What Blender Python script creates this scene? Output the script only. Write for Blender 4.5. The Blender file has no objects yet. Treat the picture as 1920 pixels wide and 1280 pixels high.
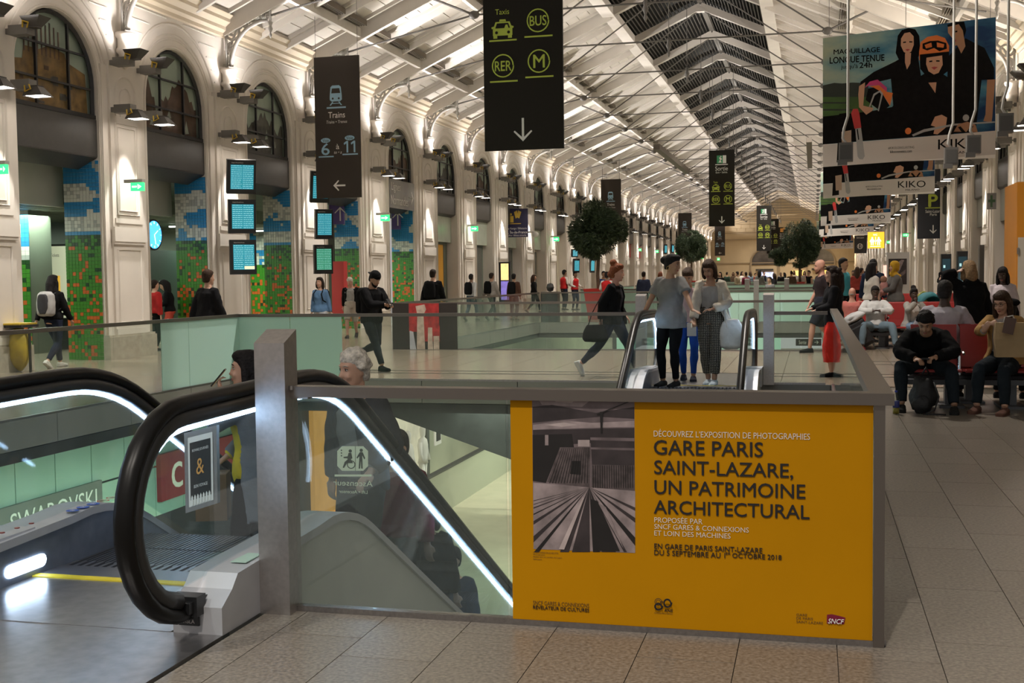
import bpy, bmesh, math, random
import numpy as np
from mathutils import Vector, Matrix, Euler, noise, kdtree
random.seed(7)
C = bpy.context.scene.collection
sc = bpy.context.scene
R = math.radians
# ---------------------------------------------------------------- camera
FPX = 2215.0; EYE = Vector((0, 0, 1.6))
RM = Matrix(((0.968993160619925, -0.0014897028143029106, 0.24708305376397854),
             (0.24677216421965506, 0.056342671122717715, -0.9674342367195328),
             (-0.012480129733126545, 0.998410378650123, 0.05496328015650085)))
cd = bpy.data.cameras.new('camera'); cam = bpy.data.objects.new('camera', cd); C.objects.link(cam)
cam.matrix_world = Matrix.Translation(EYE) @ RM.to_4x4()
cd.sensor_width = 36; cd.lens = 36 * FPX / 1920; cd.clip_end = 500; sc.camera = cam
# ---------------------------------------------------------------- world, exposure, lights
sc.view_settings.view_transform = 'Standard'; sc.view_settings.look = 'None'
sc.view_settings.exposure = 0.74; sc.view_settings.gamma = 1; sc.view_settings.use_curve_mapping = False
w = bpy.data.worlds.new('w'); sc.world = w; w.use_nodes = True
w.node_tree.nodes['Background'].inputs[0].default_value = (1.0, .95, .90, 1)
w.node_tree.nodes['Background'].inputs[1].default_value = .25
cy = sc.cycles
cy.use_denoising = True; cy.max_bounces = 7; cy.diffuse_bounces = 3; cy.glossy_bounces = 3
cy.transparent_max_bounces = 40; cy.transmission_bounces = 6; cy.sample_clamp_indirect = 4; cy.sample_clamp_direct = 30
cy.caustics_reflective = False; cy.caustics_refractive = False
def light(name, typ, loc, energy, col, size=.3, size_y=None, aim=None, spot=None, blend=.5, data=None):
    if data is None:
        data = bpy.data.lights.new(name, typ); data.energy = energy; data.color = col
        if typ == 'AREA':
            data.size = size
            if size_y: data.shape = 'RECTANGLE'; data.size_y = size_y
        elif typ == 'SPOT':
            data.spot_size = R(spot); data.spot_blend = blend; data.shadow_soft_size = size
        else: data.shadow_soft_size = size
    o = bpy.data.objects.new(name, data); C.objects.link(o); o.location = loc
    if aim is not None: o.rotation_euler = (Vector(aim) - Vector(loc)).to_track_quat('-Z', 'Y').to_euler()
    return o
XL, XR, XM = -14.0, 5.4, -4.3           # wall faces and ridge line
def roofz(x): return 12.3 - .45 * abs(x - XM)
LP = [17.9, 22.1, 26.6, 31.5, 36.7, 42.1, 47.4, 52.9, 58.2, 63.8, 69.2]
while LP[-1] < 163: LP.append(LP[-1] + 5.4)
LP = [12.6] + LP
RP = [24.4 + 5.3 * i for i in range(27)]
WARM = (1.0, .90, .78); WHITE = (1, .955, .93)
ud = dd = ud2 = dd2 = None
for i, y in enumerate(LP):
    m = 1 if i < 16 else 1.5
    if ud is None:
        o = light('uplight', 'SPOT', (XL + .75, y, 6.2), 105, WHITE, .12, aim=(XL + .3, y + .2, 9), spot=150, blend=.8); ud = o.data
        o = light('downlight', 'SPOT', (XL + .52, y - .1, 4.95), 330, (1, .96, .90), .05, aim=(XL + .22, y - .1, 0), spot=50, blend=.25); dd = o.data
    else:
        light('uplight', 'SPOT', (XL + .75, y, 6.2), 0, WHITE, aim=(XL + .3, y + .2, 9), data=ud)
        light('downlight', 'SPOT', (XL + .52, y - .1, 4.95), 0, WHITE, aim=(XL + .22, y - .1, 0), data=dd)
for i, y in enumerate(RP):
    if ud2 is None:
        o = light('uplight', 'SPOT', (XR - .75, y, 6.2), 150, WARM, .12, aim=(XR - .3, y + .2, 9), spot=150, blend=.8); ud2 = o.data
    light('uplight', 'SPOT', (XR - .75, y, 6.2), 0, WARM, aim=(XR - .3, y + .2, 9), data=ud2)
    light('downlight', 'SPOT', (XR - .52, y - .1, 4.95), 0, WHITE, aim=(XR - .22, y - .1, 0), data=dd)
# unseen fill spots added at skylight kerb height to light the concourse
hall = lan = None
for y in [-2.5] + [v + 2.65 for v in LP[1::3]]:
    for x in (-7.3, -1.3):
        o = light('concourse_fill', 'SPOT', (x, y, 10.35), 2100, (1, .925, .83), .12, aim=(x, y, 0), spot=112, blend=.8, data=hall); hall = o.data
rf = rf2 = None
for i, y in enumerate(LP):
    o = light('roof_floodlight', 'SPOT', (XL + .75, y + .5, 6.4), 1450, WHITE, .12, aim=(XL + 6.6, y + 1.2, 10.4), spot=76, blend=.9, data=rf); rf = o.data
for i, y in enumerate(RP):
    o = light('roof_floodlight', 'SPOT', (XR - .75, y + .5, 6.4), 560, WARM, .12, aim=(XR - 6.2, y + 1.2, 10.6), spot=84, blend=.9, data=rf2); rf2 = o.data
for i in range(7, len(LP), 2):
    y = LP[i] + 2.7; o = light('lantern_fill', 'SPOT', (XM, y, 10.3), 80, (1, .94, .86), .03, aim=(XM, y, 13), spot=170, blend=.5, data=lan); lan = o.data  # added fill spot under the ridge to lift the skylight rafters
light('end_wall_glow', 'AREA', (3.2, 160, 5.0), 150, (1, .72, .38), 6, 4, aim=(0, 169, 3))  # warm area light aimed at the far end wall
light('end_wall_wash', 'AREA', (-6, 150, 8.0), 300, (1, .74, .42), 8, 4, aim=(-4, 169, 5))
for y in (9.0, 14.5, 21.0, 31.0, 52.0, 75.0):
    light('lower_mall_lamp', 'AREA', (-6.9 if y < 20 else -5, y, -.62), 120, (.88, 1, .84), 2.4, 3.6, aim=(-6.9 if y < 20 else -5, y, -4))
# ---------------------------------------------------------------- pixel rays: where a thing seen in the photograph stands
def ray(px, py): return RM @ Vector(((px - 960) / FPX, -(py - 640) / FPX, -1))
def P(px, py, X=None, Y=None, Z=None):
    d = ray(px, py)
    t = (X - EYE.x) / d.x if X is not None else (Y - EYE.y) / d.y if Y is not None else (Z - EYE.z) / d.z
    return EYE + t * d
# ---------------------------------------------------------------- materials
MATS = {}
def mat(name, col, rough=.5, metal=0.0, nz=None, bump=None, emit=0, ecol=None, spec=.5, alpha=None, coord='Object', sheen=0):
    if name in MATS: return MATS[name]
    m = bpy.data.materials.new(name); m.use_nodes = True; nt = m.node_tree; b = nt.nodes['Principled BSDF']
    b.inputs['Base Color'].default_value = (*col, 1); b.inputs['Roughness'].default_value = rough
    b.inputs['Metallic'].default_value = metal; b.inputs['Specular IOR Level'].default_value = spec
    if emit: b.inputs['Emission Color'].default_value = (*(ecol or col), 1); b.inputs['Emission Strength'].default_value = emit
    if sheen: b.inputs['Sheen Weight'].default_value = sheen
    tc = nt.nodes.new('ShaderNodeTexCoord')
    if nz:
        n = nt.nodes.new('ShaderNodeTexNoise'); n.inputs['Scale'].default_value = nz[0]; n.inputs['Detail'].default_value = 5
        nt.links.new(tc.outputs[coord], n.inputs['Vector'])
        r = nt.nodes.new('ShaderNodeMapRange'); r.inputs[1].default_value = .3; r.inputs[2].default_value = .7
        r.inputs[3].default_value = 1 - nz[1]; r.inputs[4].default_value = 1 + nz[1]
        nt.links.new(n.outputs[0], r.inputs[0])
        v = nt.nodes.new('ShaderNodeVectorMath'); v.operation = 'SCALE'; v.inputs[0].default_value = col
        nt.links.new(r.outputs[0], v.inputs['Scale']); nt.links.new(v.outputs[0], b.inputs['Base Color'])
    if bump:
        n = nt.nodes.new('ShaderNodeTexNoise'); n.inputs['Scale'].default_value = bump[0]; n.inputs['Detail'].default_value = 3
        nt.links.new(tc.outputs[coord], n.inputs['Vector'])
        bp = nt.nodes.new('ShaderNodeBump'); bp.inputs['Strength'].default_value = bump[1]; bp.inputs['Distance'].default_value = .02
        nt.links.new(n.outputs[0], bp.inputs['Height']); nt.links.new(bp.outputs[0], b.inputs['Normal'])
    MATS[name] = m; return m
def glass(name, tint, refl=1.0, rough=.02, haze=0.0, hazecol=(.6, .7, .65)):
    m = bpy.data.materials.new(name); m.use_nodes = True; nt = m.node_tree; nt.nodes.clear()
    out = nt.nodes.new('ShaderNodeOutputMaterial'); t = nt.nodes.new('ShaderNodeBsdfTransparent'); t.inputs[0].default_value = (*tint, 1)
    g = nt.nodes.new('ShaderNodeBsdfGlossy'); g.inputs['Roughness'].default_value = rough
    lw = nt.nodes.new('ShaderNodeLayerWeight'); lw.inputs[0].default_value = .5
    pw = nt.nodes.new('ShaderNodeMath'); pw.operation = 'POWER'; pw.inputs[1].default_value = 5; nt.links.new(lw.outputs['Facing'], pw.inputs[0])
    fr = nt.nodes.new('ShaderNodeMath'); fr.operation = 'MULTIPLY_ADD'; fr.inputs[1].default_value = .9; fr.inputs[2].default_value = .035; nt.links.new(pw.outputs[0], fr.inputs[0])
    mu = nt.nodes.new('ShaderNodeMath'); mu.operation = 'MULTIPLY'; mu.inputs[1].default_value = refl
    mx = nt.nodes.new('ShaderNodeMixShader'); nt.links.new(fr.outputs[0], mu.inputs[0]); nt.links.new(mu.outputs[0], mx.inputs[0])
    nt.links.new(t.outputs[0], mx.inputs[1]); nt.links.new(g.outputs[0], mx.inputs[2]); last = mx
    if haze:
        d = nt.nodes.new('ShaderNodeBsdfDiffuse'); d.inputs[0].default_value = (*hazecol, 1)
        m2 = nt.nodes.new('ShaderNodeMixShader'); m2.inputs[0].default_value = haze
        nt.links.new(mx.outputs[0], m2.inputs[1]); nt.links.new(d.outputs[0], m2.inputs[2]); last = m2
    nt.links.new(last.outputs[0], out.inputs[0]); MATS[name] = m; return m
GL = glass('clear_glass', (.93, .97, .95), .8, haze=.025)
GLE = glass('escalator_glass', (.86, .93, .95), .9, haze=.03, hazecol=(.5, .62, .7))
FROST = glass('frosted_glass', (.5, .62, .57), .7, .25, haze=.86, hazecol=(.50, .71, .64))
GREENP = mat('back_painted_green_glass', (.42, .66, .50), .12, nz=(.8, .08))
STONE = mat('white_painted_plaster', (.74, .68, .61), .6, nz=(1.2, .05), bump=(30, .05))
STONE2 = mat('plinth_stone', (.42, .37, .30), .7, nz=(6, .14), bump=(25, .2))
ROOFW = mat('roof_white_paint', (.76, .71, .65), .6, nz=(2, .05))
IRONW = mat('white_painted_iron', (.48, .46, .43), .5)
IRONG = mat('grey_painted_iron', (.13, .12, .11), .5)
DARKP = mat('charcoal_panel', (.045, .042, .040), .4, nz=(8, .08))
FRAMEB = mat('black_metal', (.012, .012, .013), .4)
BROWNG = mat('brown_grille', (.14, .115, .085), .6)
STEEL = mat('brushed_steel', (.33, .31, .30), .34, 1.0, nz=(60, .12))
STEELB = mat('bright_brushed_steel', (.44, .41, .395), .36, .9, nz=(40, .08))
RAIL = mat('bronze_grey_handrail', (.20, .175, .155), .33, .85)
RUB = mat('black_handrail_rubber', (.004, .0037, .0034), .36, spec=.22)
RUBG = mat('black_rail_guide', (.02, .02, .02), .4)
LEDW = mat('cool_white_led', (.8, .9, 1), .4, emit=8, ecol=(.58, .76, 1))
LEDS = mat('lit_sign_face', (.9, .9, .9), .5, emit=1.6, ecol=(.9, .92, .85))
SKIRT = mat('escalator_skirt_panel', (.52, .52, .48), .5, .1, nz=(3, .05))
DECK = mat('escalator_deck_aluminium', (.52, .52, .54), .45, .35, nz=(8, .04))
INNERSK = mat('escalator_inner_skirt', (.20, .22, .27), .4, .5, nz=(4, .3))
STEPM = mat('step_metal', (.12, .125, .14), .4, .7)
YEL = mat('safety_yellow', (.62, .50, .02), .5)
BLACKS = mat('black_sign', (.026, .023, .019), .8, spec=.15)
GREYS = mat('brown_grey_sign', (.05, .042, .036), .8, spec=.15)
WHT = mat('white_print', (.86, .84, .80), .5)
LIME = mat('lime_print', (.56, .66, .08), .5)
SKYB = mat('light_blue_print', (.36, .60, .78), .5)
ORNG = mat('orange_yellow_poster', (.50, .222, .0), .7, nz=(3, .03), spec=.12)
BLK = mat('black_print', (.012, .010, .010), .5)
# ---------------------------------------------------------------- mesh building
class MB:
    def __init__(s): s.v = []; s.f = []; s.m = []
    def add(s, vs, fs, mi=0):
        n = len(s.v); s.v += [tuple(p) for p in vs]; s.f += [tuple(n + i for i in f) for f in fs]; s.m += [mi] * len(fs); return s
    def box(s, x0, x1, y0, y1, z0, z1, mi=0, M=None):
        vs = [Vector((x, y, z)) for z in (z0, z1) for y in (y0, y1) for x in (x0, x1)]
        if M is not None: vs = [M @ p for p in vs]
        return s.add(vs, [(0, 2, 3, 1), (4, 5, 7, 6), (0, 1, 5, 4), (2, 6, 7, 3), (0, 4, 6, 2), (1, 3, 7, 5)], mi)
    def beam(s, a, b, w, h, mi=0, up=(0, 0, 1)):
        a, b = Vector(a), Vector(b); d = (b - a).normalized(); u = Vector(up)
        if abs(d.dot(u)) > .98: u = Vector((0, 1, 0))
        x = d.cross(u).normalized(); z = x.cross(d); vs = []
        for p in (a, b):
            for i, j in ((-1, -1), (1, -1), (1, 1), (-1, 1)): vs.append(p + x * w / 2 * i + z * h / 2 * j)
        return s.add(vs, [(3, 2, 1, 0), (4, 5, 6, 7), (0, 1, 5, 4), (1, 2, 6, 5), (2, 3, 7, 6), (3, 0, 4, 7)], mi)
    def tube(s, pts, r, n=8, mi=0, flat=1.0, closed=False):
        pts = [Vector(p) for p in pts]; k = len(pts); rs = r if isinstance(r, (list, tuple)) else [r] * k
        vs = []; ref = None
        for i, p in enumerate(pts):
            d = (pts[(i + 1) % k if closed else min(i + 1, k - 1)] - pts[(i - 1) % k if closed else max(i - 1, 0)]).normalized()
            if ref is None: ref = Vector((0, 0, 1)) if abs(d.z) < .9 else Vector((1, 0, 0))
            x = d.cross(ref).normalized(); y = x.cross(d).normalized(); ref = y
            for j in range(n):
                a = 2 * math.pi * j / n; vs.append(p + (x * math.cos(a) + y * math.sin(a) * flat) * rs[i])
        fs = [(i * n + j, i * n + (j + 1) % n, (i + 1) * n + (j + 1) % n, (i + 1) * n + j) for i in range(k - 1) for j in range(n)]
        if closed: fs += [((k - 1) * n + j, (k - 1) * n + (j + 1) % n, (j + 1) % n, j) for j in range(n)]
        else: fs += [tuple(reversed(range(n))), tuple((k - 1) * n + j for j in range(n))]
        return s.add(vs, fs, mi)
    def loft(s, rings, mi=0, cap=True):
        n = len(rings[0]); vs = [p for r in rings for p in r]; k = len(rings)
        fs = [(i * n + j, i * n + (j + 1) % n, (i + 1) * n + (j + 1) % n, (i + 1) * n + j) for i in range(k - 1) for j in range(n)]
        if cap: fs += [tuple(reversed(range(n))), tuple((k - 1) * n + j for j in range(n))]
        return s.add(vs, fs, mi)
    def lathe(s, prof, c=(0, 0, 0), n=16, mi=0):
        c = Vector(c); return s.loft([[c + Vector((r * math.cos(2 * math.pi * j / n), r * math.sin(2 * math.pi * j / n), z)) for j in range(n)] for r, z in prof], mi)
    def ell(s, c, r, mi=0, n=12, k=8, M=None):
        c = Vector(c); rings = []
        for i in range(k + 1):
            a = math.pi * (i + .02) / (k + .04) - math.pi / 2; q = []
            for j in range(n):
                b = 2 * math.pi * j / n; p = Vector((r[0] * math.cos(a) * math.cos(b), r[1] * math.cos(a) * math.sin(b), r[2] * math.sin(a)))
                q.append(c + (M @ p if M is not None else p))
            rings.append(q)
        return s.loft(rings, mi)
    def prism(s, poly, fn, a, b, mi=0):
        n = len(poly); vs = [fn(u, v, a) for u, v in poly] + [fn(u, v, b) for u, v in poly]
        return s.add(vs, [tuple(range(n)), tuple(reversed(range(n, 2 * n)))] + [(i, (i + 1) % n + 0, (i + 1) % n + n, i + n)[::-1] for i in range(n)], mi)
    def poly(s, pts, mi=0): return s.add(pts, [tuple(range(len(pts)))], mi)
    def mesh(s, name, mats, smooth=False, fix=True):
        me = bpy.data.meshes.new(name); me.from_pydata(s.v, [], s.f)
        for m in (mats if isinstance(mats, (list, tuple)) else [mats]): me.materials.append(m)
        me.polygons.foreach_set('material_index', s.m)
        if smooth: me.polygons.foreach_set('use_smooth', [True] * len(me.polygons))
        me.update()
        if fix:
            bm = bmesh.new(); bm.from_mesh(me); bmesh.ops.recalc_face_normals(bm, faces=bm.faces); bm.to_mesh(me); bm.free()
        return me
    def build(s, name, mats, parent=None, smooth=False, loc=None, fix=True):
        return obj(name, s.mesh(name, mats, smooth, fix), parent, loc)
def obj(name, data, parent=None, loc=None, rot=None, scale=None):
    o = bpy.data.objects.new(name, data); C.objects.link(o)
    if parent is not None: o.parent = parent
    if loc is not None: o.location = loc
    if rot is not None: o.rotation_euler = rot
    if scale is not None: o.scale = scale
    return o
def tag(o, label=None, cat=None, group=None, kind=None):
    if label: o['label'] = label
    if cat: o['category'] = cat
    if group: o['group'] = group
    if kind: o['kind'] = kind
    return o
def thing(name, label, cat, loc=(0, 0, 0), rz=0, group=None, kind=None):
    o = obj(name, None, None, loc, (0, 0, rz)); o.empty_display_size = .1
    return tag(o, label, cat, group, kind)
def kids(o): return [c for c in C.objects if c.parent == o]
def copy_tree(o, kidmap=None, parent=None):
    c = o.copy(); C.objects.link(c); c.parent = parent
    for ch in (kidmap or {}).get(o, []): copy_tree(ch, kidmap, c)
    return c
def tree_of(o):
    km = {}; allo = list(C.objects)
    for c in allo:
        if c.parent: km.setdefault(c.parent, []).append(c)
    return km
def ORD(i): return ['first', 'second', 'third', 'fourth', 'fifth', 'sixth', 'seventh', 'eighth', 'ninth', 'tenth', 'eleventh', 'twelfth', 'thirteenth', 'fourteenth', 'fifteenth', 'sixteenth', 'seventeenth', 'eighteenth', 'nineteenth', 'twentieth', 'twenty-first', 'twenty-second', 'twenty-third', 'twenty-fourth', 'twenty-fifth', 'twenty-sixth', 'twenty-seventh', 'twenty-eighth', 'twenty-ninth', 'thirtieth', 'thirty-first'][i]
_tx = {}
def text(s, box, y, m, parent=None, name='lettering', bold=0.0, face=None, shear=0, spacing=1.0):
    """flat lettering filling box (x0,x1,z0,z1) on the plane Y=y facing the concourse's near end; face = other 4x4 placement of the (u,v) plane"""
    key = (s, bold, shear, spacing)
    if key not in _tx:
        cu = bpy.data.curves.new('t', 'FONT'); cu.body = s; cu.size = 1; cu.extrude = .0; cu.shear = shear; cu.space_character = spacing; cu.resolution_u = 3
        to = bpy.data.objects.new('t', cu); C.objects.link(to); dg = bpy.context.evaluated_depsgraph_get()
        me = bpy.data.meshes.new_from_object(to.evaluated_get(dg)); bpy.data.objects.remove(to)
        v = np.zeros(len(me.vertices) * 3); me.vertices.foreach_get('co', v); v = v.reshape(-1, 3)
        _tx[key] = (v, [tuple(p.vertices) for p in me.polygons]); bpy.data.meshes.remove(me)
    v, fs = _tx[key]; lo = v.min(0); hi = v.max(0)
    x0, x1, z0, z1 = box
    u = x0 + (v[:, 0] - lo[0]) / (hi[0] - lo[0]) * (x1 - x0); w_ = z0 + (v[:, 1] - lo[1]) / (hi[1] - lo[1]) * (z1 - z0)
    b = MB(); e = bold * .55 * (z1 - z0) / (hi[1] - lo[1]) * (1 if face is None else (x1 - x0) / (z1 - z0) * (hi[1] - lo[1]) / (hi[0] - lo[0]))
    for k, (sx, sz) in enumerate(((0, 0),) if not bold else ((-1, 0), (1, 0), (0, 1), (0, -1))):
        if face is None: b.add([(a + e * sx, y - .0006 * k, c + e * sz) for a, c in zip(u, w_)], fs)
        else: b.add([face @ Vector((a + e * sx, c + e * sz, .0006 * k)) for a, c in zip(u, w_)], fs)
    return b.build(name, m, parent, fix=False)
class Board:
    """a flat panel at Y=y whose artwork is given in photograph pixels"""
    def __init__(s, px, y, m, name, label, cat, group=None, th=.05, kind=None):
        s.y = y; a = P(px[0], px[1], Y=y); b = P(px[2], px[3], Y=y); s.x0, s.x1, s.z0, s.z1 = a.x, b.x, b.z, a.z
        s.o = thing(name, label, cat, ((a.x + b.x) / 2, y, b.z), 0, group); s.loc = Vector(s.o.location)
        s.px = px; s.n = 0
        q = MB(); q.box((a.x - b.x) / 2, (b.x - a.x) / 2, 0, th, 0, a.z - b.z); q.build('board', m, s.o)
    def q(s, px, py):
        u = (px - s.px[0]) / (s.px[2] - s.px[0]); v = (py - s.px[1]) / (s.px[3] - s.px[1])
        return (s.x0 + u * (s.x1 - s.x0) - s.loc.x, s.z1 + v * (s.z0 - s.z1) - s.loc.z)
    def text(s, t, px, m, **k):
        a = s.q(px[0], px[1]); b = s.q(px[2], px[3]); return text(t, (a[0], b[0], b[1], a[1]), -.004, m, s.o, **k)
    def shapes(s, items, name='pictogram', label=None, st=.0012):
        """items: (material, [pixel polygon])"""
        mats = []; b = MB()
        for k, (m, pts) in enumerate(items):
            if m not in mats: mats.append(m)
            vs = []
            for p in pts: a = s.q(*p); vs.append((a[0], -.002 - st * k, a[1]))
            b.poly(vs, mats.index(m))
        o = b.build(name, mats, s.o, fix=False); 
        if label: o['label'] = label
        return o
def circ(cx, cy, r, ry=None, n=20, a0=0, a1=360): 
    ry = ry or r; return [(cx + r * math.cos(R(a0 + (a1 - a0) * i / n)), cy + ry * math.sin(R(a0 + (a1 - a0) * i / n))) for i in range(n + (a1 - a0 != 360))]
def ringp(cx, cy, r, w_, n=24):
    o = circ(cx, cy, r, n=n); i = circ(cx, cy, r - w_, n=n); return [[o[k], o[(k + 1) % n], i[(k + 1) % n], i[k]] for k in range(n)]
def rect(a, b, c, d): return [(a, b), (c, b), (c, d), (a, d)]
# ================================================================ FLOOR
YE = 169.0
VO = [(-9.0, .28, 5.23, 17.4), (-9.1, .28, 24.9, 39.4), (-9.1, .28, 47, 61.5), (-9.1, .28, 69, 83.5), (-9.1, .28, 91, 106)]
FLM = mat('speckled_granite_tile', (.215, .187, .153), .30, nz=(55, .42), bump=(60, .03), spec=.5)
FLM2 = mat('speckled_granite_tile_dark', (.20, .172, .14), .30, nz=(55, .42), bump=(60, .03), spec=.5)
FLF = mat('polished_floor', (.245, .20, .15), .20, nz=(1.5, .12), spec=.5)
GROUT = mat('dark_grout', (.10, .085, .068), .6)
b = MB(); xs = [XL - 8, -9.05, .28, XR + 6]; prev = -8
b.box(XL - 8, XR + 6, -12, 5.23 - 1.6, -.35, -.012)
b.box(-2.55, XR + 6, 3.63, 5.23, -.35, -.012); b.box(XL - 8, -4.5, 3.63, 5.23, -.35, -.012); last = 5.23
for x0, x1, y0, y1 in VO:
    if y0 > last: b.box(XL - 8, XR + 6, last, y0, -.35, -.012)
    b.box(XL - 8, x0, y0, y1, -.35, -.012); b.box(x1, XR + 6, y0, y1, -.35, -.012); last = y1
b.box(XL - 8, XR + 6, last, YE + 4, -.35, -.012)
floor = tag(b.build('floor', GROUT), kind='structure')
def infloor(x0, x1, y0, y1):
    if x1 < -2.5 and 3.3 < y1 < 5.6 and x0 > -6.3: return False
    if x0 < -2.55 and y0 < 5.3: return False
    return all(x1 <= a or x0 >= b_ or y1 <= c or y0 >= d for a, b_, c, d in VO)
# near tiles are single pieces, the far ones share one mesh
tm = {}
def tilemesh(w_, l, m):
    k = (round(w_, 3), round(l, 3), m.name)
    if k not in tm:
        q = MB(); g = .002; q.box(g, w_ - g, g, l - g, -.012, 0); tm[k] = q.mesh('tile', m)
    return tm[k]
rnd = random.Random(3); far = [MB(), MB()]; cnt = 0
TW, TL = .41, .915
for i in range(-8, 12):
    x0 = .51 + TW * i; off = (.0, .45, .2, .62)[i % 4]; x1 = x0 + TW
    for j in range(-2, 13):
        y0 = 5.32 + off - TL + TL * j; y1 = y0 + TL; a, c = x0, x1
        if y1 > 5.2 and x1 > .3: a = max(x0, .30)
        elif y0 >= 5.2: continue
        else: y1 = min(y1, 5.2)
        if y0 < 5.2 < y1 and x0 < .3:
            obj('tile', tilemesh(x1 - x0, 5.2 - y0, FLM), floor, (x0, y0, 0)); cnt += 1; y0 = 5.2
        if a == x0: a = max(x0, -2.55)
        if c - a < .05 or y1 < 3.3 or y1 - y0 < .1: continue
        if cnt < 296: obj('tile', tilemesh(c - a, y1 - y0, FLM if rnd.random() < .6 else FLM2), floor, (a, y0, 0)); cnt += 1
q = far[0]
def slabs(x0, x1, y0, y1, sx, sy, k=0):
    n = max(1, round((x1 - x0) / sx)); m_ = max(1, round((y1 - y0) / sy)); g = .004
    for i in range(n):
        for j in range(m_):
            a = x0 + (x1 - x0) * i / n; c = y0 + (y1 - y0) * j / m_
            far[(i * 7 + j * 3 + k) % 5 == 0].box(a + g, a + (x1 - x0) / n - g, c + g, c + (y1 - y0) / m_ - g, -.012, 0)
slabs(.51 + TW * 12, XR + 4, 4.4, 17, .82, .915)
slabs(.51, XR + 4, 17.2, 60, .82, 1.8); slabs(XL - 7.9, -9.12, 5, 60, 1.2, 1.83)
slabs(-9.12, .5, 17.4, 24.9, .96, 1.87)
slabs(-9.12, .5, 39.4, 47, .96, 1.9)
tag(far[0].build('tiled_area', FLF, floor), kind='stuff'); tag(far[1].build('tiled_area', mat('polished_floor_dark', (.225, .182, .137), .22, nz=(1.5, .12)), floor), kind='stuff')
q = MB(); q.box(XL - 7.9, XR + 4, 60, YE, -.012, 0)
q.v = []; q.f = []; q.m = []
lasty = 61.5
q.box(XL - 7, -9.12, 60, YE, -.012, -.001); q.box(.3, XR + 4, 60, YE, -.012, -.001); q.box(-9.12, .3, 61.5, 69, -.012, -.001); q.box(-9.12, .3, 83.5, 91, -.012, -.001); q.box(-9.12, .3, 106, YE, -.012, -.001)
q.build('far_paving', FLF, floor)
# steel tracks let into the bridge between the openings
q = MB()
for y in (18.75, 19.25): q.box(-8.9, XR, y - .035, y + .035, -.002, .003)
for y in (21.3, 22.0): q.box(.6, XR, y - .03, y + .03, -.002, .003)
q.build('trim_1', FRAMEB); C.objects['trim_1']['kind'] = 'structure'
# slab edges round the openings
FASC = mat('grey_fascia_panel', (.20, .19, .175), .5, nz=(1, .06))
SOFF = mat('black_soffit', (.03, .03, .03), .5, nz=(3, .3))
def fascia(k, x0, x1, y0, y1):
    root = tag(thing('trim_%d' % k, None, None), kind='structure'); 
    def run(a, c, ax):
        L = c - a; n = max(1, round(L / 1.6))
        return [(a + L * i / n + .006, a + L * (i + 1) / n - .006) for i in range(n)]
    for a, c in run(y0, y1, 'y'):
        m1 = MB(); m1.box(x0, x0 + .03, a, c, -.345, .0); m1.build('fascia_panel', FASC, root)
        if k < 12: m1 = MB(); m1.box(x1 - .03, x1, a, c, -.345, .0); m1.build('fascia_panel', FASC, root)
    for a, c in run(x0 + .04, x1 - .04, 'x'):
        m1 = MB(); m1.box(a, c, y1 - .03, y1, -.345, .0); m1.build('fascia_panel', FASC, root)
    m1 = MB(); m1.box(x0 - .25, x0, y0, y1, -.5, -.36); m1.box(x0 - .25, x1 + .2, y1, y1 + .25, -.5, -.36); m1.box(x1, x1 + .25, y0, y1, -.5, -.36); m1.build('soffit_strip', SOFF, root)
for k, (x0, x1, y0, y1) in enumerate(VO[:4]): fascia(10 + k, x0, x1, y0 + (.9 if k == 0 else 0), y1)
# ================================================================ LOWER MALL
LZ = -4.0
LFL = mat('lower_mall_floor', (.48, .45, .32), .25, nz=(2, .06))
q = MB(); q.box(-16, 6, 2, 90, LZ - .1, LZ); tag(q.build('floor_lower', LFL), kind='structure')
q = MB(); q.box(-16, 6, 17.6, 24.7, -.52, -.36); q.box(-16, -9.3, 2, 60, -.52, -.36); q.box(.55, 6, 2, 60, -.52, -.36); q.box(-16, 6, 39.7, 46.8, -.52, -.36); tag(q.build('ceiling_lower', SOFF), kind='structure')
wl = tag(thing('wall_lower_left', None, None), kind='structure')
q = MB(); q.box(-10.4, -10.12, 2, 90, LZ, -.52); q.build('backing', mat('dark_shop_backing', (.02, .022, .022), .5), wl)
PINK = mat('shop_red', (.42, .03, .03), .5)
y = 9.0; k = 0
while y < 21.5:
    for z0, z1 in ((-1.32, -.55), (-2.12, -1.34), (-3.9, -2.14)):
        if y > 16.2 and z0 < -2.2: continue
        q = MB(); q.box(-10.12, -10.08, y + .008, y + .83, z0, z1 - .01); q.build('glass_panel', GREENP, wl)
    y += .84
q = MB(); q.box(-10.11, -10.03, 11.6, 15.05, -1.74, -1.28); sw = q.build('shop_sign', mat('sign_grey_green', (.20, .235, .19), .4)); tag(sw, 'grey green shop sign with tall pale serif capitals on the lower mall wall', 'sign')
text('SWAROVSKI', (0, 1, 0, 1), 0, mat('sign_letter_pale', (.62, .70, .55), .4, emit=.25), sw, face=Matrix.Translation((-10.02, 13.0, -1.63)) @ Matrix(((0, 0, 1, 0), (1.9, 0, 0, 0), (0, .25, 0, 0), (0, 0, 0, 1))))
q = MB(); q.box(-10.12, -10.0, 16.6, 19.4, -1.9, -1.15); rs = q.build('shop_sign', PINK); tag(rs, 'red shop sign with pale rounded letters beside the glass panels downstairs', 'sign')
text('ce', (0, 1, 0, 1), 0, mat('sign_letter_cream', (.75, .72, .5), .5, emit=.3), rs, face=Matrix.Translation((-9.99, 16.9, -1.75)) @ Matrix(((0, 0, 1, 0), (.8, 0, 0, 0), (0, .42, 0, 0), (0, 0, 0, 1))))
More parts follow.
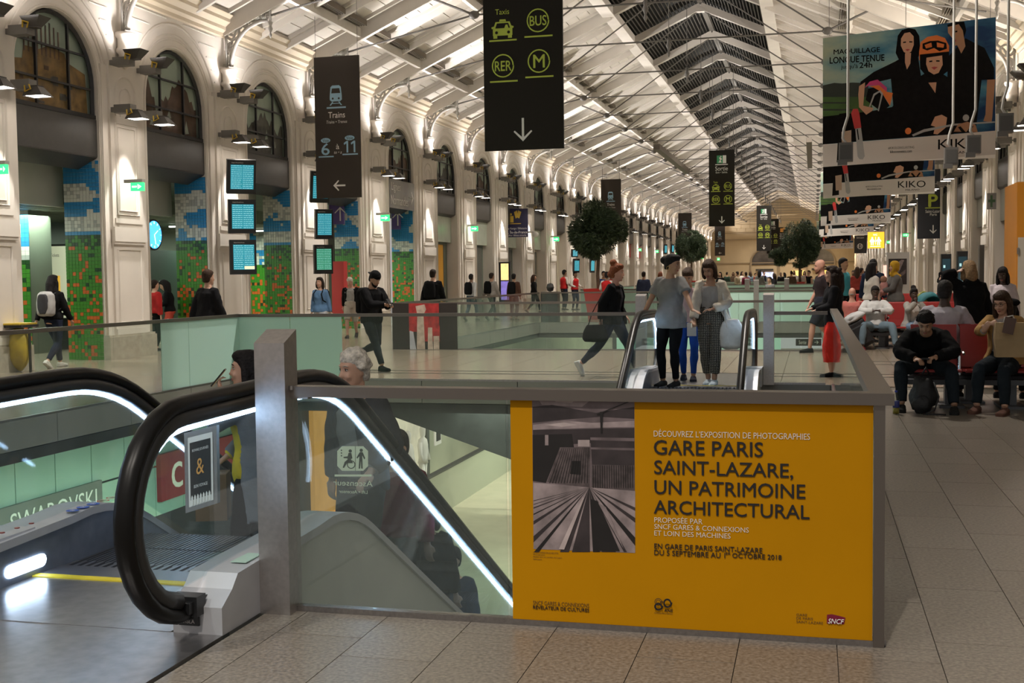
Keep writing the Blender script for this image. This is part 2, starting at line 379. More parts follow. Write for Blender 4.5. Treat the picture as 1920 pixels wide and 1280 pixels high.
# shops seen below the bridge
wr = tag(thing('wall_lower_far', None, None), kind='structure')
q = MB(); q.box(-10.1, -10.0, 22.5, 24.9, LZ, -.55); q.build('timber_panel', mat('glowing_orange_timber', (.62, .27, .04), .5, nz=(2, .2), emit=.35, ecol=(.8, .35, .06)), wr)  # shop light on the timber is put into its emission
for a, c in ((24.9, 25.1), (26.0, 26.15), (29.4, 29.6)):
    q = MB(); q.box(-10.05, -9.85, a, c, LZ, -.55); q.build('shop_pier', mat('dark_shop_frame', (.10, .11, .10), .5), wr)
q = MB(); q.box(-10.1, -10.0, 26.1, 29.4, LZ + .3, -1.0); q.build('shop_window', mat('lit_shop_window', (.35, .32, .24), .4, nz=(1.5, .6), emit=.5, ecol=(.5, .46, .34)), wr)
q = MB(); q.box(-10.1, -10.0, 29.6, 60, LZ, -.6); q.build('shop_wall', mat('pale_shop_wall', (.50, .52, .40), .4, nz=(.6, .2)), wr)
q = MB(); q.box(-8.6, -8.5, 22, 40, LZ, LZ + 1.0); tag(q.build('parapet', mat('pale_parapet', (.42, .44, .34), .4)), 'pale balustrade wall edging the lower mall walkway', 'balustrade')
q = MB(); q.box(-8.62, -8.48, 22, 40, LZ + 1.0, LZ + 1.05); q.build('handrail', FRAMEB, C.objects['parapet'])
q = MB(); q.prism([(-8.6, -.53), (-1.0, -.53), (-1.0, -3.0), (-5.2, -1.65)], lambda u, v, t: Vector((u, t, v)), 20.2, 20.35); tag(q.build('sloping_soffit', SOFF), 'black sloping soffit hanging under the bridge above the lower shops', 'soffit')
# mannequins in the lit windows
for k, (y_, m_, lb) in enumerate(((25.5, mat('orange_hoodie', (.85, .16, .03), .7), 'headless shop mannequin in an orange hooded top by the timber panel'), (27.2, WHT, 'white shop mannequin in the lit window downstairs'), (28.3, WHT, 'second white mannequin in the lit window, nearer the black pier'))):
    q = MB(); x_ = -9.6; n = 12
    q.loft([[Vector((x_ + rx * math.cos(2 * math.pi * j / n), y_ + ry * math.sin(2 * math.pi * j / n), LZ + z)) for j in range(n)] for z, rx, ry in ((.9, .13, .18), (1.05, .11, .15), (1.35, .13, .2), (1.5, .1, .18), (1.56, .05, .06), (1.62, .07, .08), (1.78, .08, .09), (1.86, .04, .04))])
    for s in (-1, 1):
        q.tube([(x_, y_ + s * .09, LZ + .92), (x_, y_ + s * .1, LZ + .5), (x_, y_ + s * .1, LZ + .05)], [.09, .06, .04]); q.tube([(x_, y_ + s * .2, LZ + 1.45), (x_ + .03, y_ + s * .26, LZ + 1.15), (x_ + .1, y_ + s * .24, LZ + .95)], [.055, .045, .035])
    tag(q.build('mannequin', m_, None, True), lb, 'mannequin')
q = MB(); q.box(-9.4, -9.36, 28.6, 29.1, -2.7, -1.9); o = tag(q.build('notice', WHT), 'small white notice with black squares standing by the lit window', 'notice')
q = MB(); q.box(-9.355, -9.35, 28.68, 29.02, -2.6, -2.35); q.box(-9.355, -9.35, 28.68, 29.02, -2.25, -2.02); q.build('black_square', BLK, o)
q = MB(); q.box(-7.6, -7.5, 16.9, 17.0, -4, -.6)
# lower far wall below bridge two, lit shop front
q = MB(); q.box(-7.5, -1.2, 46, 46.2, LZ, -.6); tag(q.build('shopfront', mat('lit_green_shopfront', (.32, .5, .36), .4, nz=(.5, .3), emit=.45, ecol=(.4, .62, .45))), 'pale green lit shopfront at the end of the lower mall', 'shopfront')
# ================================================================ ESCALATORS
def escalator(xa, xb, y0, ydir, label, newel=.9, n_bal=2, zdrop=-4.0, lean=True, led=True, cat='escalator'):
    """xa/xb handrail centres; y0 = top nose of the newel; runs along ydir and goes down"""
    root = thing('escalator', label, cat, ((xa + xb) / 2, y0, 0)); ox, oy = root.location.x, root.location.y
    W_ = abs(xb - xa)
    def L(x, s, z): return Vector((x - ox, s * ydir, z))          # s: metres from nose
    run = 2.3; R0 = 1.3; slope = math.tan(R(30)); endz = zdrop
    # handrail centre line: bottom return -> nose -> top -> knee -> slope
    cl = []
    for a in range(-90, 91, 12): cl.append((.47 - .47 * math.cos(R(a)), .58 + .47 * math.sin(R(a))))
    cl[0] = (.62, .10); cl = [(.9, .125)] + cl
    cl += [(1.2, 1.06), (1.6, 1.065)]; kx = run
    for a in range(0, 31, 5): cl.append((kx - .55 + 1.6 * math.sin(R(a)), 1.065 - 1.6 * (1 - math.cos(R(a)))))
    lx, lz = cl[-1]; dz_ = abs(endz) ; cl.append((lx + dz_ / slope, lz - dz_))
    for side, x in ((-1, xa), (1, xb)):
        s_ = 1 if x > ox else -1
        q = MB(); q.tube([L(x, s, z) for s, z in cl[1:]], .047, 10, 0, .8); 
        hr = q.build('handrail', RUB, root, True)
        inner = [(s, z) for s, z in cl[2:]]
        cm = (.55, .6)
        def off(d):
            out = []
            for i, (s, z) in enumerate(inner):
                a = inner[max(i - 1, 0)]; c = inner[min(i + 1, len(inner) - 1)]; t = Vector((c[0] - a[0], c[1] - a[1])).normalized()
                out.append((s + t.y * d, z - t.x * d))
            return out
        q = MB(); g = off(.062); q.tube([L(x, s, z) for s, z in g], .043, 8, 0, 1); q.build('handrail_guide', RUBG, root, True)
        if led:
            q = MB(); g = off(.110)[5:]; 
            for a, c in zip(g[:-1], g[1:]): q.beam(L(x, *a), L(x, *c), .026, .012, up=(1, 0, 0))
            q.build('light_strip', LEDW, root)
        # glass: fan between the guide and the deck line
        g = off(.08); deck = lambda s: .24 if s < kx + .1 else .24 - (s - kx - .1) * slope
        top = [p for p in g if p[1] >= deck(max(p[0], 0)) - .02]
        q = MB(); vs = []; cols = []
        for s, z in top: cols.append(((s, z), (max(s, .78), deck(max(s, .78)))))
        for xo in (-.006, .006):
            n0 = len(q.v)
            for a, c in cols: q.v += [tuple(L(x + xo, *a)), tuple(L(x + xo, *c))]
            for i in range(len(cols) - 1): q.f.append((n0 + 2 * i, n0 + 2 * i + 1, n0 + 2 * i + 3, n0 + 2 * i + 2)); q.m.append(0)
        q.build('glass_panel', GLE, root)
        # outer decking and cladding
        prof = [(.62, 0.0), (.62, .17), (.75, .24), (1.6, .27), (kx - .5, .285)]
        for a in range(0, 31, 6): prof.append((kx - .5 + 1.2 * math.sin(R(a)), .285 - 1.2 * (1 - math.cos(R(a)))))
        px_, pz_ = prof[-1]; prof.append((px_ + dz_ / slope, pz_ - dz_))
        q = MB()
        for a, c in zip(prof[1:-1], prof[2:]):
            A0, A1 = (x - .11 * 1, x + .15) if s_ > 0 else (x - .15, x + .11)
            vs = [L(A0, *a), L(A1, *a), L(A1, *c), L(A0, *c)]; vs += [v - Vector((0, 0, .045)) for v in vs]
            q.add(vs, [(0, 1, 2, 3), (7, 6, 5, 4), (0, 4, 5, 1), (1, 5, 6, 2), (2, 6, 7, 3), (3, 7, 4, 0)])
        q.build('deck', DECK, root)
        xo = x + s_ * .13
        q = MB()
        for a, c in zip(prof[1:-1], prof[2:]):
            q.add([L(xo, a[0], a[1] - .04), L(xo, c[0], c[1] - .04), L(xo, c[0], c[1] - 1.35), L(xo, a[0], a[1] - 1.35)], [(0, 1, 2, 3)])
        q.build('outer_cladding', SKIRT, root)
        xi = x - s_ * .10
        q = MB()
        for a, c in zip(prof[1:-1], prof[2:]):
            q.add([L(xi, a[0], a[1] - .04), L(xi, c[0], c[1] - .04), L(xi, c[0], c[1] - .5), L(xi, a[0], a[1] - .5)], [(0, 1, 2, 3)])
        q.build('inner_skirt', INNERSK, root)
        # newel base block
        q = MB(); w0, w1 = (x - .085, x + .16) if s_ > 0 else (x - .16, x + .085)
        base = [(.50, .004), (.50, .13), (.60, .19), (.66, .25), (.95, .262), (1.3, .268), (1.3, .004)]
        q.prism(base, lambda u, v, t: L(t, u, v), w0, w1); q.build('newel_base', DECK, root)
        q = MB(); q.box(x - ox - .07, x - ox + .07, min(.44 * ydir, .52 * ydir), max(.44 * ydir, .52 * ydir), .10, .19); q.box(x - ox - .055, x - ox + .055, min(.4 * ydir, .66 * ydir), max(.4 * ydir, .66 * ydir), .12, .17); q.build('handrail_inlet', FRAMEB, root)
    # landing plate, comb, steps
    a, c = min(xa, xb) + .1, max(xa, xb) - .1
    q = MB(); y_a, y_b = sorted((1.35 * ydir, (-.45) * ydir)); q.box(a - ox - .26, c - ox + .26, min(-.95 * ydir, .5 * ydir), max(-.95 * ydir, .5 * ydir), -.02, .006)
    q.box(a - ox, c - ox, min(.5 * ydir, 1.3 * ydir), max(.5 * ydir, 1.3 * ydir), -.02, .008); q.build('landing_plate', mat('landing_plate_steel', (.34, .33, .33), .28, .85, nz=(14, .15)), root)
    q = MB(); q.box(a - ox, c - ox, min(1.3 * ydir, 1.5 * ydir), max(1.3 * ydir, 1.5 * ydir), -.02, .012)
    for i in range(24):
        x = a - ox + (c - a) * (i + .25) / 24; q.box(x, x + (c - a) / 48, min(1.5 * ydir, 1.62 * ydir), max(1.5 * ydir, 1.62 * ydir), -.015, .010)
    q.build('comb_plate', mat('comb_metal', (.22, .22, .24), .35, .8), root)
    q = MB(); q.box(a - ox, c - ox, min(1.24 * ydir, 1.3 * ydir), max(1.24 * ydir, 1.3 * ydir), .008, .014); q.build('yellow_line', YEL, root)
    s = 1.62; z = 0.0; k = 0; me_ = None
    while z > zdrop + .1:
        q = MB(); zz = z; lo, hi = sorted((s * ydir, (s + .4) * ydir))
        if me_ is None:
            for i in range(44): x = a - ox + (c - a) * i / 44; q.box(x + .004, x + (c - a) / 44 - .006, min(0, .38 * ydir), max(0, .38 * ydir), -.03, .0)
            q.box(a - ox, c - ox, min(0, .4 * ydir), max(0, .4 * ydir), -.05, -.012); q.box(a - ox, c - ox, min(.37 * ydir, .4 * ydir), max(.37 * ydir, .4 * ydir), -.23, -.008)
            me_ = q.mesh('step', STEPM)
        obj('step', me_, root, (0, s * ydir, z)); s += .4; k += 1
        z -= .0 if k < 2 else (.09 if k == 2 else .2309)
    return root, L
e1, L1 = escalator(-2.73, -4.2, 4.24, 1, 'escalator going down beside the square steel post at the near end')
e2, L2 = escalator(-2.33, -.86, 18.2, -1, 'far escalator the three young women are stepping onto')
# yellow comb line, notices, controls and lights on the near escalator
q = MB(); ox, oy = e1.location.x, e1.location.y
def pill(m_, y0, y1, z0, z1, x): 
    n = 6; r = (z1 - z0) / 2; pts = [(y0 + r - r * math.cos(R(-90 + 180 * i / n)), (z0 + z1) / 2 + r * math.sin(R(-90 + 180 * i / n))) for i in range(n + 1)] + [(y1 - r + r * math.cos(R(90 - 180 * i / n)), (z0 + z1) / 2 + r * math.sin(R(90 - 180 * i / n))) for i in range(n + 1)]
    m_.prism(pts, lambda u, v, t: Vector((t, u, v)), x, x + .012)
pill(q, 1.02, 1.36, .045, .115, -4.105 - ox - .001); q.build('skirt_light', LEDW, e1)
q = MB(); 
BL = mat('blue_pictogram', (.02, .09, .50), .4); RD = mat('red_pictogram', (.55, .03, .04), .4)
for k in range(5):
    y0 = .94 + .1 * k + .72; c = Vector((-4.13 - ox, y0, .2835 + .0)); n = 16
    ringm = 0 if k < 3 else 1
    if k < 3: q.add([c + Vector((.038 * math.cos(2 * math.pi * i / n), .038 * math.sin(2 * math.pi * i / n), .004)) for i in range(n)], [tuple(range(n))], 0)
    else:
        for i in range(n):
            a0, a1 = 2 * math.pi * i / n, 2 * math.pi * (i + 1) / n
            q.add([c + Vector((r * math.cos(t), r * math.sin(t), .004)) for r, t in ((.038, a0), (.038, a1), (.030, a1), (.030, a0))], [(0, 1, 2, 3)], 1)
        q.add([c + Vector(p) for p in ((-.026, -.026, .004), (-.021, -.03, .004), (.026, .026, .004), (.021, .03, .004))], [(0, 1, 2, 3)], 1)
    mi = 2 if k < 3 else 3
    q.add([c + Vector(p) for p in ((-.014, -.012, .005), (-.004, -.012, .005), (.002, .012, .005), (-.006, .016, .005))], [(0, 1, 2, 3)], mi)
    q.add([c + Vector(p) for p in ((.006, -.018, .005), (.012, -.018, .005), (.014, .01, .005), (.008, .012, .005))], [(0, 1, 2, 3)], mi)
q.build('safety_stickers', [BL, RD, WHT, BLK], e1, fix=False)
q = MB()
for k in range(3): q.lathe([(.0, .287), (.014, .287), (.014, .292), (.0, .292)], (-4.13 - ox, 1.05 + .12 * k, 0), 10)
q.build('push_button', mat('dark_red_button', (.2, .02, .02), .3), e1)
q = MB(); q.box(-2.78 - ox, -2.68 - ox, .488, .499, .045, .085); mk = q.build('maker_plate', FRAMEB, e1)
text('TiSLA', (-2.76 - ox, -2.70 - ox, .056, .074), .486, STEELB, e1)
q = MB(); q.box(-2.68 - ox, -2.60 - ox, .80, .98, .262, .266); q.build('sticker', mat('pale_green_sticker', (.45, .62, .52), .4), e1)
# poster holder fixed inside the glass of the near escalator
h = thing('framed_notice', 'small framed black notice with an orange ampersand on the far escalator glass', 'notice', (-4.16, 6.22, .4))
h.location = (P(375, 965, Y=5.9)); hx, hy, hz = h.location
A = [P(345, 812, Y=5.9), P(406, 797, Y=5.9), P(408, 943, Y=5.9), P(348, 962, Y=5.9)]
A = [a - h.location for a in A]
def quadM(o, u, v): return o
q = MB(); vs = A + [a + Vector((0, .03, 0)) for a in A]
q.add(vs, [(0, 1, 2, 3), (7, 6, 5, 4), (0, 4, 5, 1), (1, 5, 6, 2), (2, 6, 7, 3), (3, 7, 4, 0)]); q.build('frame', STEELB, h)
def bil(u, v, d): 
    t = A[0].lerp(A[1], u); bt = A[3].lerp(A[2], u); return t.lerp(bt, v) + Vector((0, -d, 0))
q = MB(); q.poly([bil(.12, .07, .003), bil(.88, .07, .003), bil(.88, .94, .003), bil(.12, .94, .003)], 0); q.poly([bil(.18, .14, .005), bil(.82, .14, .005), bil(.82, .86, .005), bil(.18, .86, .005)], 1)
for i in range(7): q.poly([bil(.2 + .09 * i, .93, .006), bil(.26 + .09 * i, .93, .006), bil(.26 + .09 * i, .83, .006), bil(.23 + .09 * i, .80, .006), bil(.2 + .09 * i, .83, .006)], 0)
q.build('sheet', [WHT, BLK], h, fix=False)
def fm(u0, u1, v0, v1): 
    o_ = bil(u0, v1, .008); return Matrix.Translation(o_) @ Matrix(((bil(u1, v1, .008) - o_)[:] + (0,), (bil(u0, v0, .008) - o_)[:] + (0,), (0, -1, 0, 0), (0, 0, 0, 1))).transposed()
def boxm(o_, ux, uy): m_ = Matrix.Identity(4); m_.col[0] = (*ux, 0); m_.col[1] = (*uy, 0); m_.col[2] = (0, -1, 0, 0); m_.col[3] = (*o_, 1); return m_
def bt(s, u0, u1, v0, v1, m_, par, fn, **k):
    o_ = fn(u0, v1, .008); return text(s, (0, 1, 0, 1), 0, m_, par, face=boxm(o_, fn(u1, v1, .008) - o_, fn(u0, v0, .008) - o_), **k)
bt('BONNE JOURNÉE', .26, .76, .22, .27, WHT, h, bil); bt('&', .38, .62, .36, .56, mat('orange_print', (.75, .36, .08), .5), h, bil); bt('BON VOYAGE', .3, .72, .68, .72, WHT, h, bil)
# ================================================================ GLASS BARRIERS
def barrier(label, pts, h_=1.05, joints=None, frost=(), capw=.06, group=None, cat='barrier', posts=(), panel=1.25):
    root = thing('glass_barrier', label, cat, (pts[0][0], pts[0][1], 0), 0, group); o = Vector((pts[0][0], pts[0][1], 0))
    for si, (a, c) in enumerate(zip(pts[:-1], pts[1:])):
        a = Vector((*a, 0)) - o; c = Vector((*c, 0)) - o; L = (c - a).length; d = (c - a) / L
        q = MB(); e_ = Vector((0, 0, h_ - .025 - .001 * si)); q.beam(a + e_ - d * (capw / 2 - .003 * si), c + e_ + d * (capw / 2 - .003 * si), capw, .05); q.build('handrail', RAIL, root)
        q = MB(); q.beam(a + Vector((0, 0, .012)), c + Vector((0, 0, .012)), .05, .03); q.build('base_channel', STEEL, root)
        js = [0] + list(joints[si] if joints and joints[si] is not None else [L * i / max(1, round(L / panel)) for i in range(1, max(1, round(L / panel)))]) + [L]
        for k, (u, v) in enumerate(zip(js[:-1], js[1:])):
            q = MB(); q.beam(a + d * (u + .006) + Vector((0, 0, h_ / 2)), a + d * (v - .006) + Vector((0, 0, h_ / 2)), .014, h_ - .06)
            q.build('glass_panel', FROST if (si, k) in frost else GL, root)
    for x, y, hh, ww in posts:
        q = MB(); q.box(x - o.x - ww / 2, x - o.x + ww / 2, y - ww / 2, y + ww / 2, 0, hh)
        q = MB(); ww2 = ww / 2; X0, Y0 = x - o.x, y - o.y
        q.add([(X0 + i * ww2, Y0 + j * ww2, z_) for i, j, z_ in ((-1, -1, 0), (1, -1, 0), (1, 1, 0), (-1, 1, 0), (-1, -1, hh - .03), (1, -1, hh - .03), (1, 1, hh), (-1, 1, hh))], [(0, 1, 2, 3), (4, 5, 6, 7), (0, 1, 5, 4), (1, 2, 6, 5), (2, 3, 7, 6), (3, 0, 4, 7)])
        q.build('post', STEELB, root)
    return root
FY = 5.215
nb = barrier('near glass barrier with a brushed steel post and bronze rail carrying the yellow poster', [(-2.45, FY), (.28, FY), (.28, 17.3)], 1.09, [[1.09], [2.0, 4.0, 6.0, 8.0, 10.0, 11.2]], capw=.10)
q = MB(); q.add([(i, j, z_) for i, j, z_ in ((-.12, -.07, 0), (.035, -.07, 0), (.035, .07, 0), (-.12, .07, 0), (-.12, -.07, 1.30), (.035, -.07, 1.30), (.035, .07, 1.36), (-.12, .07, 1.36))], [(0, 1, 2, 3), (4, 5, 6, 7), (0, 1, 5, 4), (1, 2, 6, 5), (2, 3, 7, 6), (3, 0, 4, 7)]); q.build('post', STEELB, nb, loc=(0, -.03, 0))
q = MB(); q.box(2.70, 2.745, -.03, .03, 0, 1.05); q.build('corner_post', RAIL, nb)
q = MB(); q.box(.03, .12, -.03, .02, 1.03, 1.07); q.lathe([(.0, 0), (.012, 0), (.012, .02), (.0, .02)], (.045, -.05, 1.075), 8); q.build('rail_bracket', STEEL, nb)
fl = barrier('long barrier on the far left side of the near opening with frosted end panels', [(-9.0, 6.2), (-9.0, 17.4), (-2.5, 17.4)], 1.05, [[2.0, 4.0, 6.1, 7.66, 8.84, 9.6], [.9, 1.79, 2.97, 4.54, 6.1]], frost={(0, 5), (0, 6), (1, 0), (1, 1)}, capw=.055, posts=[(-2.46, 17.35, 1.32, .15)])
fr = barrier('short barrier with a steel post right of the far escalator', [(-.62, 17.4), (.17, 17.4)], 1.05, [[.45]], capw=.055, posts=[(-.62, 17.35, 1.32, .15)])
barrier('barrier round the second opening with frosted far panels', [(-9.1, 39.4), (-9.1, 24.9), (.28, 24.9), (.28, 39.4)], 1.05, None, capw=.05)
barrier('frosted barrier on the far side of the second opening', [(-9.0, 39.4), (.28, 39.4)], 1.05, None, frost={(0, k) for k in range(4, 9)}, capw=.05, posts=[(-1.8, 39.3, 1.4, .16)])
for k, (x0, x1, y0, y1) in enumerate(VO[2:]):
    barrier('distant frosted barrier around the %s opening down the hall' % ORD(k + 2), [(x0, y1), (x0, y0), (x1, y0), (x1, y1)], 1.05, [[3, 7, 11], [2.3, 4.6, 7.0], [3, 7, 11]], frost={(i, j) for i in range(3) for j in range(4)}, capw=.05, posts=[(-2.5, y0, 1.4, .18), (-1.0, y0, 1.4, .18)])
    barrier('distant frosted barrier closing the far side of the %s opening' % ORD(k + 2), [(x0 + .1, y1), (x1, y1)], 1.05, [[2.3, 4.6, 7.0]], frost={(0, j) for j in range(4)}, capw=.05)
# ================================================================ WALLS
wallL = tag(thing('wall_left', None, None), kind='structure'); wallR = tag(thing('wall_right', None, None), kind='structure')
ZS, AW, WT = 5.5, 1.30, 8.0
def arcpts(r, n=18, z0=ZS): return [(-r * math.cos(math.pi * i / n), z0 + r * math.sin(math.pi * i / n)) for i in range(n + 1)]
_bay = {}
def bay_meshes(L):
    L = round(L, 1)
    if L in _bay: return _bay[L]
    q = MB(); h = L / 2; V = lambda u, z, x=0: (x, u, z)
    for s in (-1, 1):
        lo, hi = (-h, -AW) if s < 0 else (AW, h)
        q.add([V(lo, 0), V(hi, 0), V(hi, ZS), V(lo, ZS)], [(0, 1, 2, 3)])
        q.add([V(s * AW, 0), V(s * AW, ZS), V(s * AW, ZS, -.5), V(s * AW, 0, -.5)], [(0, 1, 2, 3)])
    ar = arcpts(AW, 20); out = []
    for u, z in ar:
        d = (u, z - ZS); k = min([t for t in ((h / abs(d[0])) if abs(d[0]) > 1e-6 else 99, ((WT - ZS) / d[1]) if d[1] > 1e-6 else 99)]); out.append((d[0] * k, ZS + d[1] * k))
    for i in range(20):
        q.add([V(*ar[i]), V(*ar[i + 1]), V(*out[i + 1]), V(*out[i])], [(0, 1, 2, 3)])
        q.add([V(*ar[i]), V(*ar[i + 1]), V(*ar[i + 1], -.5), V(*ar[i], -.5)], [(0, 1, 2, 3)])
        a, c = out[i], out[i + 1]
        if abs(a[0]) >= h - 1e-3 and c[1] >= WT - 1e-3 and a[1] < WT - 1e-3: q.add([V(*a), V(*c), V(a[0], WT)], [(0, 1, 2)])
        if abs(c[0]) >= h - 1e-3 and a[1] >= WT - 1e-3 and c[1] < WT - 1e-3: q.add([V(*a), V(*c), V(c[0], WT)], [(0, 1, 2)])
    wall = q.mesh('wall_bay', STONE, fix=False)
    q = MB()
    for r, t in ((AW + .05, .035), (AW + .24, .03), (AW + .33, .022), (AW + .56, .035)):
        pts = arcpts(r, 20); base = .5 if r < AW + .3 else ZS - .2
        if r > h - .05: continue
        q.tube([V(-r, base)] + [V(*p) for p in pts] + [V(r, base)], t, 5)
    mo = q.mesh('moulding', STONE, True)
    q = MB(); GR = AW + .66
    for z in (6.35, 6.62, 6.89, 7.16, 7.43):
        e = math.sqrt(max(0, GR * GR - (z - ZS) ** 2)) if z - ZS < GR else 0
        for s in (-1, 1):
            lo, hi = sorted((s * (e + .02), s * (h - .42)))
            if hi > lo: q.box(0, .018, lo, hi, z, z + .022)
    fi = q.mesh('fillet', mat('fillet_paint', (.88, .86, .80), .5))
    q = MB()
    q.tube([V(-AW + .04, 4.9, -.12)] + [V(u, z, -.12) for u, z in arcpts(AW - .04, 20)] + [V(AW - .04, 4.9, -.12)], .05, 4); q.box(-.17, -.07, -AW, AW, 4.87, 4.95)
    fr = q.mesh('frame', FRAMEB)
    q = MB()
    for u in (-.5, .5): q.box(-.15, -.10, u - .022, u + .022, 4.9, ZS + math.sqrt(AW * AW - u * u) - .03)
    for z in (5.45, 6.1):
        e = math.sqrt(max(.01, (AW - .03) ** 2 - max(0, z - ZS) ** 2)); q.box(-.15, -.10, -e, e, z - .02, z + .02)
    gb = q.mesh('glazing_bar', FRAMEB)
    q = MB(); q.box(-.16, -.06, -AW, AW, 4.12, 4.86); sp = q.mesh('spandrel_panel', DARKP)
    q = MB(); q.add([V(-AW, 4.1, -.07), V(AW, 4.1, -.07), V(AW, 3.88, -.5), V(-AW, 3.88, -.5), V(-AW, 4.14, -.07), V(AW, 4.14, -.07), V(AW, 4.14, -.5), V(-AW, 4.14, -.5)], [(0, 1, 2, 3), (4, 5, 6, 7), (0, 1, 5, 4), (2, 3, 7, 6), (0, 3, 7, 4), (1, 2, 6, 5)]); so_ = q.mesh('soffit', DARKP)
    q = MB(); q.add([V(-AW, 4.9, -.2)] + [V(u, z, -.2) for u, z in arcpts(AW, 20)] + [V(AW, 4.9, -.2)], [tuple(range(23))]); pa = q.mesh('pane', mat('night_window_glass', (.34, .40, .34), .5, nz=(.6, .2)), fix=False)
    q = MB(); q.add([V(-AW, 4.9, -.17)] + [V(u, z, -.17) for u, z in arcpts(AW, 20)] + [V(AW, 4.9, -.17)], [tuple(range(23))]); pg = q.mesh('glass', glass('window_glass', (.95, .97, .95), .25), fix=False)
    _bay[L] = (wall, mo, fi, fr, gb, sp, so_, pa, pg); return _bay[L]
BROWN = mat('printed_brown', (.085, .045, .028), .6, nz=(5, .5)); OCH = mat('printed_ochre', (.20, .115, .035), .6, nz=(5, .45)); DKG = mat('printed_grey', (.07, .065, .055), .6, nz=(6, .5))
def silhouette(seed, kind):
    r_ = random.Random(seed); q = MB()
    def zmax(u): return ZS + math.sqrt(max(0, (AW - .05) ** 2 - u * u))
    if kind == 0:   # town with chimneys
        pts = [(-1.2, 4.9), (-1.2, 5.7), (-.8, 5.75), (-.75, 6.0), (-.3, 6.0), (.0, 6.12), (.5, 6.05), (.55, 5.9), (1.15, 5.75), (1.2, 4.9)]
        q.poly([(-.19, u, min(z, zmax(u))) for u, z in pts], 1)
        for i in range(9): u = -.75 + i * .13; q.box(-.192, -.188, u, u + .04, 5.9, min(6.55 - abs(i - 6) * .06, zmax(u) - .08), 0)
        for i in range(14): u = r_.uniform(-1.1, .9); z = r_.uniform(4.95, 5.7); q.box(-.186, -.184, u, u + r_.uniform(.06, .3), z, z + r_.uniform(.04, .2), r_.choice((0, 2)))
    else:
        n = 26; pts = [(-1.2, 4.9)]
        u = -1.2; z = 5.5
        for i in range(n):
            u = -1.2 + 2.4 * i / (n - 1); t = i / (n - 1)
            z = (5.05 if .25 < t < .36 else 5.6 + .55 * math.exp(-((t - .7) / .2) ** 2) + .5 * math.exp(-((t - .13) / .06) ** 2)) + r_.uniform(-.12, .12) if kind == 1 else 5.5 + .5 * abs(math.sin(seed + t * 5)) + r_.uniform(-.14, .14)
            pts.append((u, min(z, zmax(u) - .04)))
        pts.append((1.2, 4.9)); q.poly([(-.19, u, z) for u, z in pts], 0 if seed % 3 else 2)
        for i in range(10): u = r_.uniform(-1, .8); z = r_.uniform(4.95, 5.4); q.poly([(-.186, u, z), (-.186, u + r_.uniform(.1, .3), z + .03), (-.186, u + .12, z + r_.uniform(.1, .35))], r_.choice((2, 3)))
    return q.mesh('printed_view', [BROWN, OCH, DKG, mat('printed_pale', (.32, .36, .31), .5)], fix=False)
PH = .86
def pier_parts():
    out = []
    q = MB(); q.box(0, .16, -PH - .02, PH + .02, 0, .46); q.box(0, .13, -PH, PH, .46, .5); out.append(('plinth', q.mesh('plinth', STONE2)))
    q = MB(); q.box(0, .10, -.56, .56, .5, 6.1); q.box(0, .05, -PH + .1, PH - .1, .5, 6.0)
    q.box(.1, .16, -.6, .6, 2.42, 2.72); q.box(.1, .13, -.56, .56, .5, .62); q.box(.1, .14, -.58, .58, 2.36, 2.42)
    for lo, hi, w_ in ((.75, 2.25, .42), (2.98, 4.85, .40), (3.06, 4.77, .32)):
        q.tube([(.105, -w_, lo), (.105, -w_, hi), (.105, w_, hi), (.105, w_, lo)], .022, 4, closed=True)
    q.box(.1, .13, -.5, .5, 2.80, 2.90)
    q.tube([(.105, -.38, 5.0), (.105, -.38, 5.45)] + [(.105, -.38 * math.cos(math.pi * i / 10), 5.45 + .38 * math.sin(math.pi * i / 10)) for i in range(1, 10)] + [(.105, .38, 5.45), (.105, .38, 5.0)], .022, 4)
    q.tube([(.105, -.2, 5.0), (.105, -.2, 5.4)] + [(.105, -.2 * math.cos(math.pi * i / 10), 5.4 + .2 * math.sin(math.pi * i / 10)) for i in range(1, 10)] + [(.105, .2, 5.4), (.105, .2, 5.0)], .015, 4)
    out.append(('pilaster', q.mesh('pilaster', STONE)))
    q = MB(); q.lathe([(.02, 6.0), (.12, 6.08), (.15, 6.14), (.14, 6.3), (.19, 6.34), (.19, 6.4), (.15, 6.44), (.16, 6.62), (.21, 6.68), (.21, 6.74), (.02, 6.76)], (.14, 0, 0), 14); out.append(('capital', q.mesh('capital', STONE, True)))
    return out
PPARTS = pier_parts()
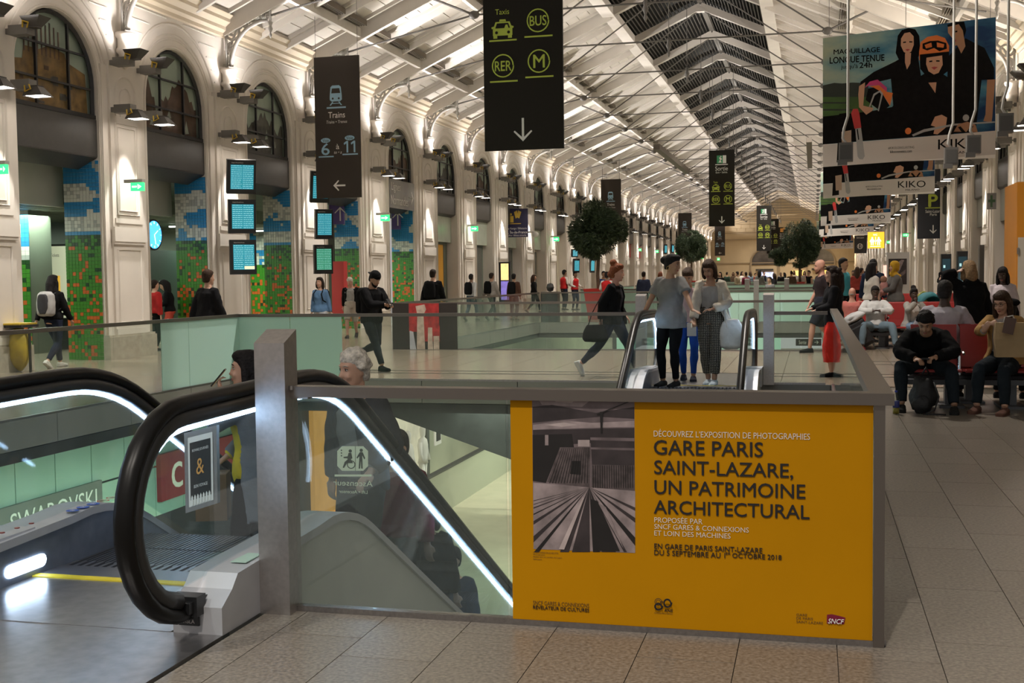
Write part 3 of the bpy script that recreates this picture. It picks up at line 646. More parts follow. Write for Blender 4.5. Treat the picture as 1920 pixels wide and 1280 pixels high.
def bracket_mesh():
    q = MB(); n = 6
    def spiral(cx, cz, r0, r1, a0, turns, t=.034, k=22):
        q.tube([(cx + (r0 + (r1 - r0) * i / k) * math.cos(a0 + turns * 2 * math.pi * i / k), 0, cz + (r0 + (r1 - r0) * i / k) * math.sin(a0 + turns * 2 * math.pi * i / k)) for i in range(k + 1)], t, 5)
    q.tube([(.10, 0, 6.74), (.10, 0, 7.95)], .035, 5)
    q.tube([(.22 + .98 * (1 - math.cos(R(a))) - .0, 0, 6.8 + 1.05 * math.sin(R(a))) for a in range(0, 91, 9)], .05, 6)
    q.tube([(.16, 0, 6.9), (.2, 0, 7.3), (.36, 0, 7.62), (.66, 0, 7.84)], .032, 5)
    spiral(.30, 7.62, .20, .05, R(200), 1.4); spiral(.24, 7.25, .13, .03, R(90), 1.3); spiral(.20, 6.98, .085, .02, R(270), 1.3, .026)
    spiral(.62, 7.80, .12, .03, R(0), 1.3, .028); spiral(.88, 7.93, .10, .03, R(180), 1.3, .028)
    for i in range(5): z = 6.82 + .07 * i; q.tube([(.13, 0, z), (.19 + .01 * i, 0, z + .05)], .022, 4)
    q.tube([(.05, 0, 7.92), (1.28, 0, 7.96)], .055, 7)
    for i in range(16): x = .5 + .045 * i; q.tube([(x, 0, 7.945), (x + .022, 0, 7.945)], .08, 7)
    q.tube([(1.28, 0, 7.7), (1.28, 0, 8.62)], .035, 6); q.lathe([(.01, 7.42), (.04, 7.5), (.02, 7.56), (.06, 7.64), (.03, 7.72), (.06, 7.8), (.02, 7.86)], (1.28, 0, 0), 8)
    spiral(1.12, 8.3, .16, .04, R(-60), 1.2, .028); q.tube([(1.28, 0, 8.55), (.8, 0, 8.2), (.5, 0, 7.98)], .032, 5)
    return q.mesh('roof_bracket', IRONW, True)
BRK = bracket_mesh()
def lamp_meshes():
    o = {}
    for up in (0, 1):
        s = 1 if up else -1
        q = MB(); q.box(.0, .07, -.03, .03, -.05, .05); q.tube([(.0, 0, 0), (.12, 0, 0), (.16, 0, .02 * s)], .02, 6); q.box(.12, .50, -.11, .11, -.085, .085); hm = q.mesh('housing', mat('lamp_grey', (.17, .16, .145), .5))
        q = MB(); a = .46; r0 = [(a, -.09, .05 * s), (a + .2, -.09, .05 * s), (a + .2, .09, .05 * s), (a, .09, .05 * s)]; r1 = [(a - .06, -.17, .22 * s), (a + .34, -.17, .22 * s), (a + .34, .17, .22 * s), (a - .06, .17, .22 * s)]
        q.loft([[Vector(p) for p in r0], [Vector(p) for p in r1]], cap=False); q.box(a, a + .2, -.09, .09, -.01 + .04 * s, .01 + .04 * s); hd = q.mesh('hood', mat('lamp_hood', (.06, .055, .05), .5))
        q = MB(); q.box(a - .03, a + .31, -.145, .145, .205 * s - .006, .205 * s + .006); ln = q.mesh('lens', mat('lamp_lens', (1, .95, .9), .4, emit=9 if not up else 14, ecol=(1, .9, .8)))
        q = MB(); q.tube([(a - .04, -.12, .03 * s), (a - .02, -.14, .14 * s), (a + .1, -.15, .10 * s), (a + .05, -.12, .02 * s)], .016, 5); cl = q.mesh('clip', mat('yellow_clip', (.55, .36, .02), .5))
        o[up] = [('housing', hm), ('hood', hd), ('lens', ln), ('clip', cl)]
    return o
LAMP = lamp_meshes()
def lamp(x, y, z, up, rz, label, group, full):
    t = thing('wall_floodlight', label, 'lamp', (x, y, z), rz, group)
    for n_, me in LAMP[up][:(4 if full else 3)]: obj(n_, me, t)
    return t
wn = 0
GREEN_SIGN = mat('lit_green', (.02, .75, .12), .4, emit=1.6, ecol=(.03, .85, .15))
BEIGE = mat('beige_recess', (.50, .45, .33), .6, nz=(1, .05)); PALEG = mat('pale_glass_fascia', (.50, .56, .46), .3, nz=(2, .12))
for side in (0, 1):
    PS = LP if side == 0 else RP; X0 = XL if side == 0 else XR; wall = wallL if side == 0 else wallR; rz = 0 if side == 0 else math.pi; sg = 1 if side == 0 else -1
    for i in range(len(PS) - 1):
        y0, y1 = PS[i], PS[i + 1]; yc = (y0 + y1) / 2; ms = bay_meshes(y1 - y0); scl = (y1 - y0) / round(y1 - y0, 1)
        wb = obj('wall_bay', ms[0], wall, (X0, yc, 0), (0, 0, rz)); obj('moulding', ms[1], wb); obj('fillet', ms[2], wb)
        wn += 1; wd = tag(obj('window_%d' % wn, None, None, (X0, yc, 0), (0, 0, rz)), kind='structure')
        for n_, me in (('frame', ms[3]), ('glazing_bar', ms[4]), ('spandrel_panel', ms[5]), ('soffit', ms[6]), ('pane', ms[7]), ('glass', ms[8])): obj(n_, me, wd)
        if side == 0 and i < 16 or side == 1 and i < 5: obj('printed_view', silhouette(i * 7 + side, 0 if (i == 1 and side == 0) else 1 if i == 2 else 2), wd)
        else: obj('printed_view', silhouette(99, 2) if i == 16 else bpy.data.meshes['printed_view.001'], wd)
    for i, y in enumerate(PS):
        pr_ = obj('pier', PPARTS[0][1], wall, (X0, y, 0), (0, 0, rz), (1, 1 if i < 3 or side else 1.12, 1))
        for n_, me in PPARTS[1:]: obj(n_, me, pr_)
        b_ = tag(obj('roof_bracket', BRK, None, (X0, y, 0), (0, 0, rz)), kind='structure')
        full = i < 11 if side == 0 else i < 5; own = i < 16 if side == 0 else i < 10; sd = 'white wall with arched pictures' if side == 0 else 'darker side wall by the parking sign'
        for up, z in ((1, 6.05), (0, 5.1)):
            for j, dy in enumerate((-.5, .5)):
                if own: lb = '%s floodlight, %s of its pair, on the %s pier of the %s' % ('upward' if up else 'downward', 'nearer' if j == 0 else 'farther', ORD(i), 'left wall' if side == 0 else 'right wall'); g = 'floodlights on the piers'
                else: lb = 'small grey floodlight on one of the distant piers'; g = 'floodlights on the distant piers'
                if full or i < 20: lamp(X0 + sg * .1, y + dy, z, up, rz, lb, g if not own else None, full)
q = MB(); prof = [(0, 7.5), (.06, 7.52), (.06, 7.6), (.14, 7.66), (.14, 7.74), (.26, 7.84), (.26, 7.92), (.36, 8.0), (.0, 8.0)]
for name, X0, s in (('trim_2', XL, 1), ('trim_3', XR, -1)):
    q = MB(); q.prism(prof, lambda u, v, t: Vector((X0 + s * u, t, v)), 8, YE); tag(q.build(name, mat('cornice_cream', (.68, .58, .44), .6)), kind='structure')
# back-of-wall shell so no light leaks
q = MB(); q.box(XL - .62, XL - .55, 8, YE, 4.1, 9); q.box(XR + .55, XR + .62, 8, YE, 4.1, 9); q.box(XR + .55, XR + .62, 8, YE, -.1, 4.1)
tag(q.build('wall_backing', BEIGE), kind='structure')
# openings on the left: deep lit interiors (bays 1-5), closed fronts beyond
SKYT = [mat('mosaic_blue', (.03, .24, .52), .35), mat('mosaic_cloud', (.62, .64, .58), .35), mat('mosaic_cloud_grey', (.40, .42, .40), .35), mat('mosaic_green', (.045, .20, .018), .35), mat('mosaic_dark_green', (.012, .05, .012), .35), mat('mosaic_orange', (.50, .11, .02), .35)]
def mosaic(parent, x0, x1, y, z1, seed, s=.075, name='mosaic_tiles'):
    q = MB(); nx = max(1, round((x1 - x0) / s)); nz_ = round(z1 / s); rr = random.Random(seed)
    for i in range(nx):
        for j in range(nz_):
            z = j * s; x = x0 + i * (x1 - x0) / nx; t = z / z1; nn = noise.noise(Vector((x * 1.6 + seed, z * 2.3, 0))); r1 = rr.random()
            if t > .62:
                cl = nn + .35 * noise.noise(Vector((x * 5 + seed, z * 7, 3)))
                band = abs(t - .67) < .04 or abs(t - .84) < .05 + .03 * nn
                c_ = (1 if r1 < .7 else 2) if (band and cl > -.25) or cl > .28 else 0
            elif t > .56: c_ = 4 if r1 < .45 + (t - .58) * 4 else 3
            else: 
                o_ = .15 + .55 * (1 - t / .56) * (1 if t > .12 else .3)
                c_ = 5 if (r1 < o_ and noise.noise(Vector((x * 9 + seed, z * 9, 8))) > -.12) else (4 if r1 > .93 else 3)
            g = .0025; w_ = (x1 - x0) / nx
            q.add([(x + g, y, z + g), (x + w_ - g, y, z + g), (x + w_ - g, y, z + s - g), (x + g, y, z + s - g), (x + g, y + .01, z + g), (x + w_ - g, y + .01, z + g), (x + w_ - g, y + .01, z + s - g), (x + g, y + .01, z + s - g)], [(0, 1, 2, 3), (0, 1, 5, 4), (1, 2, 6, 5), (2, 3, 7, 6), (3, 0, 4, 7)], c_)
    return tag(q.build(name, SKYT, parent, fix=False), kind='stuff')
INT = mat('interior_grey_green', (.16, .19, .15), .5, nz=(.7, .15)); INTD = mat('interior_dark', (.03, .035, .03), .5)
SLAT = mat('ceiling_slats', (.24, .26, .20), .5)
inn = tag(thing('wall_inner', None, None), kind='structure')
q = MB(); q.box(-20.2, -20, 8, 48, 0, 4.4); q.build('back_panel', INT, inn)
q = MB(); q.box(-20, XL - .55, 8, 48, 4.15, 4.25); q.build('interior_ceiling', INT, inn)
q = MB()
for i in range(60): q.box(-19.9, -15.5, 16 + .35 * i, 16.12 + .35 * i, 3.2, 3.26)
tag(q.build('ceiling_slats', SLAT, inn), kind='stuff')
for y in range(18, 46, 4):
    q = MB(); q.box(-17.6, -16.6, y, y + .1, 3.1, 3.14); q.build('light_tube', LEDS, inn)
    light('interior_lamp', 'AREA', (-17.2, y + 1, 3.1), 110, (.85, 1, .82), 1.6, 1.2, aim=(-17.2, y + 1, 0))
for k, i in enumerate((1, 2, 3, 4, 5)):
    ye = (LP[i] + LP[i + 1]) / 2 + AW - .02
    t = thing('mosaic_column', 'pixel mosaic clad column of sky over poppies beside the %s pier' % ORD(i + 1), 'column', (0, ye, 0), 0, None)
    q = MB(); q.box(XL - .86, XL - .04, .02, .6, 0, 4.06); q.build('core', INT, t)
    mosaic(t, XL - .86, XL - .04, 0, 4.05, i * 3.1)
    if k < 4:
        x0 = XL - 2.9 - .3 * k; t = thing('mosaic_column', 'inner mosaic column deeper inside the arch before the %s pier' % ORD(i + 1), 'column', (0, ye + 1.6, 0))
        q = MB(); q.box(x0 - .9, x0, .02, .8, 0, 3.3); q.build('core', INT, t); mosaic(t, x0 - .9, x0, 0, 3.25, i * 5.7, .1)
# grey fascia panels and doors inside the first arches
for i, (f0, f1) in enumerate(((18.75, 20.7), (23.0, 25.0), (27.6, 29.5), (32.8, 34.5))):
    q = MB(); q.box(XL - 1.2, XL - 1.1, f0 - .4, f1 + .9, 3.15, 4.12); q.build('bulkhead', mat('grey_bulkhead', (.55, .58, .52), .4, nz=(1, .08)), inn)
q = MB(); q.box(-18.3, -17.6, 26.3, 31.5, 0, 2.45); tag(q.build('door_1', mat('dark_green_door', (.012, .03, .022), .4), inn), kind=None)
for i in range(6, 29):
    yc = (LP[i] + LP[i + 1]) / 2 if i + 1 < len(LP) else None
    if yc is None: continue
    rt = tag(thing('door_%d' % i, None, None, (XL - .45, yc, 0)), kind='structure')
    q = MB(); q.box(-.1, 0, -AW, AW, 0, 4.12); q.build('backing', BEIGE if i > 8 else INT, rt)
    if i in (6, 7, 8, 9, 15, 16):
        q = MB(); q.box(.0, .2, -AW, AW, 3.0, 4.08); q.build('glass_fascia', PALEG if i < 12 else PINK, rt)
    if i == 6:
        for a, c, m_ in ((-1.1, -.3, mat('poster_grey', (.42, .42, .46), .5, nz=(1.5, .3))), (-.1, .6, mat('orange_door', (.72, .36, .03), .5)), (-.3, -.1, FRAMEB), (.6, .7, FRAMEB)): q = MB(); q.box(.01, .06, a, c, .2 if m_ is not FRAMEB else 0, 2.9); q.build('door_panel', m_, rt)
    if i in (7, 8, 9):
        for a, c, m_ in ((-1.0, -.1, mat('dark_glass_door', (.08, .09, .08), .2)), (0, .9, mat('dark_glass_door', (.08, .09, .08), .2))): q = MB(); q.box(.01, .06, a, c, .0, 2.9); q.build('door_panel', m_, rt)
q = MB()
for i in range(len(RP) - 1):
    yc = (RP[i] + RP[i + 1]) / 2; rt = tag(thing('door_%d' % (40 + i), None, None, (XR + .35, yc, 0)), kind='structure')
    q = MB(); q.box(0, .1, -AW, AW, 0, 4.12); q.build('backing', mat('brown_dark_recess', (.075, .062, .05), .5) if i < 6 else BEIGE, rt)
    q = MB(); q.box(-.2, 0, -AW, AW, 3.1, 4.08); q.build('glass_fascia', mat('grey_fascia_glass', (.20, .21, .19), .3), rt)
    if i < 9:
        for a in (-1.1, -.05): q = MB(); q.box(-.05, 0, a, a + .06, 0, 3.1); q.build('door_frame', FRAMEB, rt)
# ================================================================ ROOF
A = math.atan(.45); ce = tag(thing('ceiling', None, None), kind='structure')
q = MB()
for s in (-1, 1):
    x0, x1 = (XL - .4, -7.04) if s < 0 else (XR + .4, -1.56)
    for (a, c) in ((x0, x1),): q.add([(a, 8, roofz(a) + .06), (c, 8, roofz(c) + .06), (c, YE, roofz(c) + .06), (a, YE, roofz(a) + .06), (a, 8, roofz(a) + .2), (c, 8, roofz(c) + .2), (c, YE, roofz(c) + .2), (a, YE, roofz(a) + .2)], [(0, 1, 2, 3), (7, 6, 5, 4), (0, 1, 5, 4), (2, 3, 7, 6), (0, 3, 7, 4), (1, 2, 6, 5)])
q.build('deck', ROOFW, ce)
q = MB()
for s in (-1, 1):
    x = XM + s * 2.74; q.add([(x, 8, roofz(x) + .1), (XM, 8, roofz(XM) + .1), (XM, YE, roofz(XM) + .1), (x, YE, roofz(x) + .1)], [(0, 1, 2, 3)])
q.build('skylight_glass', mat('night_skylight_glass', (.006, .006, .007), .6, spec=.1), ce)
cof = {}
def coffer(lu, lv):
    k = (lu, round(lv, 2))
    if k in cof: return cof[k]
    q = MB(); lv = k[1]; e = .08
    for a, c in ((0, e), (lv - e, lv)): q.box(0, lu, a, c, -.10, 0)
    for a, c in ((0, e), (lu - e, lu)): q.box(a, c, e, lv - e, -.10, 0)
    n = max(2, round(lu / .48)); 
    for i in range(n): q.box(e + .06 + (lu - 2 * e - .12) * i / n + .012, e + .06 + (lu - 2 * e - .12) * (i + 1) / n - .012, e + .07, lv - e - .07, -.03, .03)
    cof[k] = q.mesh('coffer_panel', ROOFW); return cof[k]
def rot_for(s): return (0, -A, 0) if s < 0 else (0, -A, math.pi)
cc = 0
PUR = [(0.25, 1.55), (1.85, 2.75), (4.75, 2.75)]
for i in range(len(LP) - 1):
    y0, y1 = LP[i], LP[i + 1]; L = y1 - y0; 
    if L < 4: continue
    sub = (L - .30) / 3
    for s in (-1, 1):
        for j in range(3):
            for u0, lu in PUR:
                yy = y0 + .15 + sub * j + .07; lv = sub - .14
                x = (XL if s < 0 else XR) - s * u0 * math.cos(A); z = roofz(x)
                o = obj('coffer_panel', coffer(lu, lv), ce, (x, yy if s < 0 else yy + lv, z + .04), rot_for(s)); cc += 1
        for j in (1, 2):
            yy = y0 + .15 + sub * j; xa, xb = (XL, -7.04) if s < 0 else (XR, -1.56)
            q = MB(); q.beam((xa, yy, roofz(xa) - .1), (xb, yy, roofz(xb) - .1), .10, .26); q.build('secondary_beam', ROOFW, ce)
for s in (-1, 1):
    for u in (1.82, 4.68):
        x = (XL if s < 0 else XR) - s * u * math.cos(A)
        q = MB(); q.box(x - .06, x + .06, 8, YE, roofz(x) - .34, roofz(x) - .10); q.build('purlin', ROOFW, ce)
        q = MB()
        for i in range(len(LP) - 1):
            sub = (LP[i + 1] - LP[i] - .3) / 3
            for j in range(3):
                for k in range(4): q.box(x - s * (.10 + .07 * k), x - s * (.13 + .07 * k), LP[i] + .3 + sub * j, LP[i] + sub * (j + 1) - .02, roofz(x) - .10, roofz(x) + .05) if s < 0 else q.box(x - .13 - .07 * k, x - .10 - .07 * k, LP[i] + .3 + sub * j, LP[i] + sub * (j + 1) - .02, roofz(x) - .10, roofz(x) + .05)
        tag(q.build('purlin_grille', BROWNG, ce), kind='stuff')
    x = XM + s * 2.74
    q = MB(); q.box(x - .16, x + .16, 8, YE, roofz(x) - .30, roofz(x) + .02); q.box(x - .22, x + .22, 8, YE, roofz(x) - .34, roofz(x) - .30); q.build('skylight_kerb', ROOFW, ce)
    q = MB(); n = 20
    for k in range(n): xx = XM + s * (2.55 * (k + .5) / n + .05); q.box(xx - .014, xx + .014, 8, YE, roofz(xx) + .02, roofz(xx) + .07)
    tag(q.build('skylight_bar', mat('skylight_bar_brown', (.10, .093, .083), .6), ce), kind='stuff')
q = MB(); q.box(XM - .1, XM + .1, 8, YE, roofz(XM) - .12, roofz(XM) + .1); q.build('ridge_beam', IRONG, ce)
# trusses
def zt(x): return roofz(x) - .22
N1 = Vector((-9.0, 0, 8.75)); N2 = Vector((2 * XM + 9.0, 0, 8.75)); BL_ = Vector((XL + 1.28, 0, 7.96)); BR_ = Vector((XR - 1.28, 0, 7.96)); AP = Vector((XM, 0, zt(XM) - .1))
tr = {}
q = MB(); q.beam((XL, 0, zt(XL)), (-7.04, 0, zt(-7.04)), .16, .40); q.beam((XR, 0, zt(XR)), (-1.56, 0, zt(-1.56)), .16, .40); tr['rafter'] = q.mesh('rafter', ROOFW)
q = MB(); q.beam((-7.04, 0, zt(-7.04)), (XM, 0, zt(XM)), .26, .26); q.beam((-1.56, 0, zt(-1.56)), (XM, 0, zt(XM)), .26, .26); q.prism([(XM - .3, zt(XM) - .22), (XM + .3, zt(XM) - .22), (XM, zt(XM) - .02)], lambda u, v, t: Vector((u, t, v)), -.14, .14); tr['skylight_rafter'] = q.mesh('skylight_rafter', mat('skylight_rafter_grey', (.62, .57, .52), .5))
q = MB()
for a, c in ((BL_, N1), (N1, N2), (N2, BR_), (N1, AP), (N2, AP)): q.tube([a, c], .026, 6)
M1 = Vector((-10.2, 0, zt(-10.2) - .15)); M2 = Vector((2 * XM + 10.2, 0, zt(2 * XM + 10.2) - .15))
for a, c in ((M1, N1), (M2, N2)): q.tube([a, c], .035, 6)
tr['tie_rod'] = q.mesh('tie_rod', IRONG)
q = MB()
for c in (N1, N2): q.ell(c, (.16, .06, .12), n=8, k=5)
q.lathe([(.01, 8.25), (.05, 8.35), (.03, 8.45), (.09, 8.6), (.05, 8.7), (.07, 8.8), (.01, 8.86)], (XM, 0, 0), 8); q.tube([(XM, 0, 8.8), (XM, 0, zt(XM) - .3)], .012, 5)
tr['node'] = q.mesh('node', IRONG, True)
for i, y in enumerate(LP):
    t = tag(obj('roof_truss', None, None, (0, y, 0)), kind='structure')
    for k, me in tr.items(): obj(k, me, t)
# ================================================================ END WALL
ES = mat('sandstone', (.33, .255, .155), .7, nz=(.35, .10), bump=(3, .1)); ESD = mat('sandstone_dark', (.22, .165, .10), .7, nz=(.4, .1))  # second, darker sandstone for string courses and arch surrounds
we = tag(thing('wall_far', None, None), kind='structure')
q = MB(); q.prism([(XL - 1, 0), (XR + 1, 0), (XR + 1, roofz(XR + 1)), (XM, roofz(XM)), (XL - 1, roofz(XL - 1))], lambda u, v, t: Vector((u, t, v)), YE, YE + .5); q.build('gable', ES, we)
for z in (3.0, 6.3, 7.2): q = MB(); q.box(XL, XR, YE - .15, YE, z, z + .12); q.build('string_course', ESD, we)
k = 0
for z in [7.4 + .55 * i for i in range(8)]:
    n = 0
    for j in range(16):
        x = XL + 1.2 * j + (.6 if int(z * 10) % 2 else 0)
        if z + .5 > roofz(x) - .5 or z + .5 > roofz(x + 1.15) - .5 or x + 1.2 > XR: continue
        q = MB(); q.box(x + .03, x + 1.17, YE - .05, YE, z, z + .5); q.build('stone_block', ES, we)
YW = YE - .1
for xc in (-6.6, 1.0):
    r = 1.75; zc = 3.1
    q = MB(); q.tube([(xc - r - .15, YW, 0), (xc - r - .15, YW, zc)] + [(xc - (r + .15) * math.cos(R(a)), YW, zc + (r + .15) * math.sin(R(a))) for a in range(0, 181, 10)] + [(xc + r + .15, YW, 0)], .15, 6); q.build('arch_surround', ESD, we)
    q = MB(); q.poly([(xc - r, YW - .02, zc - .3)] + [(xc - r * math.cos(R(a)), YW - .02, zc + r * math.sin(R(a))) for a in range(0, 181, 12)] + [(xc + r, YW - .02, zc - .3)]); q.build('arch_glass', mat('dark_arch_glass', (.03, .025, .025), .3, nz=(1, .8)), we)
    q = MB(); q.box(xc - 1.2, xc + 1.2, YW - .3, YW, 2.0, 2.2); q.build('door_hood', FRAMEB, we)
q = MB(); q.box(-7.2, -5.4, YW - .1, YW, .1, 1.75); q.build('lit_shop_window', mat('blue_shop_glow', (.3, .35, .6), .5, nz=(2.5, .9), emit=.8, ecol=(.45, .5, .85)), we)
for x0, x1 in ((-3.0, -1.2), (1.4, 3.4)): q = MB(); q.box(x0, x1, YW - .1, YW, .1, 1.9); q.build('lit_shop_window', mat('amber_shop_glow', (.7, .45, .12), .5, nz=(2.5, .9), emit=.9, ecol=(.95, .62, .15)), we)
# ================================================================ HANGING SIGNS
def car(cx, cy, w_, m, d):
    h = w_ * .85; s = w_ / 2; f = lambda *p: [(cx + a * s, cy + b_ * s) for a, b_ in p]
    return [(m, f((-.3, -.95), (.3, -.95), (.35, -.75), (-.35, -.75))), (m, f((-.72, -.72), (.72, -.72), (.98, -.08), (1, .05), (-1, .05), (-.98, -.08))),
            (d, f((-.58, -.58), (.58, -.58), (.76, -.1), (-.76, -.1))), (m, f((.18, -.1), (.3, -.42), (.5, -.42), (.6, -.1))),
            (m, f((-1, .0), (1, .0), (1, .62), (-1, .62))), (m, f((-.95, .6), (-.55, .6), (-.55, .88), (-.95, .88))), (m, f((.55, .6), (.95, .6), (.95, .88), (.55, .88))),
            (m, f((-1.15, -.22), (-.9, -.3), (-.9, -.05), (-1.1, -.05))), (m, f((.9, -.3), (1.15, -.22), (1.1, -.05), (.9, -.05))), (d, circ(cx - .62 * s, cy + .32 * s, .15 * s, n=10)), (d, circ(cx + .62 * s, cy + .32 * s, .15 * s, n=10))]
def traini(cx, cy, w_, m, d):
    s = w_ / 2; f = lambda *p: [(cx + a * s, cy + b_ * s) for a, b_ in p]
    return [(m, f((-.55, -1.45), (.55, -1.45), (.85, -1.2), (1, .2), (1, .75), (.7, 1.0), (-.7, 1.0), (-1, .75), (-1, .2), (-.85, -1.2))), (d, f((-.62, -1.0), (.62, -1.0), (.74, -.25), (-.74, -.25))),
            (d, circ(cx - .5 * s, cy + .55 * s, .16 * s, n=8)), (d, circ(cx + .5 * s, cy + .55 * s, .16 * s, n=8)), (m, f((-.6, 1.05), (-.4, 1.05), (-.8, 1.6), (-1.05, 1.6))), (m, f((.4, 1.05), (.6, 1.05), (1.05, 1.6), (.8, 1.6))), (m, f((-.6, 1.25), (.6, 1.25), (.6, 1.36), (-.6, 1.36)))]
def arrow(cx, cy, L, w_, m, ang):
    """pixel polygons for a plain arrow whose tip is at cx,cy; ang 90 = pointing down"""
    def rt(a, b_): c, s = math.cos(R(ang)), math.sin(R(ang)); return (cx + a * c - b_ * s, cy + a * s + b_ * c)
    t = w_ / 2
    return [(m, [rt(-L, -t), rt(-t, -t), rt(-t, t), rt(-L, t)]), (m, [rt(0, 0), rt(-L * .42, -L * .42), rt(-L * .42 - t, -L * .42 + t), rt(-t * 2.8, 0)]), (m, [rt(0, 0), rt(-t * 2.8, 0), rt(-L * .42 - t, L * .42 - t), rt(-L * .42, L * .42)])]
def roundel(b, cx, cy, r, s, m, w_=2.4):
    b.shapes([(m, p) for p in ringp(cx, cy, r, w_ * r / 21.5)], 'roundel'); h = r * (.42 if len(s) > 1 else .55); ww = r * (.74 if len(s) > 1 else .5)
    b.text(s, (cx - ww, cy - h, cx + ww, cy + h), m, bold=.02)
def hang(b, xs, ytop=None, col=None):
    for x in xs:
        q = MB(); a = b.q(x, b.px[1]); z0 = a[1]; X = a[0] + b.loc.x; q.tube([(a[0], .025, z0), (a[0], .025, (ytop or roofz(X)) - b.loc.z)], .006 if b.y < 60 else .015, 5); q.build('suspension_wire', IRONG, b.o)
bd = Board((904, -95, 1057, 277.5), 18.0, BLACKS, 'direction_sign', 'large black hanging sign with taxi, bus, train and metro symbols in lime, close overhead', 'sign')
bd.text('Taxis', (928, 17, 955, 27), LIME); bd.shapes(car(942, 54, 38, LIME, BLACKS)); bd.shapes([(LIME, rect(915.5, 73, 969, 76)), (LIME, rect(984, 69.5, 1038, 72.5)), (LIME, rect(916, 148.5, 970, 151.5)), (LIME, rect(985, 143.5, 1039, 146.5))], 'underline')
roundel(bd, 1010.5, 42.5, 21.5, 'BUS', LIME); roundel(bd, 942, 121.5, 21.5, 'RER', LIME); roundel(bd, 1011.5, 116.5, 21.5, 'M', LIME)
bd.shapes(arrow(979, 262, 43, 4.4, WHT, 90), 'arrow'); hang(bd, (915, 1046))
def sortie(px, y, lab, full=True, left=False):
    b = Board(px, y, BLACKS, 'direction_sign', lab, 'sign'); W_ = (px[2] - px[0]) / 48; H_ = (px[3] - px[1]) / 141; X = lambda x: px[0] + (x - 1329) * W_; Y_ = lambda v: px[1] + (v - 282) * H_
    GI = mat('exit_green_print', (.05, .30, .13), .5); r = lambda a, c, d, e: rect(X(a), Y_(c), X(d), Y_(e))
    b.shapes([(GI, r(1344, 292, 1355, 306.5)), (WHT, r(1355, 292, 1361.5, 306.5)), (WHT, [(X(1347), Y_(305)), (X(1350), Y_(300)), (X(1348), Y_(296)), (X(1351), Y_(295)), (X(1354), Y_(299)), (X(1351), Y_(301)), (X(1353), Y_(305))]), (WHT, circ(X(1351.5), Y_(293.8), 1.2 * W_, n=8)), (WHT, r(1341, 308, 1364.5, 309.6))], 'exit_pictogram')
    b.text('Sortie', (X(1341), Y_(312), X(1364.5), Y_(320)), WHT); b.text('Exit • Salida', (X(1342), Y_(321.5), X(1363.5), Y_(324.8)), WHT)
    if full:
        b.text('Taxis', (X(1337.5), Y_(339.5), X(1345.5), Y_(343)), LIME); b.shapes(car(X(1342), Y_(351), 13 * W_, LIME, BLACKS)); b.shapes([(LIME, r(1333, 357.8, 1350.5, 359)), (LIME, r(1356, 357.8, 1373.5, 359)), (LIME, r(1333, 381.3, 1350.5, 382.5)), (LIME, r(1356, 381.3, 1373.5, 382.5))], 'underline')
        for cx, cy, s in ((1364.5, 349, 'BUS'), (1342, 373, 'RER'), (1364.7, 373, 'M')): roundel(b, X(cx), Y_(cy), 7.4 * W_, s, LIME, 3)
    b.shapes(arrow(X(1353), Y_(418), 13.5 * H_, 2 * W_, WHT, 90) if not left else arrow(X(1346), Y_(412), 13 * W_, 2 * W_, WHT, 180), 'arrow'); hang(b, (px[0] + 2, px[2] - 2)); return b
sortie((1329, 282, 1377.5, 423.5), 60, 'tall black exit sign hanging mid hall below the skylight')
sortie((1418.5, 386, 1446, 470), 100, 'smaller black exit sign beyond the mid hall one, its lower half before the end wall')
sortie((1437.5, 410.5, 1460, 475), 125, 'partly hidden black exit sign just behind the smaller one')
b = Board((1459, 426, 1477, 480), 140, BLACKS, 'direction_sign', 'farthest dark sign with an orange symbol, half behind the leafy tree', 'sign'); b.shapes([(mat('orange_print', (.75, .36, .08), .5), rect(1463, 428, 1469, 435)), (mat('orange_print', (.75, .36, .08), .5), rect(1468, 427, 1472, 431))]); b.shapes(arrow(1465, 474, 7, 1.2, WHT, 180), 'arrow')
for k in range(3): b.text(('Services', 'Billetterie', 'Gare')[k], (1462, 437 + 4 * k, 1474, 439.6 + 4 * k), WHT)
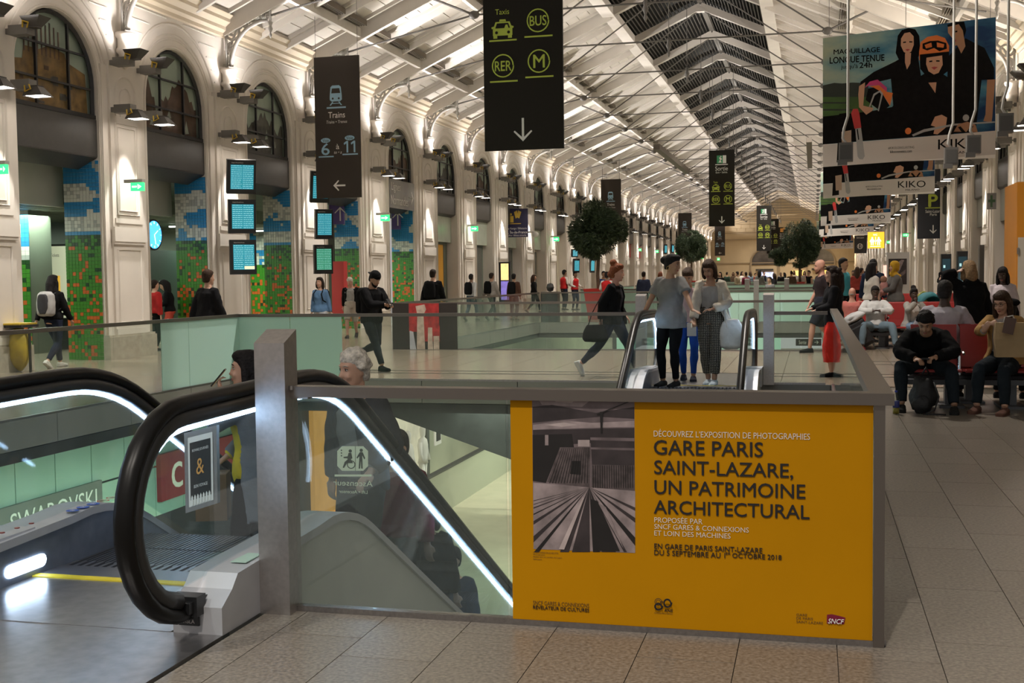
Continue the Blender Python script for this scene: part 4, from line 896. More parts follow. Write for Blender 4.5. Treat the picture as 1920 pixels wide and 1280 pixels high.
def trains(px, y, lab, nums, m=GREYS, arr=True):
    b = Board(px, y, m, 'direction_sign', lab, 'sign'); W_ = (px[2] - px[0]) / 89; H_ = (px[3] - px[1]) / 262; X = lambda x: px[0] + (x - 588) * W_; Y_ = lambda v: px[1] + (v - 108) * H_
    b.shapes(traini(X(630.5), Y_(179), 24 * W_, SKYB, m)); b.shapes([(SKYB, rect(X(612), Y_(201), X(650), Y_(204)))], 'underline'); b.text('Trains', (X(615), Y_(210.5), X(648), Y_(221.5)), WHT, bold=.01); b.text('Trains • Trenes', (X(611), Y_(226), X(652), Y_(231.5)), WHT, shear=.25)
    if nums:
        for (x0, x1, yy, n) in ((599, 618, 258.5, nums[0]), (646.5, 666, 255.5, nums[1])):
            b.shapes([(SKYB, circ(X((x0 + x1) / 2), Y_(yy + 4), (x1 - x0) / 2 * W_, 4.6 * H_, n=16))], 'pill'); b.text('Voie', (X(x0 + 3), Y_(yy + 1), X(x1 - 3), Y_(yy + 7)), m)
            if n == '11':
                for u in (x0 - 2, x0 + 12): b.shapes([(SKYB, [(X(u + 5.2), Y_(yy + 9.5)), (X(u + 8.6), Y_(yy + 9.5)), (X(u + 8.6), Y_(yy + 31)), (X(u + 5.2), Y_(yy + 31)), (X(u + 5.2), Y_(yy + 14)), (X(u + .8), Y_(yy + 16.6)), (X(u - .2), Y_(yy + 13.4))])], 'numeral')
            else: b.text(n, (X(x0 + (1 if len(n) == 1 else -3)), Y_(yy + 9.5), X(x1 + (-2 if len(n) == 1 else 4)), Y_(yy + 31)), SKYB, bold=.02)
            b.shapes([(SKYB, rect(X(x0 - 5), Y_(yy + 33), X(x1 + 6), Y_(yy + 35.5)))], 'underline')
        b.text('à', (X(629), Y_(270), X(635.5), Y_(279.5)), WHT); b.text('to • a', (X(625), Y_(283.5), X(640), Y_(288)), WHT, shear=.25)
    if arr: b.shapes(arrow(X(622), Y_(347), 24 * W_, 3.2 * W_, WHT, 180), 'arrow')
    hang(b, (px[0] + 3, px[2] - 3)); return b
trains((588, 108, 677.5, 369.5), 29.3, 'tall brown-grey hanging sign for platforms 6 to 11 with a pale blue train symbol', ('6', '11'))
trains((1126.5, 336.5, 1165, 450), 74, 'brown-grey train sign partly hidden behind the nearest round tree', None, arr=False)
trains((1271.5, 399.5, 1297, 474), 106, 'small brown-grey train sign above the second round tree', None)
trains((1340, 423, 1359.5, 479), 140, 'smallest far train sign for platforms 22 to 27 at the end of the left wall', ('22', '27'))
NAVY = mat('navy_sign', (.022, .020, .075), .45)
b = Board((938.5, 392, 990, 444), 55, NAVY, 'direction_sign', 'navy hanging ticket office sign with a yellow counter symbol', 'sign'); YL = mat('yellow_print', (.80, .55, .08), .5)
b.shapes([(YL, rect(952, 405, 963, 417)), (YL, circ(958, 402, 2.2, n=10)), (YL, [(964, 398), (970, 395), (972, 407), (967, 410)]), (YL, [(972, 395), (978, 398), (974, 410), (970, 408)]), (YL, rect(952, 418.6, 977, 420))]); b.text('Services Navigo / Billetterie', (941, 426, 988, 431), WHT); b.text('Paris, Île-de-France', (940.5, 431.5, 989, 438), WHT, bold=.02); b.text('Ticket office • Billetes cercanías', (942, 439, 987, 442), WHT); hang(b, (945, 984))
q = MB(); a = P(1004, 437, Y=56); q.tube([a + Vector((-.45, 0, .05)), a + Vector((-.1, 0, .08)), a], .04, 6); q.ell(a + Vector((0, 0, -.06)), (.16, .16, .14), n=10, k=6); tag(q.build('dome_camera', WHT, None, True), 'white dome camera on an arm right of the navy sign', 'camera')
PBL = mat('blue_black_sign', (.014, .017, .026), .4)
b = Board((1721, 318, 1781, 446.5), 55, PBL, 'direction_sign', 'blue-black parking sign with a lime letter P near the right wall', 'sign'); b.text('P', (1741.5, 365, 1757.5, 387), LIME, bold=.05); b.shapes([(LIME, rect(1735, 388.5, 1765, 390.5))], 'underline'); b.text('Saint-Lazare', (1735.5, 393, 1765, 398.5), WHT, bold=.015); b.text('Paris', (1744, 399.5, 1756.5, 404), WHT, bold=.015); b.shapes(arrow(1750, 437.5, 16, 2.2, WHT, 90), 'arrow'); hang(b, (1726, 1776))
LO = mat('lit_orange_sign', (.9, .45, .03), .5, emit=.75, ecol=(1, .48, .03)); LW = mat('lit_white_print', (1, 1, 1), .5, emit=1.1, ecol=(1, .96, .9))
b = Board((1627, 435, 1658, 465), 70, LO, 'toilet_sign', 'lit orange toilet sign with two white walking figures', 'sign')
for cx, k in ((1635.5, 1), (1647.5, 0)): b.shapes([(LW, circ(cx, 446, 1.7, n=8)), (LW, [(cx - 2.2, 448), (cx + 2.2, 448), (cx + (3.4 if k else 1.8), 454), (cx - (3.4 if k else 1.8), 454)]), (LW, rect(cx - 2.6, 453, cx - .8, 459)), (LW, rect(cx + .8, 453, cx + 2.6, 459)), (LW, [(cx - 2, 448), (cx - 5, 452), (cx - 4, 453), (cx - 1.5, 450)]), (LW, [(cx + 2, 448), (cx + 5, 452), (cx + 4, 453), (cx + 1.5, 450)])])
b.shapes([(LW, rect(1641.2, 444, 1642.2, 458)), (LW, rect(1632, 461, 1651, 462))], 'underline'); b.text('WC', (1637, 438.5, 1645, 442), LW)
b = Board((1602, 442, 1625.5, 474.5), 75, PBL, 'direction_sign', 'small black sign with a white pictogram left of the orange toilet sign', 'sign'); b.shapes([(WHT, p) for p in ringp(1612.5, 461.5, 5.2, 1)] + [(WHT, rect(1609.5, 458.5, 1611, 464)), (WHT, rect(1613.5, 458.5, 1615, 464))]); b.text('Saint-Lazare', (1606, 444, 1620, 447), WHT)
# ---------------------------------------------------------------- hanging advertising banners
def z4(*p): return [(1440 + x / 4, y / 4) for x, y in p]
SK1 = mat('print_skin', (.55, .30, .19), .6); SK2 = mat('print_skin_dark', (.34, .17, .09), .6); PB = mat('print_black', (.005, .0046, .005), .8, nz=(9, .5), spec=.1); PH_ = mat('print_hair', (.003, .0026, .003), .8, spec=.1)
SKY1 = mat('print_sky_blue', (.10, .26, .36), .6, nz=(.5, .5)); SKY2 = mat('print_sky_pale', (.42, .52, .42), .6, nz=(.9, .25)); SKY3 = mat('print_sky_deep', (.035, .10, .22), .6, nz=(.9, .6)); HL1 = mat('print_hill_green', (.035, .085, .012), .6, nz=(2, .5)); HL2 = mat('print_hill_dark', (.012, .02, .014), .6)
OR_ = mat('print_orange', (.68, .16, .02), .5); MG = mat('print_magenta', (.50, .03, .16), .5); RDP = mat('print_red', (.50, .03, .03), .5); PW = mat('print_white', (.60, .56, .53), .5); LIP = mat('print_lip', (.35, .04, .04), .5); SIL = mat('print_silver', (.34, .34, .34), .5)
def banner(px, y, lab, art=None):
    b = Board(px, y, WHT, 'advertising_banner', lab, 'banner', None, .03)
    return b
SKN = mat('print_sky', (.2, .3, .4), .7, spec=.1); _n = SKN.node_tree; _t = _n.nodes.new('ShaderNodeTexCoord'); _m = _n.nodes.new('ShaderNodeMapping'); _m.inputs['Scale'].default_value = (.5, 1, 1.3); _z = _n.nodes.new('ShaderNodeTexNoise'); _z.inputs['Scale'].default_value = 1.3; _z.inputs['Detail'].default_value = 7; _g = _n.nodes.new('ShaderNodeSeparateXYZ'); _a = _n.nodes.new('ShaderNodeMath'); _a.operation = 'MULTIPLY_ADD'; _a.inputs[1].default_value = -.11; _r = _n.nodes.new('ShaderNodeValToRGB')
_n.links.new(_t.outputs['Object'], _m.inputs[0]); _n.links.new(_m.outputs[0], _z.inputs['Vector']); _n.links.new(_t.outputs['Object'], _g.inputs[0]); _n.links.new(_g.outputs[0], _a.inputs[0]); _n.links.new(_z.outputs[0], _a.inputs[2]); _n.links.new(_a.outputs[0], _r.inputs[0]); _n.links.new(_r.outputs[0], _n.nodes['Principled BSDF'].inputs['Base Color'])
_e = _r.color_ramp.elements; _e[0].position = .28; _e[0].color = (.012, .035, .10, 1); _e[1].position = .8; _e[1].color = (.42, .48, .36, 1); _x = _e.new(.45); _x.color = (.05, .17, .27, 1); _x = _e.new(.6); _x.color = (.20, .34, .36, 1)
b1 = banner((1543.5, 68, 1866, 296), 28, 'largest hanging cosmetics banner with three women in black and an orange helmet')
art = [(SKN, z4((412, 285), (1698, 212), (1702, 1000), (412, 1045))),
       (HL2, z4((412, 622), (500, 608), (560, 615), (640, 612), (760, 622), (760, 740), (412, 740))), (HL1, z4((412, 705), (780, 720), (800, 860), (412, 850))), (HL2, z4((412, 740), (600, 750), (600, 760), (412, 752))), (HL2, z4((412, 790), (640, 800), (640, 812), (412, 802))), (PB, z4((412, 845), (820, 820), (900, 1020), (412, 1045))),
       (PB, z4((700, 610), (800, 545), (960, 480), (1040, 440), (1130, 440), (1160, 620), (1160, 1010), (640, 1035), (690, 900), (950, 800), (930, 600), (700, 640))), (PB, z4((1350, 470), (1480, 345), (1620, 420), (1690, 560), (1690, 640), (1600, 640), (1560, 1000), (1350, 1005))), (PB, z4((1060, 640), (1190, 570), (1280, 560), (1370, 620), (1400, 1008), (960, 1022), (940, 800))),
       (PB, z4((720, 830), (1000, 790), (1100, 1018), (640, 1034))),
       (PH_, z4((980, 300), (1010, 262), (1060, 250), (1110, 262), (1140, 310), (1150, 420), (1120, 490), (1000, 490), (965, 420))), (SK1, z4((1005, 320), (1030, 285), (1070, 280), (1098, 310), (1100, 370), (1082, 415), (1055, 432), (1025, 415), (1003, 370))), (SK1, z4((1035, 425), (1080, 425), (1075, 500), (1050, 540), (1035, 490))), (LIP, z4((1035, 400), (1055, 396), (1072, 400), (1055, 412))), (PH_, z4((1020, 345), (1042, 343), (1042, 352), (1020, 354))), (PH_, z4((1066, 343), (1090, 345), (1090, 353), (1066, 352))),
       (OR_, z4((1140, 420), (1150, 355), (1200, 320), (1270, 312), (1330, 335), (1360, 390), (1360, 470), (1140, 480))), (PH_, z4((1165, 365), (1220, 350), (1280, 350), (1340, 370), (1345, 410), (1290, 425), (1250, 400), (1200, 415), (1165, 400))), (OR_, z4((1180, 375), (1230, 362), (1235, 392), (1190, 400))), (OR_, z4((1270, 362), (1325, 378), (1320, 402), (1272, 395))),
       (PH_, z4((1145, 440), (1360, 430), (1362, 560), (1290, 610), (1200, 600), (1148, 540))), (SK1, z4((1195, 465), (1310, 455), (1315, 520), (1285, 575), (1250, 585), (1210, 560), (1192, 510))), (LIP, z4((1230, 535), (1252, 530), (1280, 535), (1252, 552))), (PH_, z4((1215, 488), (1238, 486), (1238, 496), (1215, 498))), (PH_, z4((1266, 486), (1292, 488), (1292, 498), (1266, 496))), (SK1, z4((1210, 640), (1270, 640), (1262, 715))),
       (PH_, z4((1345, 245), (1400, 225), (1470, 230), (1485, 290), (1470, 340), (1380, 330))), (SK2, z4((1350, 260), (1430, 245), (1460, 290), (1480, 400), (1450, 450), (1420, 390), (1395, 395), (1385, 340), (1352, 300))), (PH_, z4((1390, 292), (1420, 288), (1420, 300), (1390, 303))), (LIP, z4((1388, 352), (1412, 350), (1410, 366), (1390, 364))),
       (SK1, z4((690, 640), (735, 615), (722, 780), (800, 800), (790, 820), (745, 845), (690, 790), (684, 700))), (MG, z4((730, 655), (770, 612), (830, 600), (900, 660), (900, 700), (840, 640), (760, 640))), (OR_, z4((760, 645), (840, 640), (900, 690), (945, 700), (925, 790), (860, 690), (800, 655))), (PB, z4((760, 660), (800, 655), (860, 690), (922, 790), (860, 830), (740, 740))), (SIL, z4((765, 790), (800, 700), (850, 675), (872, 700), (840, 825), (832, 820), (858, 705), (845, 690), (808, 712), (775, 792))),
       (SK2, z4((1640, 640), (1698, 640), (1680, 900), (1675, 935), (1615, 925), (1630, 880))), (SK1, z4((1230, 940), (1260, 880), (1310, 868), (1350, 890), (1340, 960), (1280, 1005), (1250, 1000), (1262, 950))), (OR_, circ(1440 + 1062 / 4, 973 / 4, 6, n=10)), (SIL, z4((1090, 1000), (1180, 965), (1400, 935), (1700, 930), (1700, 940), (1400, 948), (1180, 985), (1100, 1012))), (SK2, z4((1400, 990), (1430, 940), (1500, 925), (1560, 950), (1575, 1000))), (PB, z4((1430, 960), (1450, 955), (1490, 1000), (1465, 1004))), (PB, z4((1545, 958), (1525, 955), (1490, 1000), (1510, 1002))), (SIL, circ(1440 + 1488 / 4, 897 / 4, 6, n=10)),
       (PW, z4((412, 1050), (1702, 995), (1706, 1160), (414, 1207))), (PB, z4((538, 830), (596, 826), (600, 1170), (520, 1178))), (mat('print_beige', (.42, .30, .22), .5), z4((556, 960), (632, 950), (632, 1118), (562, 1122))), (RDP, z4((630, 830), (645, 800), (680, 800), (692, 830), (708, 935), (656, 942))), (SIL, z4((662, 942), (706, 936), (735, 1140), (720, 1162), (695, 1160), (680, 1140))), (PB, z4((672, 945), (682, 944), (692, 1020), (684, 1022)))]
b1.shapes(art, 'printed_picture', st=.00008)
def zt4(x0, y0, x1, y1): return (1440 + x0 / 4, y0 / 4, 1440 + x1 / 4, y1 / 4)
b1n = -.0075
def btxt(b, s, px, m, **k):
    a = b.q(px[0], px[1]); c = b.q(px[2], px[3]); return text(s, (a[0], c[0], c[1], a[1]), b1n, m, b.o, **k)
btxt(b1, 'MAQUILLAGE', zt4(495, 372, 846, 412), PH_, bold=.03); btxt(b1, 'LONGUE TENUE', zt4(465, 425, 880, 470), PH_, bold=.03); btxt(b1, "jusqu'à", zt4(552, 482, 680, 520), PH_, bold=.01); btxt(b1, '24h', zt4(692, 474, 788, 512), PH_, bold=.04)
btxt(b1, 'KIKO', zt4(1285, 1040, 1600, 1112), PH_); btxt(b1, 'MILANO', zt4(1372, 1128, 1530, 1146), PH_, bold=.02); btxt(b1, '#KIKOLONGLASTING', zt4(912, 1080, 1108, 1098), PH_); btxt(b1, 'kikocosmetics.com', zt4(928, 1106, 1090, 1124), PH_, bold=.03)
hang(b1, (1555, 1700, 1855))
km = tree_of(b1.o); LBN = ['second cosmetics banner, mostly hidden below the largest one', 'third cosmetics banner down the hall', 'fourth cosmetics banner down the hall, above the toilet sign', 'fifth and smallest cosmetics banner down the hall']
for k, (x0, x1, yb) in enumerate(((1543.5, 1755, 368.5), (1539, 1673, 421), (1536, 1641, 442), (1531, 1602, 466.5))):
    Yk = 28 * (b1.px[2] - b1.px[0]) / (x1 - x0); c = copy_tree(b1.o, km); a = P(x0, yb, Y=Yk); c.location = (a.x + (b1.x1 - b1.x0) / 2, Yk, a.z); c['label'] = LBN[k]
# lamps, trunking and rod-hung boxes
for k, (x, y0, y1, d) in enumerate(((1586, -40, 282, 20), (1783, -40, 290, 22), (1825, -40, 268, 21), (1885, -40, 228, 20))):
    a = P(x, y1, Y=d); t = thing('hanging_loudspeaker', ('grey box loudspeaker on a white rod before the left edge of the largest banner', 'grey box loudspeaker on a white rod below the middle of the largest banner', 'grey box loudspeaker on a white rod covering the last letter of the largest banner', 'grey box loudspeaker on a white rod at the far right')[k], 'loudspeaker', a)
    q = MB(); top = roofz(a.x) - a.z - .1; q.tube([(.0, 0, .12), (-.05, 0, .2), (-.03, 0, .35), (.03, 0, .55), (.03, 0, top)], .022, 7); q.build('rod', IRONW, t, True)
    q = MB(); q.box(-.11, .11, -.1, .1, -.18, .12); q.box(-.13, .02, -.12, .0, -.24, -.16); q.build('box', mat('speaker_grey', (.15, .14, .13), .5), t); q = MB(); q.box(-.09, .09, -.105, -.1, -.15, .08); q.build('grille', mat('speaker_grille', (.10, .095, .09), .6), t)
for k, ((xa, ya), (xb, yb), d) in enumerate((((1231, 275), (1291, 321), 44), ((1517, 262), (1521, 312), 52))):
    a = P(xa, ya, Y=d); # follow the hall's axis
    lo, hi = d, d + 60
    for _ in range(40):
        m_ = (lo + hi) / 2; pz = P(xb, yb, X=a.x)
        break
    t = P(xb, yb, Z=a.z); q = MB(); q.beam((a.x, a.y, a.z), (a.x, t.y, a.z), .24, .2); o = tag(q.build('light_trunking', mat('trunking_brown', (.13, .11, .09), .5)), ('dark lighting trough hung lengthwise among the tie rods on the left', 'dark lighting trough hung lengthwise right of the skylight')[k], 'lamp')
# ---------------------------------------------------------------- clock, wall banners, purple signs
a = P(289, 440, X=-14.7); q = MB(); n = 24
t = thing('clock', 'round blue lit clock just inside the second arch', 'clock', a)
q = MB(); q.prism(circ(0, 0, .36, n=28), lambda u, v, s: Vector((s, u, v)), -.06, .0); q.build('case', FRAMEB, t)
q = MB(); q.poly([(.004, .32 * math.cos(x), .32 * math.sin(x)) for x in [2 * math.pi * i / 28 for i in range(28)]]); q.build('dial', mat('lit_clock_blue', (.05, .35, .9), .4, emit=1.3, ecol=(.06, .35, .85)), t, fix=False)
q = MB()
for i in range(12): x = 2 * math.pi * i / 12; c_, s_ = math.cos(x), math.sin(x); q.beam((.008, .25 * c_, .25 * s_), (.008, .3 * c_, .3 * s_), .02, .004)
q.beam((.008, 0, 0), (.008, .15, .1), .022, .004); q.beam((.008, 0, 0), (.008, .05, -.22), .02, .004); q.build('hands', LW, t)
q = MB(); y0, y1 = 38.15, 40.7; q.box(XL - .02, XL + .03, y0, y1, 4.0, 4.98); o = tag(q.build('wall_banner', mat('grey_printed_banner', (.26, .25, .24), .5, nz=(1.2, .3))), 'grey banner for the Normandy lines under an arched window', 'banner')
def wallface(y0, y1, z0, z1): return Matrix.Translation((XL + .04, y0, z0)) @ Matrix(((0, 0, 1, 0), (y1 - y0, 0, 0, 0), (0, z1 - z0, 0, 0), (0, 0, 0, 1)))
text('Lignes', (0, 1, 0, 1), 0, WHT, o, face=wallface(38.3, 39.2, 4.52, 4.88)); text('Normandes', (0, 1, 0, 1), 0, WHT, o, face=wallface(38.25, 40.0, 4.12, 4.44))
q = MB(); q.beam((XL + .04, 40.1, 4.45), (XL + .04, 40.55, 4.45), .05, .01, up=(0, 0, 1)); q.add([(XL + .04, 40.58, 4.45), (XL + .04, 40.35, 4.7), (XL + .04, 40.35, 4.62), (XL + .04, 40.5, 4.45), (XL + .04, 40.35, 4.28), (XL + .04, 40.35, 4.2)], [(0, 1, 2, 3), (0, 3, 4, 5)]); q.build('arrow', WHT, o, fix=False)
PUR_ = mat('purple_sign', (.12, .09, .30), .45)
for px, y, lb in (((616.5, 379, 645, 420), 35.2, 'purple sign with a white upward arrow beside the red panel'), ((734, 388, 751, 430), 40.4, 'purple sign with a white upward arrow under the grey wall banner')):
    b = Board(px, y, PUR_, 'direction_sign', lb, 'sign'); cx = px[2] - 7 if px[0] < 700 else px[2] - 5; b.shapes(arrow(cx, px[1] + 9, 26, 2.4, WHT, -90), 'arrow')
# ---------------------------------------------------------------- departure screens
SCR = mat('screen_teal', (.02, .22, .30), .3, emit=.32, ecol=(.02, .42, .55)); SCG = mat('screen_green', (.03, .25, .14), .3, emit=.3, ecol=(.05, .42, .25)); SCD = mat('screen_dark', (.02, .03, .04), .3, emit=.2, ecol=(.02, .08, .10)); SCT = mat('screen_text', (.6, .85, .85), .3, emit=.45, ecol=(.35, .65, .7)); SCC = mat('screen_cream', (.7, .6, .35), .3, emit=.8, ecol=(.75, .6, .35))
def screen(px, y, tilt, lab, group=None, kind=0, seed=0, depth=.32):
    a = P(px[0], px[1], Y=y); c = P(px[2], px[3], Y=y); w_, h_ = (c.x - a.x) * .86, a.z - c.z; t = thing('departure_screen', lab, 'screen', ((a.x + c.x) / 2, y, (a.z + c.z) / 2), 0, group); t.rotation_euler = (R(tilt), 0, R(36)); t.location.x += .04
    q = MB(); q.box(-w_ / 2, w_ / 2, 0, depth * .5, -h_ / 2, h_ / 2); q.loft([[Vector((i * w_ / 2, depth * .5, j * h_ / 2)) for i, j in ((-1, -1), (1, -1), (1, 1), (-1, 1))], [Vector((i * w_ / 2 * .8, depth, j * h_ / 2 * .8)) for i, j in ((-1, -1), (1, -1), (1, 1), (-1, 1))]]); q.build('case', FRAMEB, t)
    q = MB(); x0, x1, z0, z1 = -w_ * .38, w_ * .42, -h_ * .36, h_ * .36; q.poly([(x0, -.004, z0), (x1, -.004, z0), (x1, -.004, z1), (x0, -.004, z1)]); q.build('display', (SCR, SCG, SCR)[kind], t, fix=False)
    rr = random.Random(seed); q = MB(); n = 12
    for i in range(n):
        for k in range(2):
            u = x0 + (x1 - x0) * (.03 + .5 * k); z = z1 - (z1 - z0) * (i + .5) / n
            if kind == 2 and k == 1 and i > 10: continue
            e = u
            while e < u + (x1 - x0) * .42:
                l = rr.uniform(.02, .07) * (x1 - x0) * 2; q.add([(e, -.007, z - .0045), (min(e + l, u + (x1 - x0) * .45), -.007, z - .0045), (min(e + l, u + (x1 - x0) * .45), -.007, z + .0045), (e, -.007, z + .0045)], [(0, 1, 2, 3)]); e += l + .012
    if kind == 2: q.poly([(x0 + (x1 - x0) * .52, -.008, z0 + .01), (x1, -.008, z0 + .01), (x1, -.008, z0 + (z1 - z0) * .14), (x0 + (x1 - x0) * .52, -.008, z0 + (z1 - z0) * .14)], 1)
    tag(q.build('display_text', [SCT, SCC], t, fix=False), kind='stuff')
    if w_ > .3: text('Départs Île-de-France', (-w_ * .35, w_ * .05, h_ * .40, h_ * .44), -.004, WHT, t)
    q = MB(); q.box(-.03, .03, depth * .4, depth + .15, -.03, .03); q.build('mount', IRONG, t); return t
screen((421, 301, 479, 363), 25.3, 14, 'topmost of three departure screens stacked on the nearest screen pier, tilted down', kind=0, seed=1)
screen((424, 375, 479, 437), 25.5, 5, 'middle of three departure screens stacked on the nearest screen pier', kind=0, seed=2)
screen((427, 450, 480, 514), 25.6, 0, 'lowest of three departure screens stacked on the nearest screen pier, with a cream box', kind=2, seed=3)
screen((578, 322, 618, 380), 30.3, 14, 'departure screen half hidden behind the platform 6 to 11 sign', kind=0, seed=4)
screen((587, 393, 624, 448), 30.5, 5, 'teal departure screen below the platform 6 to 11 sign', kind=0, seed=5)
screen((585, 459, 624, 513), 30.6, 0, 'green departure screen above the woman in a denim shirt', kind=1, seed=6)
for k, (px, y) in enumerate((((1070, 467, 1084, 482), 62), ((1073, 485, 1087, 511), 62), ((1105, 485, 1115, 511), 68), ((1244, 458, 1251, 476), 108), ((1258, 458, 1264, 474), 114))): screen(px, y, 4, ('small dark screen on a distant pier, upper of the pair behind the round tree', 'small dark screen on a distant pier, lower of the pair behind the round tree', 'small dark screen right of the trunk of the nearest round tree', 'tiny tilted screen on the distant left wall, nearer one', 'tiny tilted screen on the distant left wall, farther one')[k], kind=0, seed=9 + k, depth=.25)
# ---------------------------------------------------------------- lit exit signs
def exitsign(px, y, lab, side=0):
    a = P(px[0], px[1], Y=y); c = P(px[2], px[3], Y=y); t = thing('exit_sign', lab, 'sign', (c.x if side == 0 else a.x, y, c.z), 0, None)
    w_ = c.x - a.x; h_ = a.z - c.z; s = -1 if side == 0 else 1
    q = MB(); q.box(*sorted((0, s * w_)), -.06, .06, h_ * .72, h_); q.build('bracket', IRONW, t); q = MB(); q.box(*sorted((0, s * w_ * .68)), -.03, .03, 0, h_ * .72); q.build('lit_box', GREEN_SIGN, t)
    q = MB(); x0, x1 = sorted((s * w_ * .08, s * w_ * .60)); m_ = (x0 + x1) / 2; q.poly([(x0, -.034, h_ * .3), (m_, -.034, h_ * .3), (m_, -.034, h_ * .44), (x0, -.034, h_ * .44)]); q.poly([(m_ + .02, -.034, h_ * .15), (x1, -.034, h_ * .37), (m_ + .02, -.034, h_ * .58)]); q.build('white_arrow', LW, t, fix=False)
exitsign((-8, 302, 14, 326), 17.6, 'green lit exit sign cut by the left edge of the picture'); exitsign((235, 337, 270, 357.5), 21.6, 'green lit exit sign on the pier between the first two whole arches')
exitsign((706, 399, 730, 414), 36.4, 'green lit exit sign on the pier right of the platform 6 to 11 sign'); exitsign((877, 421, 896, 433), 47.2, 'green lit exit sign left of the navy ticket sign')
exitsign((1033, 442, 1048, 452), 63, 'green lit exit sign just left of the nearest round tree'); 
for k, (x, y_, d) in enumerate(((1199, 467.5, 92), (1231, 470.5, 102), (1269, 476, 118), (1315, 482, 140), (1346, 485, 160))): exitsign((x - 3.5, y_ - 3, x + 3.5, y_ + 3), d, 'tiny green exit sign far along the left wall', 0)
for o in C.objects:
    if o.get('label') == 'tiny green exit sign far along the left wall': o['group'] = 'far exit signs on the left wall'
exitsign((1822, 381, 1850, 394), 45, 'green lit exit sign right of the parking sign', 1); exitsign((1693, 436, 1708, 443), 70, 'green lit exit sign right of the orange toilet sign', 1); exitsign((1663, 450, 1674, 456), 90, 'green lit exit sign beyond the orange toilet sign', 1)
# ---------------------------------------------------------------- the yellow exhibition poster
py0 = FY - .0085
yp = Board((958.5, 741, 1636, 1203), FY - .02, ORNG, 'exhibition_poster', 'big yellow-orange exhibition poster on the near glass barrier', 'poster', None, .009)
YA = P(958.5, 741, Y=FY - .02); 
def yq(px, py):
    a = P(px, py, Y=FY - .02); return (a.x - yp.loc.x, a.z - yp.loc.z)
yp.q = yq
# rebuild the board square to the rail
z0 = P(1200, 1183, Y=FY - .02).z; yp.o.location.z = .025; yp.loc = Vector(yp.o.location)
for o in list(C.objects):
    if o.parent == yp.o: bpy.data.objects.remove(o)
x0, x1 = yq(958.5, 900)[0], yq(1637, 900)[0]; q = MB(); q.box(x0, x1, 0, .009, 0, 1.015); q.build('board', ORNG, yp.o)
WP = mat('white_poster_print', (.72, .66, .58), .5)
def pt(s, p, m, **k):   # p: x0, ytop, x1, ybottom measured at the text's own left and right ends
    a = yq(p[0], p[1]); c = yq(p[2], p[3]); return text(s, (a[0], c[0], c[1], a[1]), -.003, m, yp.o, **k)
F_ = lambda x, y: (960 + x / 2.6667, 740 + y / 2.6667)
def ptz(s, x0, yt, x1, yb, m, **k):
    """x0,yt: top left; yb: baseline at the left (zoomed crop pixels); the height is taken at the left end"""
    a = yq(*F_(x0, yt)); c = yq(*F_(x0, yb)); d = yq(*F_(x1, yb + (x1 - x0) * .03)); return text(s, (a[0], d[0], c[1], a[1]), -.003, m, yp.o, **k)
ptz('DÉCOUVREZ L’EXPOSITION DE PHOTOGRAPHIES', 709, 170, 1490, 208, WP); ptz('GARE PARIS', 710, 225, 1255, 297, BLK, bold=.018); ptz('SAINT-LAZARE,', 712, 326, 1405, 405, BLK, bold=.018)
ptz('UN PATRIMOINE', 713, 425, 1466, 494, BLK, bold=.018); ptz('ARCHITECTURAL', 710, 525, 1487, 592, BLK, bold=.018)
ptz('PROPOSÉE PAR', 712, 604, 953, 637, WP); ptz('SNCF GARES & CONNEXIONS', 712, 644, 1184, 669, WP); ptz('ET LOIN DES MACHINES', 712, 677, 1093, 702, WP)
ptz('EN GARE DE PARIS SAINT-LAZARE', 712, 741, 1252, 767, BLK, bold=.012); ptz('DU 5 SEPTEMBRE AU 1', 712, 773, 1066, 799, BLK, bold=.012); ptz('ER', 1069, 786, 1093, 797, BLK, bold=.012); ptz('OCTOBRE 2018', 1102, 789, 1348, 813, BLK, bold=.012)
DKO = mat('dark_poster_print', (.10, .05, .01), .5)
ptz('SNCF GARES & CONNEXIONS', 106, 1027, 386, 1047, DKO); ptz('RÉVÉLATEUR DE CULTURES', 106, 1046, 386, 1068, BLK, bold=.01)
ptz('ANS', 762, 1068, 803, 1082, BLK, bold=.02); ptz("D'INNOVATIONS", 713, 1085, 803, 1092, DKO); ptz("GARE", 1422, 1091, 1476, 1104, DKO); ptz("DE PARIS", 1422, 1108, 1505, 1121, DKO); ptz("SAINT-LAZARE", 1422, 1126, 1555, 1139, DKO)
for k, (s, x1) in enumerate((('CHRISTOPHE FAUCHEUTTE', 232), ('Photographe', 165), ('Réalisé dans les combles de la gare', 250), ('Saint-Lazare', 150))): ptz(s, 107, 782 + 11 * k, x1, 790 + 11 * k, DKO)
for (cx, cy, r, w_) in ((735, 1030, 20, 3), (735, 1030, 13, 3), (735, 1054, 22, 9), (780, 1037, 22, 8)):
    o_ = [(x / 2.6667 + 960, y / 2.6667 + 740) for x, y in circ(cx, cy, r, r * (1.15 if cx == 780 else 1), n=22)]; i_ = [(x / 2.6667 + 960, y / 2.6667 + 740) for x, y in circ(cx, cy, r - w_, (r - w_) * (1.15 if cx == 780 else 1), n=22)]
    yp.shapes([(BLK, [o_[k], o_[(k + 1) % 22], i_[(k + 1) % 22], i_[k]]) for k in range(22)], 'eighty_emblem')
yp.shapes([(mat('plum_red_logo', (.20, .008, .035), .4), [F_(*p) for p in ((1575, 1098), (1600, 1096), (1640, 1105), (1667, 1113), (1660, 1146), (1574, 1143))])], 'railway_logo'); ptz('SNCF', 1580, 1115, 1660, 1139, WHT, bold=.02, shear=.25)
for o in C.objects:
    if o.parent == yp.o and o.name.startswith('lettering'): pass
tmp = [o for o in C.objects if o.parent == yp.o and o.name.startswith('lettering')][-1]
tmp.location.y = -.004
